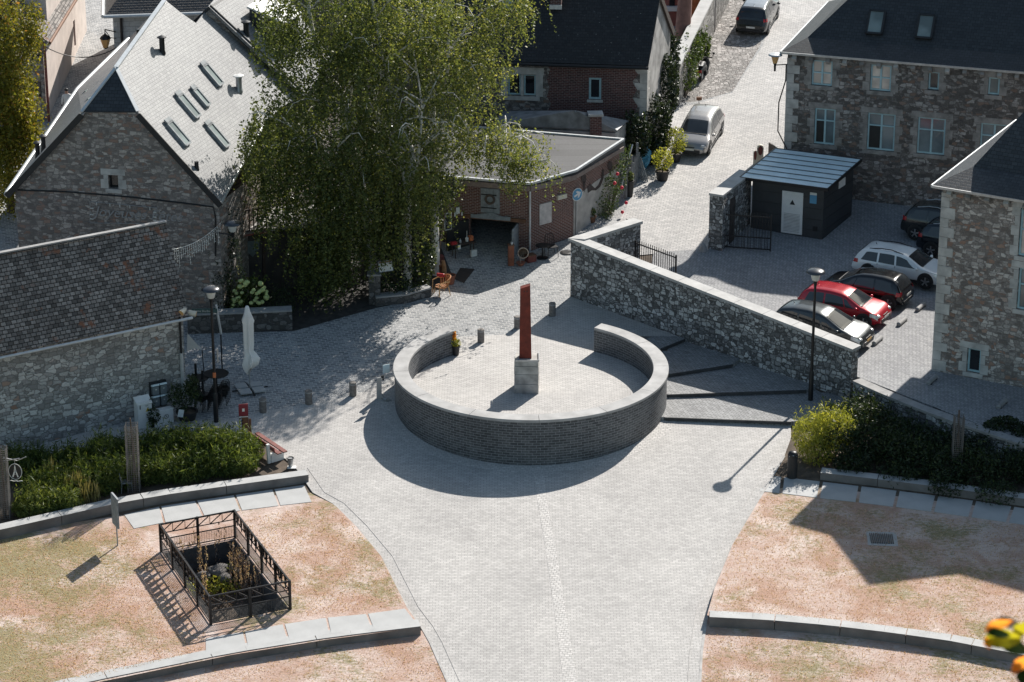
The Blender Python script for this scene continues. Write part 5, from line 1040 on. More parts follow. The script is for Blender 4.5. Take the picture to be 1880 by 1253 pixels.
# litter bin, right
b=LR(1454,877); s=thing('litter_bin',b,'black domed litter bin at the end of the slab row','litter bin'); hb=zat(b,829)-b.z; m=MB(b); m.lathe([(.20,-.05),(.20,hb-.22)],20,b.x,b.y,b.z); m.build('bin_body',M_dark,s,smooth=40); m=MB(b); m.lathe([(.205,hb-.22),(.20,hb-.12),(.15,hb-.03),(.08,hb),(.001,hb+.01)],20,b.x,b.y,b.z); m.build('dome_lid',M_black,s,smooth=50)
m=MB(b); m.tube([b+Vector((.15*math.cos(R(a)),-.185+.06*abs(math.cos(R(a))),hb-.2+.09*math.sin(R(a)))) for a in range(15,170,15)],.018,5); m.build('slot_rim',M_steel,s)
# info board on the left lawn
b=LL(216,1002); s=thing('info_board',b,'thin grey information board on a post, seen almost edge on, left lawn','sign'); zt_=zat(b,911)-b.z; m=MB(b); m.bar(b,b+Z3*(zt_*.5),.045,.045,up=(1,0,0)); m.build('post',M_greywood,s)
u=Vector((.30,-.56,0)); c0=b+Z3*(zt_-.62); m=MB(b); m.slab([c0-u*.5*1-Z3*.6,c0+u*.5-Z3*.6,c0+u*.5+Z3*.58,c0-u*.5+Z3*.62],Vector((.8,.42,0)),.05); m.build('board',M_greywood,s); m=MB(b); m.bar(c0+u*.5+Z3*.59,c0-u*.5+Z3*.63,.07,.03); m.build('board_edge',M_steel,s)
# wire tree guards with saplings
def guard(b,ytop,w_,label,bare=False):
    h=zat(b,ytop)-b.z; s=thing('tree_guard',b,label,'tree guard','square wire mesh tree guards'); m=MB(b); 
    for i,(x,y) in enumerate(((-1,-1),(1,-1),(1,1),(-1,1))):
        m.bar(b+Vector((x*w_/2,y*w_/2,0)),b+Vector((x*w_/2,y*w_/2,h)),.025,.025,up=(1,0,0))
    c_=[Vector((x*w_/2,y*w_/2,0)) for x,y in ((-1,-1),(1,-1),(1,1),(-1,1))]
    nz=int(h/.085)
    for k in range(nz):
        z=h*(k+.5)/nz
        for i in range(4): m.bar(b+c_[i]+Z3*z,b+c_[(i+1)%4]+Z3*z,.012,.012)
    for i in range(4):
        for k in range(1,5): p=c_[i].lerp(c_[(i+1)%4],k/5); m.bar(b+p,b+p+Z3*h,.012,.012,up=(1,0,0))
    m.build('wire_mesh',plain('guard_wire',(.16,.155,.15),.6,.3) if 'guard_wire' not in MATS else MATS['guard_wire'],s)
    m=MB(b); m.tube([b+Vector((0,0,-.1)),b+Vector((.03,.02,h*.5)),b+Vector((-.02,0,h+.25))],[.06,.05,.03],7); tag(MB(b).add([v+b for v in m.v],m.f).build('sapling',M_bark2),'thin sapling stem inside the '+label.replace('wire mesh ','').replace(' rising',''),'sapling')
    return s
guard(G(247,902),779,.44,'wire mesh tree guard rising from the middle of the green bed'); guard(G(9,950),822,.44,'wire mesh tree guard at the left edge beside the oval sign'); guard(G(1754,880),764,.36,'wire mesh tree guard among the dark shrubs at right')
# oval sign on bracket
c0=W(28,866,G(9,950),G(60,950)); s=thing('oval_sign',c0,'oval hanging sign with a pale lattice tower emblem, at the left tree guard','sign'); u=Vector((1,-.05,0)).normalized(); S_=lambda x,z,k=0.:c0+u*x+Z3*z+Vector((0,-k,0))
m=MB(c0); m.slab([S_(.24*math.cos(v),.31*math.sin(v)) for v in [2*math.pi*i/24 for i in range(24)]],(0,-1,0),.02); m.build('sign_face',M_dark,s)
m=MB(c0); m.tube([S_(.25*math.cos(v),.32*math.sin(v),.01) for v in [2*math.pi*i/28 for i in range(29)]],.012,5); m.build('sign_rim',M_paper,s)
m=MB(c0); tw=[(-.12,-.22),(-.05,-.05),(-.02,.1),(-.006,.25),(.006,.25),(.02,.1),(.05,-.05),(.12,-.22),(.07,-.22),(.03,-.13),(-.03,-.13),(-.07,-.22)]
for a_,b_ in (((-.10,-.22),(0,.26)),((.10,-.22),(0,.26))): m.bar(S_(a_[0],a_[1],.026),S_(a_[0]*.35,-.02,.026),.05,.006,up=(0,-1,0)); m.bar(S_(a_[0]*.35,-.02,.026),S_(b_[0],b_[1],.026),.028,.006,up=(0,-1,0))
for z,w_ in ((-.12,.13),(0,.08)): m.bar(S_(-w_/2,z,.027),S_(w_/2,z,.027),.02,.006)
m.build('tower_emblem',M_paper,s)
m=MB(c0); m.tube([S_(-.22+.06*i,-.40+.018*math.sin(i*2.2)+.01*(i%3)-.002*(i-4)**2*-.6,.02) for i in range(9)],.014,5); m.build('script_line',M_paper,s)
m=MB(c0); m.tube([S_(-.42,.56),S_(.1,.45),S_(.45,.62)],.018,5); m.tube([S_(-.42,.42),S_(.15,.54),S_(.2,.54)],.018,5); m.tube([S_(0,.49),S_(0,.32)],.01,5); m.build('bracket',M_steel,s)
# small metal garden chair in the bed
def chair(name,b,label,mat,rz=0.,grp=None,seat=.45,w_=.42,cat='chair',back=.42):
    s=thing(name,b,label,cat,grp,rz); Vv=lambda x,y,z:Vector((x,y,z))
    m=MB(); m.box(0,0,seat-.03,w_,w_,.035); m.build('seat',mat,s,bevel=.01); m=MB()
    m.tube([Vv(-w_*.46,w_*.45,seat),Vv(-w_*.44,w_*.55,seat+back*.7),Vv(-w_*.25,w_*.6,seat+back),Vv(w_*.25,w_*.6,seat+back),Vv(w_*.44,w_*.55,seat+back*.7),Vv(w_*.46,w_*.45,seat)],.016,5)
    for i in range(-2,3): m.tube([Vv(i*w_*.17,w_*.46,seat),Vv(i*w_*.17,w_*.58,seat+back*.97)],.011,4)
    m.build('backrest',mat,s)
    for x in (-1,1):
        for y in (-1,1): m=MB(); m.tube([Vv(x*w_*.44,y*w_*.44,seat-.02),Vv(x*w_*.50,y*w_*.52,0)],.016,5); m.build('leg',mat,s)
    return s
chair('garden_chair',G(233,902),'small weathered metal chair beside the middle tree guard in the green bed',M_greywood,R(100),seat=.42,back=.3)
# stacked cafe chairs and round tables by the low house
cb=[G(370,752),G(391,752),G(404,744)]; CG='stacked black cafe chairs beside the street lamp'
k0=None; n_=0
for si,(b,rz,cnt) in enumerate(zip(cb,(R(150),R(185),R(205)),(4,5,5))):
    for i in range(cnt):
        lab='black slatted cafe chair in the stacks between street lamp and stone house corner'; p=b+Vector((.05*i,-.06*i,.11*i))
        if k0 is None: k0=chair('cafe_chair',p,lab,M_black,rz,CG)
        else: dup(k0,p,rz,lab)
def table(b,r,h,label):
    s=thing('cafe_table',b,label,'table','round black cafe tables'); m=MB(b); m.lathe([(r*.98,h-.035),(r,h-.02),(r,h),(.001,h+.002)],24,b.x,b.y,b.z); m.build('table_top',M_black,s,smooth=40); m=MB(b); m.lathe([(.04,.03),(.035,h-.03)],8,b.x,b.y,b.z); m.build('pedestal',M_black,s); m=MB(b); m.lathe([(.26,0),(.25,.03),(.04,.05)],16,b.x,b.y,b.z); m.build('foot',M_black,s)
table(G(398,716),.52,.74,'round black cafe table behind the stacked chairs, right of the low house corner'); table(G(366,724),.42,.74,'smaller round black cafe table close to the house corner')
for x,y,yt,l in ((361,722,668,'left thin black pole standing among the cafe furniture'),(373,726,681,'right shorter black pole standing among the cafe furniture')):
    b=G(x,y); m=MB(b); m.lathe([(.05,0),(.05,zat(b,yt)-b.z)],8,b.x,b.y,b.z); tag(m.build('pole',M_black,smooth=40),l,'pole','black poles among the cafe furniture')
# retaining planter walls, menu board pillar
def lowwall(name,pts,h,th,mat,label,cat='wall',grp=None,capm=None):
    P_=[G(x,y) for x,y in pts]; s=thing(name,P_[len(P_)//2],label,cat,grp); m=MB(s.location); mc=MB(s.location)
    for a,b in zip(P_,P_[1:]):
        dd,nn,L_=wdir(a,b); m.prism([xy(a),xy(b),xy(b)-nn*th,xy(a)-nn*th],min(a.z,b.z)-.3,lambda p:(gz(p[1])+h)); mc.slab([xy(a)+nn*.04+Z3*(a.z+h+.07),xy(b)+nn*.04+Z3*(b.z+h+.07),xy(b)-nn*(th+.04)+Z3*(gz((xy(b)-nn*th).y)+h+.07),xy(a)-nn*(th+.04)+Z3*(gz((xy(a)-nn*th).y)+h+.07)],Z3,.068)
    m.build('masonry',mat,s); mc.build('coping_stone',capm or M_kerbm,s); return s
M_dwall=stone('garden_wall_stone',(.22,.21,.2),(.07,.066,.062),(.06,.058,.055),sc=3,stretch=1.6,mw=.1,cover=.5)
lowwall('garden_wall',[(345,614),(455,610),(537,606)],.85,.4,M_dwall,'dark low garden wall below the hydrangea bush')
lowwall('garden_wall',[(690,563),(745,558),(792,545)],.38,.35,M_dwall,'low dark kerb wall of the bed under the ivy')
b=G(688,560); s=thing('stone_pillar',b,'dark square stone pillar under the ivy beside the menu board','pillar'); h=zat(b,503)-b.z; m=MB(b); m.box(b.x,b.y+.25,b.z-.1,.5,.5,h); m.build('shaft',M_dwall,s); m=MB(b); m.box(b.x,b.y+.25,b.z+h-.1,.62,.62,.08); m.build('cap_stone',M_kerbm,s)
c0=P(708,489,1.9); s=thing('menu_board',c0,'slanted white menu board in front of the dark ivy','board'); u=Vector((.93,.36,0)).normalized(); nn=Vector((.3,-.8,.4)).normalized(); v=nn.cross(u); v=v if v.z>0 else -v; m=MB(c0); m.slab([c0-u*.32-v*.24,c0+u*.32-v*.24,c0+u*.32+v*.24,c0-u*.32+v*.24],nn,.05); m.build('frame',M_steel,s); m=MB(c0); m.slab([c0-u*.29-v*.21+nn*.006,c0+u*.29-v*.21+nn*.006,c0+u*.29+v*.13+nn*.006,c0-u*.29+v*.13+nn*.006],nn,.004); m.build('menu_sheet',M_paper,s); m=MB(c0); m.slab([c0-u*.29+v*.15+nn*.006,c0+u*.29+v*.15+nn*.006,c0+u*.29+v*.21+nn*.006,c0-u*.29+v*.21+nn*.006],nn,.004); m.build('menu_header',plain('menu_brown',(.25,.13,.07),.7),s); m=MB(c0); m.tube([c0-nn*.05,Vector((c0.x,c0.y+.05,.3))],.03,6); m.build('post',M_black,s)
# wicker armchair
b=G(811,541); s=thing('wicker_armchair',b,'orange wicker armchair with a red cushion on the cobbles before the shop','armchair',rz=R(-62)); V=lambda x,y,z:Vector((x,y,z)); m=MB(); m.lathe([(.02,.38),(.26,.36),(.29,.42)],16); m.build('seat',M_wicker,s,smooth=50); m=MB()
for i in range(9):
    a=R(20+140*i/8); m.tube([V(.27*math.cos(a),.27*math.sin(a),.4),V(.33*math.cos(a),.36*math.sin(a),.62),V(.34*math.cos(a),.40*math.sin(a),.82-.0004*(i-4)**2*10)],.028,5)
m.tube([V(.35*math.cos(R(a)),.41*math.sin(R(a)),.84-.00002*(a-90)**2) for a in range(10,171,16)],.03,6); m.build('backrest',M_wicker,s)
for x in (-1,1): m=MB(); m.tube([V(x*.33,.2,.66),V(x*.37,0,.70),V(x*.36,-.26,.62),V(x*.33,-.3,.05)],.025,6); m.build('armrest',plain('cane',(.52,.30,.13),.5,var=.2),s)
for x,y in ((-.24,.22),(.24,.22),(-.22,-.2),(.22,-.2)): m=MB(); m.tube([V(x,y,.38),V(x*1.25,y*1.25,0)],.02,5); m.build('leg',MATS['cane'],s)
p=b+Vector((-.05,.2,.78)); m=MB(p); m.box(p.x,p.y,p.z-.02,.36,.1,.16,rot=R(-20)); tag(m.build('cushion',M_red,bevel=.03),'bright red cushion on the back of the wicker armchair','cushion')
b=G(786,543); m=MB(b); m.tube([b+Vector((-.1,-.12,.02)),b+Vector((.12,.1,.42))],.03,6); m.tube([b+Vector((.0,-.05,.02)),b+Vector((.18,.12,.36))],.02,6); tag(m.build('leaning_sticks',M_black),'black and white sticks leaning beside the wicker armchair','sticks')
# things in front of the shop
def pot(b,r,h,mat,name,label,cat='pot',grp=None,fill=True):
    s=thing(name,b,label,cat,grp); m=MB(b); m.lathe([(r*.72,0),(r*.98,h*.86),(r*1.08,h*.88),(r*1.08,h),(r*.92,h),(r*.9,h*.8),(.001,h*.78)],18,b.x,b.y,b.z); m.build('pot_shell',mat,s,smooth=40)
    if fill: m=MB(b); m.lathe([(r*.9,h*.82),(.001,h*.84)],14,b.x,b.y,b.z); m.build('potting_soil',M_soil,s)
    return s
pot(G(827,521),.23,.42,M_terra,'flower_pot','terracotta pot with a pale rim on the mat before the shop',fill=True)
b=G(816,508); s=thing('timber_offcut',b,'pale cut log standing by the terracotta pot','log'); m=MB(b); m.tube([b,b+Vector((-.02,.02,.5)),b+Vector((-.06,.03,.75))],[.12,.10,.08],9); m.build('log',M_orange if 0 else plain('cut_log',(.36,.19,.09),.8,var=.35,vscale=6),s)
for x,y,l,mt in ((806,488,'dark red bundle leaning by the ivy, left of the shop door',M_redwood),(803,504,'brown wooden crate standing under the ivy by the shop',M_brownwood)):
    b=G(x,y); s=thing('wooden_crate',b,l,'crate'); m=MB(b); 
    for k in range(4): m.box(b.x,b.y,b.z+.02+k*.12,.4,.32,.1,rot=R(20))
    m.build('slats',mt,s); m=MB(b); m.box(b.x,b.y,b.z,.34,.26,.46,rot=R(20)); m.build('inner_box',M_darkwood,s)
m=MB(G(848,505)); m.sheet([G(x,y,.02) for x,y in ((833,512),(845,492),(872,494),(852,520))]); tag(m.build('door_mat',M_darkwood),'dark red brown mat on the ground before the shop door','mat')
a_,ld,zb_,zt_=LEAF; nl=Vector((ld.y,-ld.x,0)); nl=nl if nl.y<0 else -nl
def poster(s_,z,w_,h_,mat,lab,tilt=0):
    p=a_+ld*s_+nl*.04+Z3*z; m=MB(p); m.bar(p-Z3*h_/2,p+Z3*h_/2,w_,.01,up=nl); return tag(m.build('poster',mat),lab,'poster')
p=a_+ld*1.18+nl*.05+Z3*(zb_+1.5); s=thing('framed_board',p,'white framed black chalk board hung on the open shop door','board'); m=MB(p); m.bar(p-Z3*.42,p+Z3*.34,.36,.03,up=nl); m.build('board',M_dark,s); m=MB(p)
for x in (-.18,.18): m.bar(p+ld*x-Z3*.44+nl*.02,p+ld*x+Z3*.36+nl*.02,.03,.03,up=nl)
for z in (-.44,.2,.36): m.bar(p-ld*.18+Z3*z+nl*.02,p+ld*.18+Z3*z+nl*.02,.03,.03)
m.build('frame',M_paper,s); m=MB(p)
for i in range(7): x=-.1+.07*(i%4); z=-.3+.11*(i%5); m.bar(p+ld*x+Z3*z+nl*.02,p+ld*(x+.06)+Z3*(z+.05)+nl*.02,.02,.01)
m.build('drawing',M_paper,s); m=MB(p)
for x in (-.12,.12): m.bar(p+ld*x+Z3*.24+nl*.022,p+ld*x+Z3*.34+nl*.022,.09,.01,up=nl)
m.build('corner_sheet',M_paper,s)
for i,(s_,z,w_,h_,l) in enumerate(((.62,2.15,.2,.32,'white paper figure pinned on the open shop door, largest of the papers'),(.4,1.95,.07,.16,'small white tag pinned low on the open shop door'),(.78,2.0,.08,.2,'narrow white strip pinned on the open shop door'),(.95,2.3,.1,.08,'small pale scrap pinned high on the open shop door'))): poster(s_,zb_+z-.3,w_,h_,M_paper,l)
tb=a_+n*0+Vector((.25,-.75,0)); tb=G(850,470); s=thing('display_table',tb,'dark display table with small wares inside the shop doorway','table'); m=MB(tb); m.box(tb.x,tb.y,tb.z+.62,1.1,.5,.05,rot=R(25)); m.build('table_top',M_darkwood,s); 
for x in (-.45,.45):
    for y in (-.18,.18): m=MB(tb); p=Matrix.Rotation(R(25),3,'Z')@Vector((x,y,0)); m.box(tb.x+p.x,tb.y+p.y,tb.z,.05,.05,.62); m.build('leg',M_darkwood,s)
def ware(dx,dy,z,fn,nm,lab,cat):
    p=Matrix.Rotation(R(25),3,'Z')@Vector((dx,dy,0))+tb+Z3*z; m=MB(p); fn(m,p); tag(m.build(nm[0],nm[1]),lab,cat)
ware(.2,0,.672,lambda m,p:m.lathe([(.07,0),(.08,.16),(.03,.19),(.012,.2),(.012,.5)],10,p.x,p.y,p.z),('white_bottle',M_paper),'white bottle with a beaded stick on the display table','bottle')
ware(.42,.05,.672,lambda m,p:m.box(p.x,p.y,p.z,.18,.16,.22,rot=R(25)),('orange_box',M_orange),'orange box at the right end of the display table','box')
ware(-.15,-.05,.672,lambda m,p:m.lathe([(.05,0),(.06,.08),(.02,.14),(.015,.2)],10,p.x,p.y,p.z),('small_jug',M_zincl),'small pale jug at the middle of the display table','jug')
ware(-.5,-.1,.67,lambda m,p:m.box(p.x,p.y,p.z,.28,.2,.1,rot=R(25)),('red_bag',M_red),'red bag at the left end of the display table','bag')
ware(-.3,-.27,.45,lambda m,p:m.box(p.x,p.y,p.z,.14,.02,.2,rot=R(25)),('price_card',M_paper),'white card hanging from the front of the display table','card')
ware(.4,-.3,.02,lambda m,p:m.box(p.x,p.y,p.z,.3,.12,.3,rot=R(35)),('paper_bag',M_paper),'white paper bag under the right end of the display table','bag')
b=G(938,487); s=thing('wooden_stand',b,'narrow red brown wooden stand beside the open shop door leaf','stand'); m=MB(b); m.box(b.x,b.y,b.z,.26,.26,.95,rot=R(8)); m.build('cabinet',plain('red_brown_wood',(.24,.075,.035),.6,var=.35,vscale=4),s); m=MB(b); m.box(b.x,b.y,b.z+.95,.3,.3,.03,rot=R(8)); m.build('top_board',M_brownwood,s)
p=b+Vector((.04,.0,.98)); m=MB(p); m.lathe([(.05,0),(.06,.07),(.05,.12)],10,p.x,p.y,p.z); tag(m.build('glass_jar',M_zincl),'small pale jar on top of the narrow wooden stand','jar')
b=G(959,483); p=b+Vector((.05,.1,.42)); s=thing('wicker_basket',p,'round wicker basket tipped on its side by the shop corner','basket'); ax=Vector((-.1,-.9,.42)).normalized(); m=MB(p); m.tube([p-ax*.2,p-ax*.05,p+ax*.14],[.16,.21,.235],16,cap=False); m.tube([p-ax*.2,p-ax*.19],[.16,.01],16); m.build('basket_body',M_wicker if 0 else plain('dull_wicker',(.22,.15,.10),.8,var=.4,vscale=14),s)
xx=ax.cross(Z3).normalized(); yy=xx.cross(ax); m=MB(p); m.tube([p+ax*.15+(xx*math.cos(v)+yy*math.sin(v))*.235 for v in [2*math.pi*i/18 for i in range(19)]],.026,6); m.build('rim',plain('pale_wicker',(.46,.36,.28),.7,var=.25,vscale=12),s)
b=G(956,488); s=thing('terracotta_bowl',b,'shallow terracotta bowl in front of the tipped basket','bowl'); m=MB(b); m.lathe([(.10,0),(.2,.13),(.22,.16),(.19,.16),(.001,.05)],16,b.x,b.y,b.z); m.build('bowl',M_terra,s,smooth=50); m=MB(b); m.tube([b+Vector((-.02,.05,.1)),b+Vector((-.02,.1,.3)),b+Vector((.03,.18,.42))],.012,5); m.build('handle',MATS['pale_wicker'],s)
b=G(974,480); s=thing('wooden_crate',b,'low red brown crate behind the terracotta bowl','crate'); m=MB(b); m.box(b.x,b.y,b.z,.42,.34,.3,rot=R(30)); m.build('box',M_redwood,s); m=MB(b); m.box(b.x,b.y,b.z+.3,.44,.36,.03,rot=R(30)); m.build('lid',M_brownwood,s)
chair('garden_chair',G(1012,470),'dark metal garden chair against the side wall of the brick shop',M_black,R(20),seat=.48,w_=.5,back=.5); table(G(996,474),.32,.62,'low round black table beside the dark garden chair at the shop')
b=G(1040,464); m=MB(b); m.lathe([(.28,.0),(.3,.02),(.2,.04)],14,b.x,b.y,b.z); tag(m.build('manhole_cover',M_black),'dark round cover on the cobbles near the wall corner','cover')
# dark side room and balcony right of the gable house
a_=G(424,548); b_=G(645,512); dd,nn,L=wdir(a_,b_); s=thing('porch_house',a_.lerp(b_,.5),'dark timber fronted annex with balcony under the birch trees','annex'); o=s.location; zt_=zat(a_,432); m=MB(o)
wallp(m,a_,b_,[(0,-.4),(L,-.4),(L,zt_),(0,zt_)]); wallp(m,b_,xy(b_)-nn*2.4,[(0,-.4),(2.4,-.4),(2.4,zt_),(0,zt_)]); wallp(m,xy(a_)-nn*2.4,a_,[(0,-.4),(2.4,-.4),(2.4,zt_),(0,zt_)]); m.build('wall',plain('dark_plaster',(.05,.045,.042),.9,var=.4,vscale=1.5),s)
q=lambda s_,k,z:xy(a_)+dd*s_-nn*k+Z3*z; m=MB(o); m.slab([q(-.1,-.2,zt_+.12),q(L+.2,-.2,zt_+.12),q(L+.2,2.5,zt_+.12),q(-.1,2.5,zt_+.12)],Z3,.12); m.build('terrace_floor',M_render,s)
m=MB(o); b0,b1=.35,1.7
for i in range(8): x=b0+(b1-b0)*i/7; m.bar(q(x,-.12,zt_+.12),q(x,-.12,zt_+1.05),.05,.05,up=dd)
m.bar(q(b0,-.12,zt_+1.08),q(b1,-.12,zt_+1.08),.07,.06); m.build('balcony_rail',M_darkwood,s); m=MB(o); m.bar(q(b0-.1,-.14,zt_+.02),q(b1+.1,-.14,zt_+.02),.12,.2); m.build('balcony_edge',M_redwood,s)
p=q(1.05,-.04,zt_-.75); m=MB(o); m.slab([p+dd*x+Z3*z for x,z in ((-.32,.35),(.32,.35),(.32,-.05),(0,-.4),(-.32,-.05))],nn,.02); m.build('door_pane',MATS['curtained_glass'] if 0 else plain('dim_glass',(.08,.11,.115),.3,var=.3),s)
m=MB(o)
for x in (.55,1.55): m.bar(q(x,-.05,-.2),q(x,-.05,zt_-.3),.12,.1,up=nn)
m.build('door_post',M_darkwood,s)
# string of icicle lights and the festive sign
d,n,L=wdir(ga,gb); a_=P(318,456,W(318,470,*SH[:2]).z if 0 else 5.2); b_=W(410,404,ga,gb)+n*.25; a_=rid+Vector((.25,0,-.4))
a_=P(316,458,rid.z-.9); s=thing('icicle_lights',b_,'sagging string of white icicle lights between the two stone houses','string lights'); m=MB(b_); pts=[a_.lerp(b_,i/24)-Z3*(.25*(1-(2*i/24-1)**2)) for i in range(25)]; m.tube(pts,.012,4); rr=random.Random(3); ends=[]
for p in pts[1:-1]:
    h=rr.choice((.35,.6,.85,.5)); m.tube([p,p-Z3*h],.008,4); ends.append((p,h))
m.build('cable',M_paper,s); m=MB(b_)
for p,h in ends:
    for k in range(int(h/.11)): m.sphere(p-Z3*(.1+k*.11)+Vector((rr.uniform(-.03,.03),0,0)),.022,5,4)
tag(m.build('bulbs',M_paper,s),kind='stuff')
c_=[W(x,y,ga,gb)+n*.06 for x,y in ((166,370),(288,381),(288,410),(166,409))]; s=thing('festive_sign',c_[0].lerp(c_[2],.5),'wire frame sign reading Joyeuses Fetes on the stone gable','sign'); o=s.location; m=MB(o)
for i in range(4): m.tube([c_[i],c_[(i+1)%4]],.016,5)
m.build('frame',M_greywood if 0 else plain('wire_grey',(.30,.30,.30),.5),s)
u=(c_[1]-c_[0]).normalized(); text3('Joyeuses Fêtes',.66,MATS['wire_grey'],'lettering',s,c_[3].lerp(c_[0],.36)+u*.2,u,Z3,.008,.3,.0)
for x in (.1,.3,.45,.6,.9): m=MB(o); m.bar(c_[0].lerp(c_[1],x),c_[0].lerp(c_[1],x)-Z3*.13,.03,.03,up=u); m.build('stub_lamp',M_paper,s)
for z in (.3,.6,.8):
    m=MB(o); m.bar(c_[0].lerp(c_[3],z),c_[0].lerp(c_[3],z)+u*.16,.03,.03); m.build('stub_lamp',M_paper,s); m=MB(o); m.bar(c_[1].lerp(c_[2],z),c_[1].lerp(c_[2],z)-u*.14,.03,.03); m.build('stub_lamp',M_paper,s)
# fenced pit
po=sum(PIT,Vector())/4; s=thing('pit_fence',po,'black truss railing with wire mesh and bunting round the planted pit','railing'); Hf=zat(PIT[2],1067)-PIT[2].z
M_mesh=plain('mesh_wire',(.10,.105,.11),.5,.5)
bays=[(0,1,2),(1,2,4),(2,3,2),(3,0,4)]
for a,b,nbay in bays:
    pa,pb=PIT[a],PIT[b]
    for k in range(nbay):
        p,q_=pa.lerp(pb,k/nbay),pa.lerp(pb,(k+1)/nbay); m=MB(po); m.bar(p-Z3*.1,p+Z3*(Hf+.03),.09,.09,up=(pb-pa)); m.build('post',M_black,s)
        m=MB(po); dd=(q_-p).normalized(); 
        m.bar(p+Z3*Hf,q_+Z3*Hf,.05,.05); m.bar(p+Z3*(Hf-.36),q_+Z3*(Hf-.36),.035,.03); m.bar(p+Z3*.52,q_+Z3*.52,.03,.03); m.bar(p+Z3*.06,q_+Z3*.06,.03,.03)
        nz=3
        for j in range(nz): m.bar(p.lerp(q_,j/nz)+Z3*(Hf-.36),p.lerp(q_,(j+1)/nz)+Z3*Hf,.03,.03); m.bar(p.lerp(q_,(j+1)/nz)+Z3*(Hf-.36),p.lerp(q_,(j+1)/nz)+Z3*Hf,.02,.02,up=dd)
        m.build('truss_rail',M_black,s); m=MB(po); Lb=(q_-p).length
        for j in range(9): z=.09+.05*j; m.bar(p+Z3*z,q_+Z3*z,.008,.008)
        for j in range(int(Lb/.09)): u=(j+.5)/int(Lb/.09); m.bar(p.lerp(q_,u)+Z3*.06,p.lerp(q_,u)+Z3*.52,.008,.008,up=dd)
        m.build('mesh_panel',M_mesh,s)
for (a,b,nf,lab) in ((1,2,15,'black bunting strung along the right rail of the pit fence'),(0,3,15,'black bunting strung along the left rail of the pit fence')):
    pa,pb=PIT[a]+Z3*(Hf-.02),PIT[b]+Z3*(Hf-.02); bt=thing('bunting',pa,lab,'bunting','black bunting on the pit fence'); dd=(pb-pa)/nf; on_=Vector((-dd.y,dd.x,0)).normalized()*.05
    m=MB(pa); m.tube([pa+on_,pb+on_],.012,4); m.build('cord',M_black,bt)
    for k in range(nf):
        p=pa+dd*(k+.08)+on_; m=MB(pa); h=.50+.07*((k*7)%3); sw=on_*((k*5)%4-1)*.5; m.slab([p,p+dd*.92,p+dd*.6-Z3*h+sw,p+dd*.4-Z3*h+sw],on_,.008); m.build('pennant',M_dark,bt)
# wheel stops in the car park
WG='grey concrete wheel stops in the car park'; w0=None
for x,y,l in ((1611,629,'sunlit wheel stop in front of the dark grey car'),(1656,594,'wheel stop half in sun in front of the red car'),(1690,567,'shaded wheel stop beside the black hatchback'),(1711,701,'shaded wheel stop close to the corner of the right hand stone building'),(1839,745,'wheel stop nearest the right edge, beside the low retaining wall')):
    p=K(x,y)
    if w0 is None:
        w0=thing('wheel_stop',p,l,'wheel stop',WG,R(61)); m=MB(); m.tube([Vector((-.42,0,.07)),Vector((-.40,0,.085)),Vector((.40,0,.085)),Vector((.42,0,.07))],[.06,.1,.1,.06],12); m.build('log',M_kerbm,w0,smooth=50); m=MB(); m.bar((-.35,0,.0),(-.25,0,.0),.22,.04); m.bar((.25,0,0),(.35,0,0),.22,.04); m.build('foot',M_black,w0)
    else: dup(w0,p,R(61),l)
# pair of signals at the shed
for x,y,yt,l in ((1395,300,266,'taller rounded red and cream post behind the metal shed roof'),(1386,303,275,'shorter red and cream post left of the taller one behind the shed')):
    b=G(x,y); h=zat(b,yt)-b.z; s=thing('marker_post',b,l,'post','red and cream posts by the metal shed'); r=.15 if x>1390 else .09; m=MB(b); m.box(b.x,b.y,b.z,r*2.1,r,h-.3*0-.15); m.tube([b+Vector((0,-r/2,h-.15)),b+Vector((0,r/2,h-.15))],r*1.04,14); m.build('post',M_cream,s); m=MB(b); cc=b+Vector((0,-r/2-.012,h-.28)); m.slab([cc+Vector((r*.72*math.cos(v),0,.24*math.sin(v))) for v in [2*math.pi*i/16 for i in range(16)]],(0,-1,0),.01); m.build('red_face',M_redwood,s)
# wall and things along the lane
wa,wb=G(1246,196),G(1352,-25); dd,nn,L=wdir(wa,wb); s=thing('lane_wall',wa.lerp(wb,.5),'rough stone wall with wide pale coping running up along the lane','wall'); o=s.location; tz=lambda x:zat(wa,118)-.1+.075*dd.y*x; m=MB(o); nn2=-nn
q=lambda s_,k,z:xy(wa)+dd*s_-nn*k+Z3*z
wallp(m,wa,wb,[(0,0),(L,0),(L,tz(L)),(0,tz(0))]); wallp(m,xy(wa)-nn*.5,wa,[(0,0),(.5,0),(.5,tz(0)),(0,tz(0))]); m.build('rubble_masonry',stone('lane_wall_stone',(.42,.40,.38),(.16,.15,.14),(.15,.14,.13),sc=3.2,stretch=1.3,mw=.1,cover=.45),s)
m=MB(o); m.slab([q(0,-.06,tz(0)+.1),q(L,-.06,tz(L)+.1),q(L,.58,tz(L)+.1),q(0,.58,tz(0)+.1)],Z3,.1); m.build('coping_stone',M_cop,s)
a_,b_=P(1262,60,4.),P(1283,55,4.); s=thing('orange_shed',G(1270,140),'orange brown timber shed wall behind the lane wall, top','shed'); o=s.location; m=MB(o); pz=Vector((b_.x,b_.y,0)); x0,x1=P(1258,40,3).x,P(1281,40,3).x; yy=G(1270,62).y
m.box((x0+x1)/2,yy+1.2,1,(x1-x0),2.4,zat((0,yy),-30)-1); m.build('timber_wall',M_orange,s); m=MB(o); m.box(x1+.45,yy+1.4,1,.85,2.3,zat((0,yy),-30)-1); m.build('plaster_pier',M_pink,s)
m=MB(o); m.box((x0+x1)/2,yy+1.2,zat((0,yy),-30)+.003,(x1-x0)+.2,2.6,.15); m.build('roof',M_slate,s)
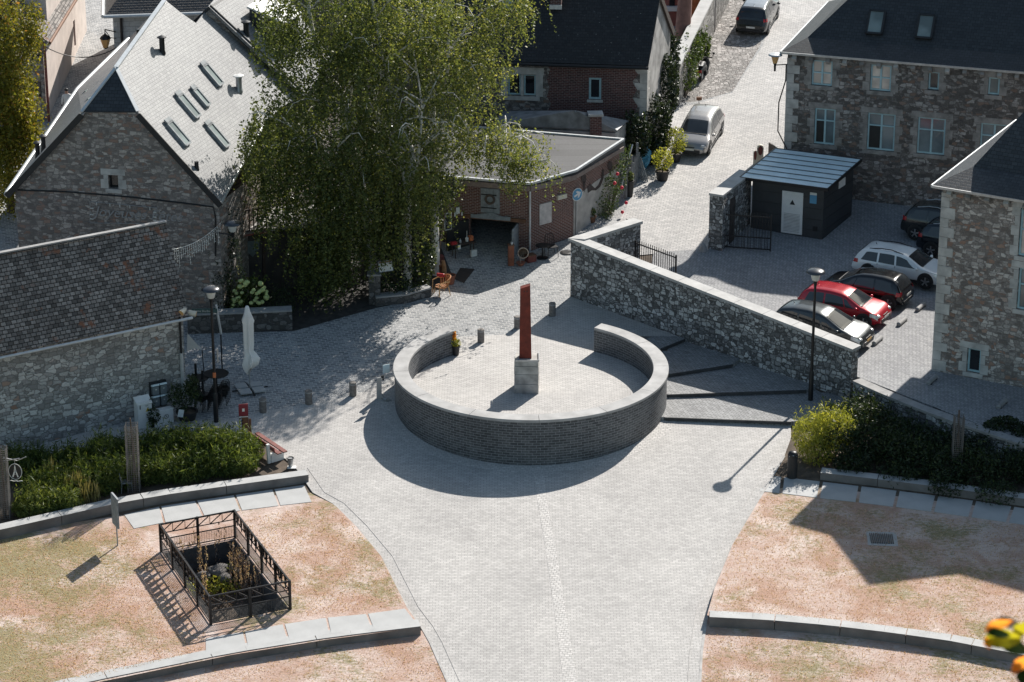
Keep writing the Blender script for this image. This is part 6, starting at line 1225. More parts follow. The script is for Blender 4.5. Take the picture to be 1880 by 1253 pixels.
x0,x1=P(1222,40,3).x,P(1242,40,3).x; yy2=yy+1.2; s=thing('red_house',Vector(((x0+x1)/2,yy2,gz(yy2))),'sliver of a red painted house with a pale sill, behind the brick house','house'); o=s.location; zt_=zat((0,yy2),-40); m=MB(o); m.box((x0+x1)/2,yy2+1.5,0,x1-x0+.6,3,zt_); m.build('wall',plain('red_render',(.30,.11,.09),.8),s); m=MB(o); m.box((x0+x1)/2,yy2-.1,zat((0,yy2),19),x1-x0+.3,.3,.25); m.build('sill',M_white,s)
m=MB(o); m.box((x0+x1)/2,yy2-.02,zat((0,yy2),12),.3,.06,.7); m.build('pane',M_glass,s)
b=G(1283,200); s=thing('box_sign',b,'small brown box sign on a thin post above the silver car','sign'); zc_=zat(b,184)-b.z; m=MB(b); m.bar(b,b+Z3*zc_,.03,.03,up=(1,0,0)); m.build('post',M_black,s); m=MB(b); m.box(b.x,b.y,b.z+zc_,.28,.12,.16); m.build('box',M_brownwood,s)
# pallet, tarpaulin, planks near the rose
b=G(1180,332); s=thing('wooden_pallet',b,'weathered wooden pallet leaning at the end of the rose bed','pallet'); m=MB(b); u=Vector((.8,-.5,0)).normalized(); up=Vector((-.28,.18,.92)).normalized()
for i in range(6): m.bar(b+u*(-.28+.11*i),b+u*(-.28+.11*i)+up*1.25,.075,.03,up=u.cross(up))
m.build('slats',M_greywood,s); m=MB(b)
for z in (.15,.62,1.1): m.bar(b-u*.3+up*z-u.cross(up)*.04,b+u*.3+up*z-u.cross(up)*.04,.09,.05,up=up)
m.build('bearers',M_darkwood,s)
b=G(1184,318)+Vector((0,.4,.75)); s=thing('blue_tarpaulin',b,'crumpled blue plastic tarpaulin behind the leaning pallet','tarpaulin'); m=MB(b); vs=[]; rr=random.Random(5)
for i in range(9):
    for k in range(12): a=2*math.pi*k/12; r=.36*math.sin(math.pi*(i+.5)/9.5)*(1+rr.uniform(-.28,.28)); vs.append((b.x+r*math.cos(a)*.8,b.y+r*math.sin(a)*.6,b.z-.7+1.25*i/8))
m.add(vs,[[i*12+k,i*12+(k+1)%12,(i+1)*12+(k+1)%12,(i+1)*12+k] for i in range(8) for k in range(12)]+[[8*12+k for k in range(12)]]); m.build('sheet',M_bluep,s)
a_=G(1150,372); s=thing('plank_fence',a_,'grey upright planks with a slanting rail beside the rose bush','fence'); m=MB(a_); rr=random.Random(8)
for i in range(8): p=G(1149+3.3*i,366-5.2*i); m.bar(p,p+Z3*(1.5+rr.uniform(-.3,.5)),.12,.03,up=(.6,.8,0))
m.build('planks',M_greywood,s); m=MB(a_); m.bar(G(1140,376)+Z3*.9,G(1160,350)+Z3*2.3,.05,.05); m.build('rail',M_zincl,s)
# scooter
def scooter(b,rz,label):
    s=thing('motor_scooter',b,label,'scooter',rz=rz); V=lambda x,y,z:Vector((x,y,z))
    for y in (-.55,.55):
        m=MB(); m.tube([V(-.06,y,.25),V(.06,y,.25)],.25,16); wh=m.build('wheel',M_dark,s); m=MB(); m.tube([V(-.07,y,.25),V(.07,y,.25)],.12,12); m.build('hub',M_steel,wh)
    m=MB(); m.tube([V(0,-.85,.62),V(0,-.5,.66),V(0,-.1,.6),V(0,.05,.42)],[.1,.19,.2,.12],12); m.tube([V(0,.0,.3),V(0,.35,.3)],.15,10); m.tube([V(0,.3,.35),V(0,.52,.7),V(0,.45,.95)],[.17,.2,.12],12); m.build('body',M_black,s,smooth=50)
    m=MB(); m.tube([V(0,-.7,.78),V(0,-.35,.83),V(0,-.05,.78)],[.12,.17,.13],10); m.build('saddle',M_dark,s,smooth=50); m=MB(); m.tube([V(-.34,.38,1.02),V(0,.44,.98),V(.34,.38,1.02)],.03,6); m.build('handlebar',M_black,s)
    for x in (-1,1): m=MB(); m.tube([V(x*.3,.42,1.02),V(x*.38,.45,1.2)],.012,5); m.sphere((x*.39,.45,1.24),.07,8,6); m.build('mirror',M_black,s)
    m=MB(); m.box(0,-.93,.52,.2,.05,.12); m.build('tail_light',M_red,s); m=MB(); m.box(0,-.93,.36,.18,.02,.13); m.build('number_plate',M_white,s); m=MB(); m.box(0,-.66,.86,.24,.34,.03); m.build('rack',M_steel,s)
scooter(G(1292,143),R(-18),'black motor scooter parked on the cobbles by the ivy wall')
# ---------------------------------------------------------------- vehicles
def carpaint(name,col,metal=.3,rough=.25):
    t=NT(name); return t.bsdf(t.mix(t.ramp(t.noise(t.obj(),1.2,3),[(.4,0.),(.6,1.)]),col,tuple(x*.92 for x in col)),rough,Metallic=metal,**{'Coat Weight':.6,'Coat Roughness':.04})
M_cglass=glassm('car_glass',(.018,.021,.024),.04); M_tyre=plain('tyre',(.02,.02,.02),.85); M_alloy=plain('alloy',(.45,.45,.46),.35,.7); M_tail=plain('tail_light',(.45,.012,.02),.2); M_head=plain('head_light',(.62,.63,.64),.15,.2); M_trim=plain('car_trim',(.025,.025,.027),.5); M_plate=plain('number_plate_white',(.65,.65,.62),.5); M_plateo=plain('number_plate_yellow',(.62,.36,.10),.5)
SHAPES={ # fractions of length from the rear: (x, z_top)
 'hatch':dict(L=3.72,Wd=.80,H=1.38,top=[(0,.52),(.012,.66),(.03,.86),(.075,1.16),(.13,1.31),(.25,1.375),(.40,1.38),(.52,1.34),(.60,1.25),(.76,.93),(.80,.90),(.92,.78),(.975,.66),(1,.48)],belt=[(0,.83),(1,.78)],ws=(.595,.765),rw=(.035,.125),side=[(.115,.33,.155,.33),(.35,.58,.35,.545),(.595,.715,.56,.60)],wheels=(.16,.82)),
 'mpv':dict(L=4.05,Wd=.84,H=1.50,top=[(0,.52),(.012,.70),(.03,.92),(.07,1.22),(.12,1.40),(.25,1.49),(.40,1.50),(.52,1.45),(.60,1.34),(.775,.96),(.81,.92),(.92,.80),(.975,.68),(1,.48)],belt=[(0,.90),(1,.82)],ws=(.59,.78),rw=(.035,.115),side=[(.09,.30,.135,.30),(.32,.56,.32,.53),(.58,.73,.55,.60)],wheels=(.17,.81)),
 'wagon':dict(L=4.2,Wd=.83,H=1.36,top=[(0,.50),(.01,.66),(.025,.84),(.06,1.10),(.105,1.27),(.18,1.34),(.40,1.36),(.52,1.32),(.60,1.22),(.735,.90),(.77,.87),(.92,.76),(.98,.64),(1,.46)],belt=[(0,.82),(1,.77)],ws=(.585,.74),rw=(.03,.10),side=[(.10,.27,.15,.27),(.29,.46,.29,.45),(.48,.69,.47,.585)],wheels=(.19,.80)),
 'suv':dict(L=4.0,Wd=.85,H=1.55,top=[(0,.60),(.012,.78),(.03,1.0),(.075,1.30),(.12,1.46),(.25,1.535),(.40,1.55),(.52,1.51),(.58,1.43),(.72,1.06),(.76,1.02),(.92,.93),(.98,.8),(1,.55)],belt=[(0,1.0),(1,.94)],ws=(.565,.725),rw=(.04,.115),side=[(.12,.30,.16,.30),(.32,.50,.32,.49),(.52,.68,.51,.565)],wheels=(.18,.81))}
def interp(tb,u):
    for (a,x),(b,y) in zip(tb,tb[1:]):
        if u<=b: k=(u-a)/(b-a); return x+(y-x)*k
    return tb[-1][1]
def smooth_tab(tb,u,h=.012): return (interp(tb,max(0,u-h))+2*interp(tb,u)+interp(tb,min(1,u+h)))/4
def make_car(shape,paint,label,loc,head,glass=None,plate=None,rails=False,roof=None,name='parked_car'):
    S=SHAPES[shape]; L,Wd=S['L']*1.05,S['Wd']*1.04; yaw=math.atan2(head[1],head[0]); t=thing(name,loc,label,'car',rz=yaw)
    # local: x forward, centre of the car at 0
    zt=lambda u:smooth_tab(S['top'],u); bl=lambda u:interp(S['belt'],u)
    def w(u):
        e=max(0,(.10-u)/.10); f=max(0,(u-.86)/.14); return Wd*(1-.13*e**2.2-.20*f**2.2)
    def ring(u):
        z,b,W_=zt(u),bl(u),w(u); zb=.22 if .06<u<.94 else .30
        b=min(b,z-.03); lean=max(0,z-b-.05); wt=W_-.045-.36*lean; cut=min(.10,(z-b)*.6)
        return [(0,zb),(W_-.10,zb),(W_-.025,zb+.10),(W_,max(zb+.12,.5*b+.1)),(W_-.005,max(zb+.14,b-.12)),(W_-.035,b),(wt+.02,max(b+.005,z-cut)),(wt-.015,max(b+.01,z-.4*cut)),(wt-.09,max(b+.015,z-.06*cut)),(wt*.5,z+.012),(0,z+.018)]
    us=sorted(set([0,.004]+[i/44 for i in range(45)]+[.012,.03,.055,.08,.1,.97,.985,.995])); m=MB(); vs=[]; 
    for u in us:
        r=ring(u); full=[(y,z) for y,z in r]+[(-y,z) for y,z in r[-2:0:-1]]
        vs+=[((u-.5)*L,y,z) for y,z in full]
    k=20; fs=[[i*k+j,(i+1)*k+j,(i+1)*k+(j+1)%k,i*k+(j+1)%k] for i in range(len(us)-1) for j in range(k)]
    fs+= [list(range(k)),[(len(us)-1)*k+j for j in range(k)][::-1]]
    m.add(vs,fs); body=m.build('body',paint,t,smooth=38)
    def side(u,z,s,off=.008):
        r=ring(u); (y0,z0),(y1,z1)=r[5],r[6]; q=(z-z0)/max(1e-4,z1-z0); return Vector(((u-.5)*L,s*(y0+(y1-y0)*q+off),z))
    gm=glass or M_cglass
    for (xb0,xb1,xt0,xt1) in S['side']:
        for s in (1,-1):
            m=MB(); N_,M_=6,3; g=[]
            for i in range(N_+1):
                for j in range(M_+1):
                    a=i/N_; ub,ut=xb0+(xb1-xb0)*a,xt0+(xt1-xt0)*a; u=ub+(ut-ub)*j/M_; r=ring(u); z=r[5][1]+.03+(r[6][1]-.02-r[5][1]-.03)*j/M_; g.append(side(u,z,s))
            f=[[i*(M_+1)+j,(i+1)*(M_+1)+j,(i+1)*(M_+1)+j+1,i*(M_+1)+j+1] for i in range(N_) for j in range(M_)]
            m.add(g,[q[::-1] for q in f] if s>0 else f); m.build('side_window',gm,t)
    def topz(u,y):
        r=ring(u)[7:][::-1]; y=abs(y)
        for (ya,za),(yb,zb_) in zip(r,r[1:]):
            if y<=yb: return za+(zb_-za)*(y-ya)/max(1e-4,yb-ya)
        return r[-1][1]
    for nm,(u0,u1),in_ in (('windscreen',S['ws'],.86),('rear_window',S['rw'],.84)):
        m=MB(); g=[]; N_,M_=8,8
        for i in range(N_+1):
            u=u0+(u1-u0)*i/N_; wt=ring(u)[8][0]+.06
            for j in range(M_+1):
                y=(2*j/M_-1)*wt*in_*(1.0); g.append(Vector(((u-.5)*L+(.012 if nm[0]=='w' else -.012),y,topz(u,y)+.012)))
        m.add(g,[[i*(M_+1)+j,(i+1)*(M_+1)+j,(i+1)*(M_+1)+j+1,i*(M_+1)+j+1] for i in range(N_) for j in range(M_)]); m.build(nm,gm,t)
    if roof: 
        m=MB(); g=[]; us2=[.16+.4*i/8 for i in range(9)]
        for u in us2:
            wt=ring(u)[8][0]-.02
            for j in range(9): y=(2*j/8-1)*wt; g.append(Vector(((u-.5)*L,y,topz(u,y)+.008)))
        m.add(g,[[i*9+j,(i+1)*9+j,(i+1)*9+j+1,i*9+j+1] for i in range(8) for j in range(8)]); m.build('roof_panel',roof,t)
    r_=.315
    for u in S['wheels']:
        x=(u-.5)*L
        for s in (1,-1):
            y=s*(w(u)-.10); m=MB(); m.tube([(x,s*(w(u)-.02),r_+.03),(x,s*(w(u)+.006),r_+.03)],r_+.065,22); m.build('wheel_arch',M_trim,t)
            m=MB(); m.tube([(x,y,r_),(x,y+s*.05,r_),(x,y+s*.115,r_),(x,y+s*.12,r_)],[r_,r_,r_,r_*.93],22); wh=m.build('wheel',M_tyre,t,smooth=40)
            m=MB(); m.tube([(x,y+s*.118,r_),(x,y+s*.128,r_)],r_*.66,18,cap=False)
            for kk in range(5): a=2*math.pi*kk/5+.3; m.bar((x,y+s*.126,r_),(x+r_*.64*math.cos(a),y+s*.126,r_+r_*.64*math.sin(a)),.06,.012,up=(0,1,0))
            m.tube([(x,y+s*.118,r_),(x,y+s*.132,r_)],.05,8); m.build('rim',M_alloy,wh)
    def patch(nm,mat,us_,zs,s,off=.012,wrap=None):
        m=MB(); g=[]
        for u in us_:
            for z in zs(u): 
                r=ring(u); 
                # body side at height z below the belt, else on the shoulder
                pts=r[2:9]; y=pts[-1][0]
                for (ya,za),(yb,zb_) in zip(pts,pts[1:]):
                    if za<=z<=zb_: y=ya+(yb-ya)*(z-za)/max(1e-4,zb_-za); break
                    if z<za: y=ya; break
                g.append(Vector(((u-.5)*L+off*(1 if u>.5 else -1)*.8,s*(y+off),z)))
        n2=len(zs(us_[0])); m.add(g,[[i*n2+j,(i+1)*n2+j,(i+1)*n2+j+1,i*n2+j+1] for i in range(len(us_)-1) for j in range(n2-1)]); m.build(nm,mat,t)
    for s in (1,-1):
        zf=lambda u:[zt(u)-.20+.03*i-(.0 if u<.95 else .0) for i in range(5)]
        patch('headlight',M_head,[.885,.91,.935,.955,.972],lambda u:[min(bl(u),zt(u))-.19+.04*i for i in range(5)],s)
        patch('tail_light',M_tail,[.018,.03,.05,.075],lambda u:[bl(u)-.13+.055*i for i in range(4)],s)
        m=MB(); m.sphere(((.955-.5)*L,s*w(.955)*.80,zt(.955)-.10),.15,10,6,(.95,1.15,.55)); m.build('headlight',M_head,t,smooth=70)
        m=MB(); ux=S['ws'][1]-.03; x=(ux-.5)*L; m.sphere((x,s*(w(ux)+.09),bl(ux)+.08),.1,8,6,(.7,1.,.75)); m.build('mirror',paint,t,smooth=60)
        m=MB(); m.bar(((.2-.5)*L,s*(w(.5)+.004),.27),((.78-.5)*L,s*(w(.5)+.004),.27),.02,.10); m.build('sill',M_trim,t)
        for ud in ((S['side'][0][1]+S['side'][1][0])/2,(S['side'][1][1]+S['side'][2][0])/2):
            m=MB(); b=bl(ud); m.bar(((ud-.5)*L,s*(w(ud)+.002),.32),((ud-.5)*L,s*(w(ud)-.02),b),.014,.012,up=(0,1,0)); m.build('door_seam',M_trim,t); m=MB(); m.bar(((ud-.5)*L-.26,s*(w(ud)+.005),b-.12),((ud-.5)*L-.1,s*(w(ud)+.005),b-.12),.03,.03); m.build('door_handle',M_trim if not rails else paint,t)
        if rails: m=MB(); m.tube([((u-.5)*L,s*(ring(u)[8][0]-.01),zt(u)+(.05 if .2<u<.5 else .0)) for u in (.17,.2,.3,.4,.5,.53)],.022,6); m.build('roof_rail',M_black if rails==1 else M_alloy,t)
    wf=w(.985); xf=.5*L; m=MB(); m.bar((xf-.01,-wf*.72,.36),(xf-.01,wf*.72,.36),.06,.19); m.build('grille',M_trim,t); m=MB(); m.bar((xf-.05,-wf*.34,.56),(xf-.05,wf*.34,.56),.08,.05); m.build('upper_grille',M_trim,t); m=MB(); u0=S['ws'][1]; x0=(u0-.5)*L; wy=ring(u0)[8][0]*.9; m.bar((x0+.02,-wy,topz(u0,wy)+.012),(x0+.02,wy,topz(u0,wy)+.012),.07,.02); m.build('cowl_strip',M_trim,t)
    m=MB(); m.bar((xf+.03,-.24,.47),(xf+.03,.24,.47),.012,.10); m.build('number_plate',plate or M_plate,t)
    zr=.62 if shape!='suv' else .55; m=MB(); m.bar((-xf-.02,-.24,zr),(-xf-.02,.24,zr),.012,.10); m.build('number_plate',plate or M_plate,t)
    m=MB(); m.bar((-xf-.0,-wf*.8,.36),(-xf-.0,wf*.8,.36),.05,.13); m.build('rear_bumper_strip',M_trim,t)
    m=MB(); ua=.2; m.bar(((ua-.5)*L,0,zt(ua)+.01),((ua-.5)*L-.05,0,zt(ua)+.10),.02,.02,up=(0,1,0)); m.build('aerial',M_black,t)
    return t
CD=Vector((.883,-.469,0)); CS=Vector((.469,.883,0))
def ctr(p,L,f): return Vector((p.x,p.y,p.z))-CD*L/2*f
P_gun=carpaint('paint_graphite',(.055,.062,.066),.6,.28); P_red=carpaint('paint_red',(.42,.012,.025),.25,.25); P_blk=carpaint('paint_black',(.008,.008,.009),.2,.15); P_wht=carpaint('paint_white',(.88,.90,.90),.05,.25); P_sil=carpaint('paint_silver',(.36,.35,.345),.5,.3); P_drk=carpaint('paint_dark_grey',(.03,.034,.037),.5,.25); P_blu=carpaint('paint_dark_blue',(.012,.018,.026),.4,.2)
make_car('mpv',P_gun,'dark grey car nearest the tall rubble wall, roof partly sunlit',ctr(K(1590,641),4.05,1),CD,plate=M_plateo)
make_car('hatch',P_red,'bright red hatchback parked between a dark grey and a black car',ctr(K(1622,598),3.72,1),CD)
make_car('hatch',P_blk,'black hatchback parked nose in between the red and the white car',ctr(K(1663,563),3.72,1),-CD)
make_car('wagon',P_wht,'white estate car with roof rails in the car park',Vector(K(1578,496))+CD*2.1,CD,rails=1,roof=None)
make_car('suv',P_drk,'grey sport utility car with a silver roof rail, furthest in the car park',Vector(K(1664,428))+CD*2.+CS*.2,CD,rails=2)
make_car('suv',P_blu,'blue black sport utility car half hidden by the right hand stone building',Vector(K(1694,458))+CD*2.+CS*.1,CD,rails=2)
f1=Vector((-.285,-.958,0)); make_car('mpv',P_sil,'silver grey family car facing down the lane beside the ivy',G(1283,262)-f1*.0,f1)
f2=Vector((.27,.963,0)); make_car('suv',P_drk,'dark sport utility car parked on cobbles at the top of the lane',G(1391,45),f2,roof=carpaint('paint_roof_reflect',(.34,.37,.40),.5,.2))
for o_ in bpy.data.objects:
    pass
def tilt(o_):                                     # cars on the slope follow the ground
    y=o_.rotation_euler.z; d=Vector((math.cos(y),math.sin(y),0)); o_.rotation_euler=(math.asin(.075*Vector((-d.y,d.x,0)).y/1.003),-math.atan(.075*d.y),y)
for o_ in list(bpy.data.objects):
    if o_.name.startswith('parked_car') and o_.get('label','').find('lane')>0: tilt(o_)
# ---------------------------------------------------------------- vegetation
ML_birch=leafmat('birch_leaf',[(0.,(.040,.058,.022)),(.45,(.098,.128,.044)),(.82,(.19,.212,.07)),(1.,(.33,.32,.11))],.45)
ML_weep=leafmat('yellow_leaf',[(0.,(.06,.075,.015)),(.5,(.15,.155,.025)),(.9,(.28,.24,.04)),(1.,(.30,.16,.05))],.42)
ML_ivy=leafmat('ivy_leaf',[(0.,(.010,.018,.010)),(.7,(.024,.040,.016)),(.95,(.06,.085,.03)),(1.,(.20,.22,.10))],.2,.35,.5)
ML_shrub=leafmat('shrub_leaf',[(0.,(.025,.045,.014)),(.6,(.06,.095,.025)),(1.,(.14,.17,.05))],.3)
ML_yew=leafmat('yew_leaf',[(0.,(.022,.044,.012)),(.55,(.085,.125,.03)),(1.,(.22,.25,.07))],.38)
ML_lime=leafmat('lime_leaf',[(0.,(.10,.125,.02)),(.5,(.26,.28,.05)),(1.,(.46,.43,.10))],.42)
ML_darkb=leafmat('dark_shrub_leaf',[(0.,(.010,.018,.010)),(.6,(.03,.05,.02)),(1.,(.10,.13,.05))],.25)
ML_dry=leafmat('dry_stalk',[(0.,(.20,.13,.11)),(.6,(.42,.29,.235)),(1.,(.62,.52,.46))],.3)
ML_rose=leafmat('rose_leaf',[(0.,(.02,.04,.014)),(.6,(.055,.09,.028)),(.92,(.12,.15,.05)),(1.,(.42,.40,.30))],.3)
ML_olive=leafmat('olive_grass',[(0.,(.14,.13,.05)),(1.,(.42,.36,.17))],.3)
def ell(n,c0,r,shell=.45):
    d=RNG.normal(size=(n,3)); d/=np.linalg.norm(d,axis=1)[:,None]; k=(shell+(1-shell)*RNG.random(n)**.6)[:,None]
    return np.array(c0)+d*k*np.array(r)
def strands(tops,lmin,lmax,step,out,c0,spread=.05):
    """drooping strings of leaves: returns leaf centres"""
    n=len(tops); L=RNG.uniform(lmin,lmax,n); cs=[]
    dirs=tops-np.array(c0); dirs[:,2]=0; dirs/= (np.linalg.norm(dirs,axis=1)[:,None]+1e-6)
    sw=RNG.normal(size=(n,3))*.12; sw[:,2]=0
    k=int(lmax/step)
    for i in range(k):
        s=i*step; msk=s<L; u=s/lmax
        p=tops[msk]+dirs[msk]*out*(u-.7*u*u)+sw[msk]*s*1.2; p=p.copy(); p[:,2]-=s*(.55+.45*u)
        cs.append(p+RNG.normal(size=p.shape)*spread)
    return np.concatenate(cs)
def tree_parts(par,stems,mat):
    for pts,r0,r1 in stems:
        k=len(pts); 
        # smooth with interpolation
        P_=[Vector(p) for p in pts]; fine=[]
        for i in range(k-1):
            p0,p1,p2,p3=P_[max(0,i-1)],P_[i],P_[i+1],P_[min(k-1,i+2)]
            for j in range(4):
                t=j/4; fine.append(.5*((2*p1)+(p2-p0)*t+(2*p0-5*p1+4*p2-p3)*t*t+(3*p1-p0-3*p2+p3)*t**3))
        fine.append(P_[-1]); n=len(fine); yield fine,[r0+(r1-r0)*i/(n-1) for i in range(n)]
def build_tree(name,base,label,stems_px,clumps,leaf,leaf_m,barkm,size,lmin,lmax,out,branches=26,depth_j=1.2,rnd_bias=0.,seed=1,grp=None,dens=1.):
    """stems as photo columns/rows on the upright plane through the base; clumps (px,py,rx,ry,depth offset,depth radius,strands)"""
    rr=random.Random(seed); s=thing(name,base,label,'tree',grp); bx=base+Vector((1,0,0)); sc=1/43.
    m=MB(base); tips=[]
    stems=[]
    for pts,dy0,dy1,r0,r1 in stems_px:
        w_=[W(x,y,base,bx)+Vector((0,dy0+(dy1-dy0)*i/(len(pts)-1),0)) for i,(x,y) in enumerate(pts)]; stems.append((w_,r0,r1))
    allp=[]
    for fine,rs in tree_parts(s,stems,barkm):
        m.tube(fine,rs,8); allp+= [(p,r) for p,r in zip(fine,rs)][len(fine)//4:]
    for i in range(branches):
        p,r=rr.choice(allp); a=rr.uniform(0,2*math.pi); l=rr.uniform(1.2,3.2)*min(1,.25+r/.09); d=Vector((math.cos(a),math.sin(a),rr.uniform(.3,1.1))).normalized()
        q=[p,p+d*l*.5,p+d*l*.85+Vector((0,0,-.05)),p+d*l*1.1-Vector((0,0,.35)),p+d*l*1.25-Vector((0,0,.9))]; m.tube(q,[min(r*.55,.06),.04,.028,.018,.008],5)
        tips.append(q)
    m.build('trunk',barkm,s,smooth=60)
    cs=[]
    for q in tips:
        tt=np.array([q[1].lerp(q[4],random.random()) for _ in range(22)])+RNG.normal(size=(22,3))*.28; cs.append(strands(tt,.4,1.2,size*.85,.2,p,size*.7))
    for (px,py,rx,ry,dy,dr,n) in clumps:
        c0=W(px,py,base,bx); c0=c0+Vector((0,dy,0)); k=(CAM-c0).length/F
        tops=ell(int(n*dens),c0,(rx*k,dr,ry*k),.25); cs.append(strands(tops,lmin,lmax,size*.62,out,c0,size*.5))
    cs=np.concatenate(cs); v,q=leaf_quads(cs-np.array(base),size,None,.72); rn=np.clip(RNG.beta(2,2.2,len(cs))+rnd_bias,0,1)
    npmesh('crown',v,q,leaf_m,s,rnd=rn)
    return s,len(cs)
tb1,tb2,tb3=G(690,540),G(748,535),G(800,505)
GT='birch trees at the edge of the square'
print(build_tree('birch_tree',tb1,'leftmost birch, its dark crown hanging over the garden and slate roof',[([(690,540),(676,420),(660,328),(648,285),(638,221),(628,181),(602,144),(570,60),(556,-60)],0,1.,.20,.07),([(676,430),(640,330),(560,250),(520,200)],0,-1,.10,.03)],
 [(560,120,95,95,0,2.4,520),(520,250,75,85,-.6,2.2,520),(610,240,90,95,-.8,2.4,620),(600,20,95,75,.5,2.4,430),(560,370,95,80,-1.2,2.,560),(490,320,45,75,.4,1.6,240),(640,400,70,70,-.6,1.8,420),(600,440,65,45,-1.3,1.4,260),(640,110,70,70,-1.,2.,330),(515,30,50,60,1.,1.5,160),(480,215,28,45,.3,1.,80),(600,470,50,32,-1.6,1.1,200),(640,330,70,60,-1.2,1.6,380),(470,270,32,60,0,1.2,150),(560,300,80,70,-1.,1.8,420),(530,70,70,60,.6,1.9,260)],
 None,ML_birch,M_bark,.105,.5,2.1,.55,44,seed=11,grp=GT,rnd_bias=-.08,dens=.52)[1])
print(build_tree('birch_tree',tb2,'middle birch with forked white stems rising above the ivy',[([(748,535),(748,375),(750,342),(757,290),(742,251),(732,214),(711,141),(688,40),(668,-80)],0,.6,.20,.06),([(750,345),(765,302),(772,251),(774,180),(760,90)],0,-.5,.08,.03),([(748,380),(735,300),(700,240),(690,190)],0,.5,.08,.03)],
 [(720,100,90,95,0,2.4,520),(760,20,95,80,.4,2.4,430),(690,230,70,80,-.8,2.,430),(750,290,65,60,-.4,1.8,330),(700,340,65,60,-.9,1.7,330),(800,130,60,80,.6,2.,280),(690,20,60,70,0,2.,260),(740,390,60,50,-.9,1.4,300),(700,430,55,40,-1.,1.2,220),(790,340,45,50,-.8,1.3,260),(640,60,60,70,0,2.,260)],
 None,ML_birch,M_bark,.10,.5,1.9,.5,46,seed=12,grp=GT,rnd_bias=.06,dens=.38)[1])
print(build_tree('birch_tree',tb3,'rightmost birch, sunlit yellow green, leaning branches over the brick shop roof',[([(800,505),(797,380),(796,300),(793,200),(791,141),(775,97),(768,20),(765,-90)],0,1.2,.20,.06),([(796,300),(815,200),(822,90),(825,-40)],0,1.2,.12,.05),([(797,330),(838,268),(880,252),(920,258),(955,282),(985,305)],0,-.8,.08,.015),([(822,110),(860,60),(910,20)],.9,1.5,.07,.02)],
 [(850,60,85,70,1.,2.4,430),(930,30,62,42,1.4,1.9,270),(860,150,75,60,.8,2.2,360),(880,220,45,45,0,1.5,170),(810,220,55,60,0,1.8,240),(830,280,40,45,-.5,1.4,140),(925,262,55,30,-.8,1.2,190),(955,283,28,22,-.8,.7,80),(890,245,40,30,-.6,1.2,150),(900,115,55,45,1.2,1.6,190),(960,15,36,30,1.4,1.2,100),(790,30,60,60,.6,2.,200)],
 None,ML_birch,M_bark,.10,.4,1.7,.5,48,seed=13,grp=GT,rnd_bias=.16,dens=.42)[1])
wb_=G(20,390)
print(build_tree('weeping_tree',wb_,'yellow green weeping tree at the far left edge',[([(20,390),(15,250),(5,120),(-10,-40)],0,.5,.2,.06)],
 [(15,60,48,70,0,2.,330),(30,170,42,60,-.4,1.8,330),(25,265,42,50,-.6,1.8,330),(-20,140,60,120,0,2.,420),(62,40,16,40,.2,.9,70),(48,215,28,45,-.6,1.2,190),(10,330,25,28,-.6,1.,90)],
 None,ML_weep,M_bark2,.12,.6,1.9,.35,20,seed=14,rnd_bias=.10)[1])
def mound(name,clumps,leafm,size,label,cat,base=None,up=.0,asp=.5,dens=1.,grp=None,bias=0.,core=True,stem=True,kind=None):
    """shrub from ellipsoids (centre, radii, n) with a stem and shoots"""
    base=base or Vector(clumps[0][0])-Vector((0,0,clumps[0][1][2])); s=thing(name,base,label,cat,grp); cs=[]
    for c0,r,n in clumps:
        p=ell(int(n*dens),c0,r,.55); g=gz(p[:,1])+.02; p=p[p[:,2]>g] if name!='ivy' else p; cs.append(p)
        if stem and n<2700:
            k=int(n/55); d=RNG.normal(size=(k,3)); d[:,2]=abs(d[:,2])+.4; d/=np.linalg.norm(d,axis=1)[:,None]; e=d*.6+np.array([0,0,.7]); l=RNG.uniform(.15,.5,k)
            for j in range(7): cs.append(np.array(c0)+d*np.array(r)*.95+e*(l*j/7)[:,None]+RNG.normal(size=(k,3))*.025)
    cs=np.concatenate(cs); v,q=leaf_quads(cs-np.array(base),size,up,asp); npmesh('foliage',v,q,leafm,s,rnd=np.clip(RNG.beta(2,2.4,len(cs))+bias,0,1))
    if stem:
        m=MB(base)
        for c0,r,n in clumps[:6]: m.tube([base-Vector((0,0,.05)),base.lerp(Vector(c0),.6),Vector(c0)],[.05,.035,.015],5)
        m.build('stems',M_bark2,s)
    return s
E=lambda px,py,up,rx,ry,rz,n:((lambda p:((p.x,p.y,p.z+up),(rx,ry,rz),n))(G(px,py)))
# ivy mass, bushes and beds under the birches
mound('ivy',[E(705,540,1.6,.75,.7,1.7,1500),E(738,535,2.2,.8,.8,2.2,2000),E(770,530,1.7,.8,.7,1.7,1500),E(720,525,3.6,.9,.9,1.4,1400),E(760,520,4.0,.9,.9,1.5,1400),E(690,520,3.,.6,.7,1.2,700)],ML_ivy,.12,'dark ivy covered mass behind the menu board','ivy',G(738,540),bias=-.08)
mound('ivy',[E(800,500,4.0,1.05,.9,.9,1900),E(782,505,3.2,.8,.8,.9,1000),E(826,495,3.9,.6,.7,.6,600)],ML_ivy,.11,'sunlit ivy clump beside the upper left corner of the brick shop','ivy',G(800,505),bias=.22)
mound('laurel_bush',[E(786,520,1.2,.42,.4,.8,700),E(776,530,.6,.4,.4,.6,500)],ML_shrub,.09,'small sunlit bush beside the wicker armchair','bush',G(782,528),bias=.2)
mound('ground_plant',[E(715,553,.35,.6,.35,.4,500),E(750,549,.4,.6,.35,.45,500)],ML_darkb,.10,'dark low planting behind the low kerb wall under the ivy','plant',G(730,552))
mound('box_bush',[E(517,588,.75,.65,.55,.7,1700)],ML_darkb,.07,'dark clipped round bush right of the hydrangea','bush',G(517,590))
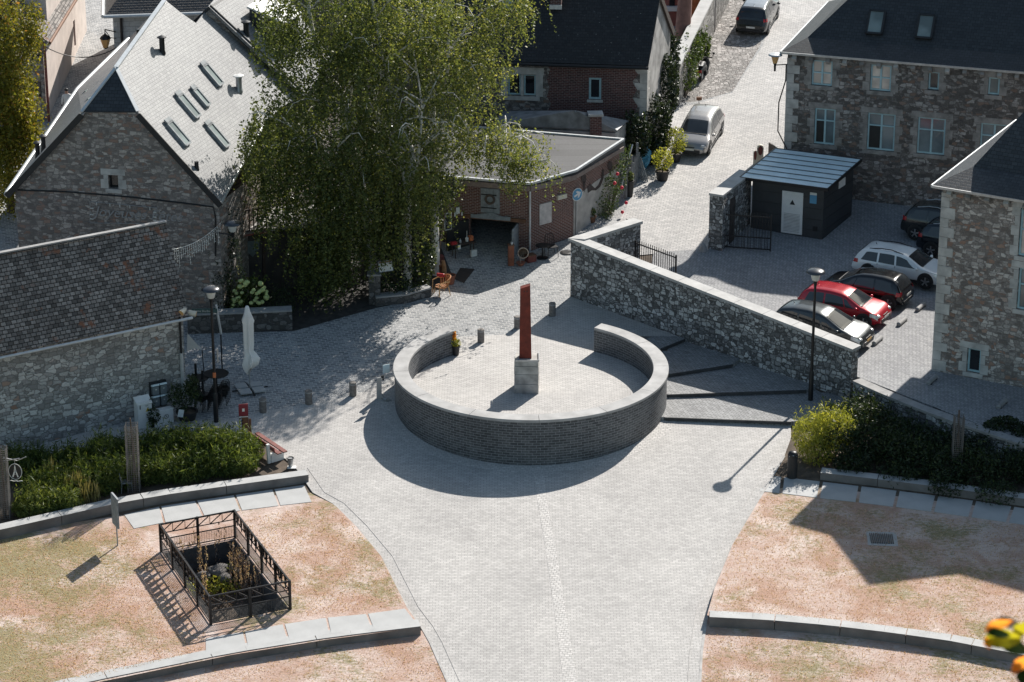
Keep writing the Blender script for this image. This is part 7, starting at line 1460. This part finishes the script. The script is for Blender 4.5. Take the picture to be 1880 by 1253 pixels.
h=mound('hydrangea',[E(462,590,1.25,.7,.5,.8,900),E(440,594,.9,.4,.4,.5,400)],ML_shrub,.13,'hydrangea bush with pale green flower heads above the low garden wall','hydrangea',G(462,592),bias=-.1)
M_hyd=plain('hydrangea_head',(.40,.46,.19),.8,var=.35,vscale=3.,bump=1.)
rr=random.Random(4); hb=h.location
for i in range(44):
    a=rr.uniform(0,2*math.pi); u=rr.uniform(-.3,1.); p=hb+Vector((math.cos(a)*.72*math.sqrt(max(0,1-u*u*.8)),-abs(math.sin(a))*.5-.05,1.25+u*.85)); 
    if i>34: p=hb+Vector((-.55+rr.uniform(-.25,.2),-.3,.75+rr.uniform(-.3,.4)))
    m=MB(hb); m.sphere(p,rr.uniform(.08,.125),9,7,(1,1,.85)); f=m.build('flower_head',M_hyd,h,smooth=70)
mound('ivy',[E(408,588,1.4,.55,.5,1.5,1400),E(418,575,3.2,.5,.5,1.4,1200),E(400,585,2.4,.4,.4,.9,500)],ML_ivy,.11,'ivy climbing the right corner of the big gable house','ivy',G(410,588),bias=.1)
mound('ivy',[E(447,590,1.6,.10,.12,1.2,260),E(442,585,2.8,.12,.12,.9,220)],ML_rose,.07,'thin pale leaved creeper hanging left of the balcony','creeper',G(447,590),bias=.35)
mound('ivy',[E(x,487,2.6,1.0,.8,2.7,1700) for x in (575,625,675,725,775)]+[E(x,478,5.2,.9,.8,1.4,900) for x in (640,700,760)],ML_ivy,.17,'tall dark hedge added behind the birch trunks to block the low sun','hedge',G(680,487),bias=-.15)  # added hedge, keeps low sun off the garden ground
# climbing plants along the lane
mound('ivy',[E(1200,290,1.4,.9,.9,1.5,2600),E(1212,245,2.4,.95,1.2,1.8,4200),E(1218,215,3.0,.8,1.,1.5,2600),E(1195,300,.6,.7,.7,.7,900)],ML_ivy,.17,'tall ivy bush on the corner of the brick and stone house','ivy',G(1205,295),bias=.06)
mound('ivy',[E(1165,318,1.8,.8,.6,1.2,1800),E(1178,300,1.2,.6,.6,1.,1200)],ML_ivy,.15,'dark leafy bush behind the plank fence and tarpaulin','bush',G(1168,320),bias=-.05)
mound('ivy',[E(1255,170,1.1,.8,1.2,1.1,1300),E(1272,140,1.5,.55,1.5,.7,1700),E(1292,118,.9,.35,.7,.8,900)],ML_shrub,.14,'ivy hanging over the near end of the lane wall','ivy',G(1258,180),bias=.02)
rs=mound('rose_bush',[E(1118,392,.9,.55,.55,.95,1100),E(1132,378,1.4,.5,.5,.9,900),E(1146,362,1.9,.35,.35,.6,400),E(1110,400,.4,.5,.5,.5,500)],ML_rose,.085,'climbing rose bush with red and white blooms along the shop wall','rose bush',G(1120,395),bias=.06)
M_rosef=plain('rose_bloom',(.62,.02,.05),.6,var=.2)
for x,y in ((1133,314),(1142,384),(1149,367),(1141,339),(1128,331)):
    b=G(1124,392); p=W(x,y,b,b+Vector((1,0,0)))+Vector((0,-.45,0)); m=MB(rs.location); m.sphere(p,.085,8,6); m.build('rose_bloom',M_rosef,rs,smooth=70)
for x,y,r,hh,lab,mt,lf,hm,bb in ((1216,331,.34,.5,'potted lime green shrub in a dark tub in the lane, nearer one',M_dark,ML_lime,.75,.1),(1240,297,.3,.45,'potted green shrub in front of the silver grey car',M_dark,ML_lime,.85,-.05),(1156,361,.2,.8,'tall dark vase with pale flowers by the plank fence',M_dark,ML_rose,.3,.3),(1086,408,.22,.3,'pot of small white flowers at the foot of the shop wall',M_brownwood,ML_rose,.28,.2)):
    b=G(x,y); p_=pot(b,r,hh,mt,'planted_pot',lab,'potted plant'); n=int(900*hm*hm+250); cs=np.concatenate([ell(n,(b.x,b.y,b.z+hh+hm*.75),(hm*.72,hm*.68,hm*.8),.4)]); v,q=leaf_quads(cs-np.array(b),.10,None,.55); npmesh('foliage',v,q,lf,p_,rnd=np.clip(RNG.beta(2,2.2,len(cs))+bb,0,1))
    m=MB(b); 
    for a in range(5): m.tube([b+Vector((0,0,hh*.8)),b+Vector((.3*hm*math.cos(a*1.3),.3*hm*math.sin(a*1.3),hh+hm*.9))],[.025,.01],5)
    m.build('stems',M_bark2,p_)
b=P(837,652,.02); p_=pot(b,.17,.42,M_dark,'planted_pot','black pot of orange and yellow flowers at the open end of the round wall','potted plant'); cs=ell(240,(b.x,b.y,b.z+.55),(.24,.22,.2),.3); v,q=leaf_quads(cs-np.array(b),.08,None,.6); npmesh('foliage',v,q,ML_lime,p_,rnd=RNG.random(len(cs))); cs=ell(160,(b.x-.06,b.y,b.z+.85),(.10,.10,.26),.2); v,q=leaf_quads(cs-np.array(b),.07,None,.7); npmesh('flower_spike',v,q,leafmat('orange_flower',[(0.,(.55,.14,.01)),(1.,(.75,.42,.03))],.3),p_,rnd=RNG.random(len(cs)))
b=G(344,772); p_=pot(b,.42,.42,M_dark,'planted_pot','big dark tub of leafy plants with a white card, beside the letter boxes','potted plant'); cs=np.concatenate([ell(900,(b.x-.1,b.y+.1,b.z+1.05),(.75,.6,.65),.3),ell(420,(b.x+.25,b.y,b.z+1.5),(.3,.3,.55),.2)]); v,q=leaf_quads(cs-np.array(b),.15,.25,.28); npmesh('foliage',v,q,ML_darkb,p_,rnd=np.clip(RNG.beta(2,2.4,len(cs))+.08,0,1))
m=MB(b); m.slab([b+Vector(x) for x in ((-.34,-.44,.34),(-.12,-.46,.32),(-.06,-.40,.62),(-.28,-.38,.64))],(0,-1,.2),.01); m.build('card',M_paper,p_); m=MB(b); m.tube([b+Vector((.40*math.cos(v),.40*math.sin(v),.08)) for v in [math.pi+math.pi*i/12 for i in range(13)]],.015,5); m.build('hoop',M_steel,p_)
mound('trailing_plant',[((gp2.x-.38,gp2.y-.2,gp2.z+.5),(.28,.16,.35),260),((gp2.x-.46,gp2.y-.22,gp2.z+.2),(.14,.12,.25),90)],ML_darkb,.10,'trailing green plant between the two white cabinets','plant',gp2+Vector((-.4,-.1,0)),bias=.1)
# left bed: shrubs set side by side
rr=random.Random(21); BGp='low evergreen shrubs filling the left bed'
pts=[]
bedlabels=0
def bedrow(y0,y1,x0,x1,n,rx,rz,dens,bias,lab,lf=ML_yew):
    for i in range(n):
        u=(i+.5)/n; px=x0+(x1-x0)*u; py=y0+(y1-y0)*u+rr.uniform(-5,5); b=G(px,py); z=rz*rr.uniform(.8,1.25)
        mound('evergreen_shrub',[((b.x,b.y,b.z+z*.55),(rx*rr.uniform(.85,1.2),rx*rr.uniform(.75,1.),z),int(dens)),((b.x+rr.uniform(-.5,.5),b.y+rr.uniform(-.3,.3),b.z+z*.8),(rx*.5,rx*.5,z*.7),int(dens*.5))],lf,.20,lab,'shrub',b,.42,.15,grp=BGp,bias=bias+rr.uniform(-.08,.08))
bedrow(880,826,10,420,10,1.05,.62,2400,-.02,'low dark green shrub along the back of the bed under the grey stone house')
bedrow(912,858,60,450,9,1.0,.55,2400,.06,'low green shrub along the front edge of the left bed')
bedrow(858,842,370,455,4,1.0,.8,2800,.18,'bright feathery shrub at the right end of the left bed, next to the bench')
bedrow(935,948,130,40,3,.75,.45,1500,.30,'bright green low shrub at the front left corner of the left bed')
s=mound('ornamental_grass',[E(140,915,.55,.5,.35,.5,160),E(165,925,.45,.45,.3,.4,140),E(95,895,.7,.3,.3,.4,70)],ML_olive,.5,'straw yellow grass tuft standing in the left bed','grass tuft',G(140,925),.85,.05,stem=False,bias=.1)
# right bed
b=G(1500,845)
mound('golden_shrub',[E(1490,838,.9,.85,.75,.85,2600),E(1530,832,1.0,.85,.75,.85,2600),E(1500,850,.5,.8,.6,.6,1300)],ML_lime,.15,'bright yellow green feathery shrub at the left end of the shaded bed','shrub',b,.45,.2,bias=.05)
BGr='dark shrubs in the shaded right bed'
for i,(px,py,rx,rz,n) in enumerate(((1545,845,1.0,.8,1800),(1590,838,1.1,.8,1900),(1640,850,1.1,.75,1900),(1690,862,1.1,.7,1800),(1735,880,1.,.7,1500),(1790,880,1.1,.8,1800),(1845,885,1.1,.8,1800),(1600,790,1.2,.7,1600),(1545,785,.9,.6,1100),(1660,812,1.1,.6,1400),(1720,836,1.,.6,1300),(1565,868,.8,.5,1000),(1650,885,.9,.45,1000),(1800,845,1.0,.7,1400),(1900,880,1.1,.9,1400),(1740,905,.8,.45,800),(1830,918,.9,.45,800),(1575,762,.8,.5,900))):
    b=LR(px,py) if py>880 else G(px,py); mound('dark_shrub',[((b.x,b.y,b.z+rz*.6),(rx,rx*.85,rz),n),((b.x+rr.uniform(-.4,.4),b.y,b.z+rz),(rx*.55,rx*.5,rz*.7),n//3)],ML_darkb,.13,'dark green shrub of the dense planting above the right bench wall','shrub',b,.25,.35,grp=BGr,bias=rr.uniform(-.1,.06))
mound('clipped_hedge',[E(1840,835,.8,1.0,.7,.85,4200),E(1890,850,.8,1.0,.7,.85,3800)],ML_darkb,.12,'dense dark clipped hedge block in front of the retaining wall, right','hedge',G(1860,842),bias=-.12)
# plants in the pit
pc=sum(PIT,Vector())/4-Vector((0,0,1.0)); s=thing('dry_plants',pc,'dry brown flower stalks growing in the fenced pit','plants'); rr=random.Random(31); cs=[];
sp=[PL(x,y,PIT[0]-Vector((0,0,.9)),LLn) for x,y in ((345,1040),(360,1035),(372,1060),(330,1050),(402,1038),(432,1062),(440,1070),(446,1080),(436,1084),(455,1092),(470,1100),(380,1108))]
for p in sp:
    for k in range(4):
        q=p+Vector((rr.uniform(-.22,.22),rr.uniform(-.22,.22),0)); hh=rr.uniform(.9,1.75); m_=46; z=np.linspace(.1,hh,m_); sw=RNG.normal(size=2)*.06
        cs.append(np.stack([q.x+sw[0]*z/hh+RNG.normal(size=m_)*.025,q.y+sw[1]*z/hh+RNG.normal(size=m_)*.025,q.z+z],1))
cs=np.concatenate(cs); v,q=leaf_quads(cs-np.array(pc),.10,.6,.4); npmesh('stalks',v,q,ML_dry,s,rnd=RNG.beta(2,2,len(cs)))
c2=np.concatenate([ell(420,tuple(PL(405,1085,PIT[0]-Vector((0,0,.9)),LLn)+Vector((0,0,.2))),(.9,.7,.25),.0),ell(160,tuple(PL(425,1055,PIT[0]-Vector((0,0,.9)),LLn)+Vector((0,0,.2))),(.3,.3,.3),.0)]); v,q=leaf_quads(c2-np.array(pc),.11,None,.7); npmesh('green_leaves',v,q,ML_lime,s,rnd=RNG.random(len(c2)))
c3=ell(900,tuple(sum((PL(x,y,PIT[0]-Vector((0,0,.95)),LLn) for x,y in ((350,1045),(470,1105))),Vector())/2),(1.5,2.2,.18),.0); v,q=leaf_quads(c3-np.array(pc),.10,None,.6); npmesh('dry_litter',v,q,ML_dry,s,rnd=RNG.random(len(c3))*.7)
RG='grey rocks in the fenced pit'
for i,(x,y,r,l) in enumerate(((400,1050,.34,'flat grey rock in the middle of the fenced pit'),(372,1058,.2,'small grey rock at the left inside the fenced pit'),(415,1062,.24,'rounded grey rock at the right of the flat one in the pit'))):
    p=PL(x,y,PIT[0]-Vector((0,0,.72)),LLn); m=MB(p); 
    bm=bmesh.new(); bmesh.ops.create_icosphere(bm,subdivisions=3,radius=r); rq=random.Random(i)
    for v_ in bm.verts: v_.co=Vector((v_.co.x*1.3,v_.co.y,v_.co.z*.75))*(1+.18*math.sin(v_.co.x*9+i)+.14*math.sin(v_.co.y*13+2*i)+rq.uniform(-.05,.05))
    me=bpy.data.meshes.new('pit_rock'); bm.to_mesh(me); bm.free(); me.materials.append(M_boll); o_=bpy.data.objects.new('pit_rock',me); COL.objects.link(o_); o_.location=p; tag(o_,l,'rock',RG)
s=mound('weed_plant',[E(352,1085,.3,.2,.35,.25,70),E(356,1100,.4,.15,.15,.35,40)],ML_lime,.08,'yellow weeds growing at the foot of the left pit rail','weeds',LL(355,1090),stem=False,bias=.2)
# grass: short blades over the lawns
def blades(name,poly,n,lm,hgt,zf,label):
    xs=[p.x for p in poly]; ys=[p.y for p in poly]; pts=[]
    X=RNG.uniform(min(xs),max(xs),n*3); Y=RNG.uniform(min(ys),max(ys),n*3); ins=np.zeros(len(X),bool); k=len(poly)
    for i in range(k):
        a,b=poly[i],poly[(i+1)%k]; c_=((a.y>Y)!=(b.y>Y)); xi=(b.x-a.x)*(Y-a.y)/((b.y-a.y) if abs(b.y-a.y)>1e-9 else 1e-9)+a.x; ins^=(c_&(X<xi))
    X,Y=X[ins][:n],Y[ins][:n]; Z=zf(X,Y); c0=np.stack([X,Y,Z+hgt*.4],1); v,q=leaf_quads(c0,hgt,.5,.35,jit=.4); return npmesh(name,v,q,lm,None,rnd=RNG.random(len(X)))
ML_grass=leafmat('dry_blade',[(0.,(.34,.19,.11)),(.5,(.60,.42,.31)),(1.,(.72,.58,.48))],.3)
zl=lambda X,Y:LLo.z-((X-LLo.x)*LLn.x+(Y-LLo.y)*LLn.y)/LLn.z
zr=lambda X,Y:LRo.z-((X-LRo.x)*LRn.x+(Y-LRo.y)*LRn.y)/LRn.z
def outpit(o): return o
la=[LL(x,y) for x,y in ((-40,1000),(228,968),(250,978),(285,1010),(380,1160),(372,1195),(157,1250),(-40,1310))]; lb=[LL(x,y) for x,y in ((440,955),(576,930),(612,930),(655,972),(700,1025),(742,1112),(540,1135),(540,1110))]
tag(blades('dry_lawn_grass',la,26000,ML_grass,.05,zl,''),kind='stuff'); tag(blades('dry_lawn_grass',lb,9000,ML_grass,.05,zl,''),kind='stuff')
ra=[LR(x,y) for x,y in ((1405,912),(1880,968),(1960,1000),(1960,1200),(1880,1195),(1600,1155),(1302,1128),(1345,1002))]; tag(blades('dry_lawn_grass',ra,26000,ML_grass,.05,zr,''),kind='stuff')
lc=[G(x,y) for x,y in ((165,1275),(430,1218),(600,1192),(778,1172),(822,1253),(840,1290),(165,1300))]; tag(blades('dry_lawn_grass',lc,7000,ML_grass,.05,lambda X,Y:.075*Y-.45,''),kind='stuff')
rc=[G(x,y) for x,y in ((1300,1165),(1640,1190),(1960,1250),(1960,1300),(1285,1300))]; tag(blades('dry_lawn_grass',rc,10000,ML_grass,.05,lambda X,Y:.075*Y-.45,''),kind='stuff')
# large trunk behind the lane wall
b=G(1252,120); h=mound('pink_tree',[((b.x+.3,b.y+1.,b.z+9.5),(2.6,2.4,2.0),900)],ML_weep,.16,'thick reddish tree trunk behind the lane wall, top','tree',b,stem=False); m=MB(b); m.tube([b+Vector((-.1,0,-.3)),b+Vector((0,.1,1.6)),b+Vector((.12,.2,4.)),b+Vector((.25,.6,8.5))],[.55,.42,.36,.22],12); m.build('trunk',M_pinkbark,h,smooth=60)
# near twig with turned leaves, on a tree beside the viewpoint
fw=CAM+A_*6.2; tx=lambda px,py,d=6.2:CAM+(A_*F+R_*(px-940)+U_*(626.5-py)).normalized()*d
b=tx(1990,1330,6.4); s=thing('near_branch',b,'out of focus twig with yellow green leaves close to the camera, lower right corner','branch'); m=MB(b); m.tube([tx(2300,1700,6.8),tx(2050,1400,6.5),tx(1930,1240,6.3),tx(1890,1180,6.2)],[.03,.015,.006,.003],6); m.build('twig',M_bark2,s)
ML_near=leafmat('autumn_leaf',[(0.,(.36,.33,.03)),(1.,(.42,.38,.03))],.5); 
def bigleaf(px,py,d,w_,h_,ang,fold,mat,nm='leaf'):
    c0=tx(px,py,d); u=(R_*math.cos(ang)+U_*math.sin(ang)); v=(U_*math.cos(ang)-R_*math.sin(ang)); N_=6; g=[]; m=MB(b)
    for i in range(N_+1):
        t_=i/N_; wd=math.sin(math.pi*min(1,t_*.9+.08))**.8
        for j in (-1,-.5,0,.5,1): g.append(c0+u*(t_-.5)*w_+v*j*.5*h_*wd-A_*(abs(j)*fold*h_)+A_*.02*math.sin(t_*5))
    m.add(g,[[i*5+j,(i+1)*5+j,(i+1)*5+j+1,i*5+j+1] for i in range(N_) for j in range(4)]); m.build(nm,mat,s,smooth=60)
M_pale=plain('pale_leaf',(.55,.50,.42),.5,var=.2,vscale=20.); M_redleaf=leafmat('red_leaf',[(0.,(.70,.26,.06)),(1.,(.7,.3,.06))],.6); M_grleaf=plain('green_near_leaf',(.07,.10,.015),.5,var=.4,vscale=20.)
bigleaf(1838,1172,6.1,.074,.042,R(4),.45,ML_near); bigleaf(1832,1163,6.06,.045,.020,R(-6),.2,M_grleaf); bigleaf(1860,1186,6.15,.058,.036,R(-25),.25,M_grleaf); bigleaf(1832,1148,6.2,.06,.022,R(22),.3,M_redleaf); bigleaf(1850,1143,6.25,.05,.022,R(-12),.3,M_pale); bigleaf(1875,1155,6.2,.042,.03,R(60),.3,ML_near); bigleaf(1878,1218,6.1,.06,.025,R(40),.2,M_redleaf); bigleaf(1812,1180,6.1,.03,.014,R(120),.2,M_redleaf); bigleaf(1880,1240,6.1,.04,.03,R(80),.2,M_grleaf)
cd.dof.use_dof=True; cd.dof.focus_distance=117.; cd.dof.aperture_fstop=9.
# pedestrian far down the lane
def person(b,rz,label):
    s=thing('person',b,label,'person',rz=rz); bm=bmesh.new(); J={}; sk=bm.verts.layers.skin.verify()
    def v(n,x,y,z,r,rr_=None): q=bm.verts.new((x,y,z)); q[sk].radius=(r,rr_ or r); J[n]=q; return q
    v('p',0,0,.92,.15,.11); v('s',0,.01,1.15,.14,.10); v('c',0,0,1.36,.17,.10); v('n',0,0,1.49,.055); v('h',0,-.02,1.60,.085,.10); v('t',0,0,1.71,.07)
    for sg,n in ((-1,'l'),(1,'r')):
        v('hip'+n,sg*.09,0,.86,.10); v('k'+n,sg*.10,-.04-.08*sg,.48,.065); v('a'+n,sg*.10,.02+.05*sg,.08,.045); v('f'+n,sg*.11,-.13+.05*sg,.04,.04)
        v('sh'+n,sg*.19,0,1.40,.065); v('e'+n,sg*.25,.04,1.12,.045); v('w'+n,sg*.25,-.08,.90,.032); v('hd'+n,sg*.245,-.11,.82,.035)
    for a,q in (('p','s'),('s','c'),('c','n'),('n','h'),('h','t'),('p','hipl'),('p','hipr'),('hipl','kl'),('kl','al'),('al','fl'),('hipr','kr'),('kr','ar'),('ar','fr'),('c','shl'),('c','shr'),('shl','el'),('el','wl'),('wl','hdl'),('shr','er'),('er','wr'),('wr','hdr')): bm.edges.new((J[a],J[q]))
    J['p'][sk].use_root=True; me=bpy.data.meshes.new('body'); bm.to_mesh(me); bm.free()
    sk_t=NT('clothed_body'); sx=sk_t.n('SeparateXYZ'); sk_t.set(sx.inputs[0],sk_t.obj()); k=sk_t.ramp(sk_t.math('MULTIPLY',sx.outputs[2],.5),[(0.,(.02,.02,.025)),(.46,(.05,.06,.10)),(.465,(.70,.68,.66)),(.735,(.70,.68,.66)),(.74,(.42,.24,.17)),(1.,(.42,.24,.17))],'CONSTANT'); me.materials.append(sk_t.bsdf(k,.8))
    o_=bpy.data.objects.new('body',me); COL.objects.link(o_); o_.parent=s; o_.modifiers.new('skin','SKIN'); sb=o_.modifiers.new('sub','SUBSURF'); sb.levels=1; sb.render_levels=1
    m=MB(); m.sphere((0,.015,1.70),.105,10,7,(1,1.05,.8)); m.build('hair',M_dark,s,smooth=70)
    return s
person(G(125,224),R(200),'pedestrian in a white top walking down the shaded lane behind the gable house')
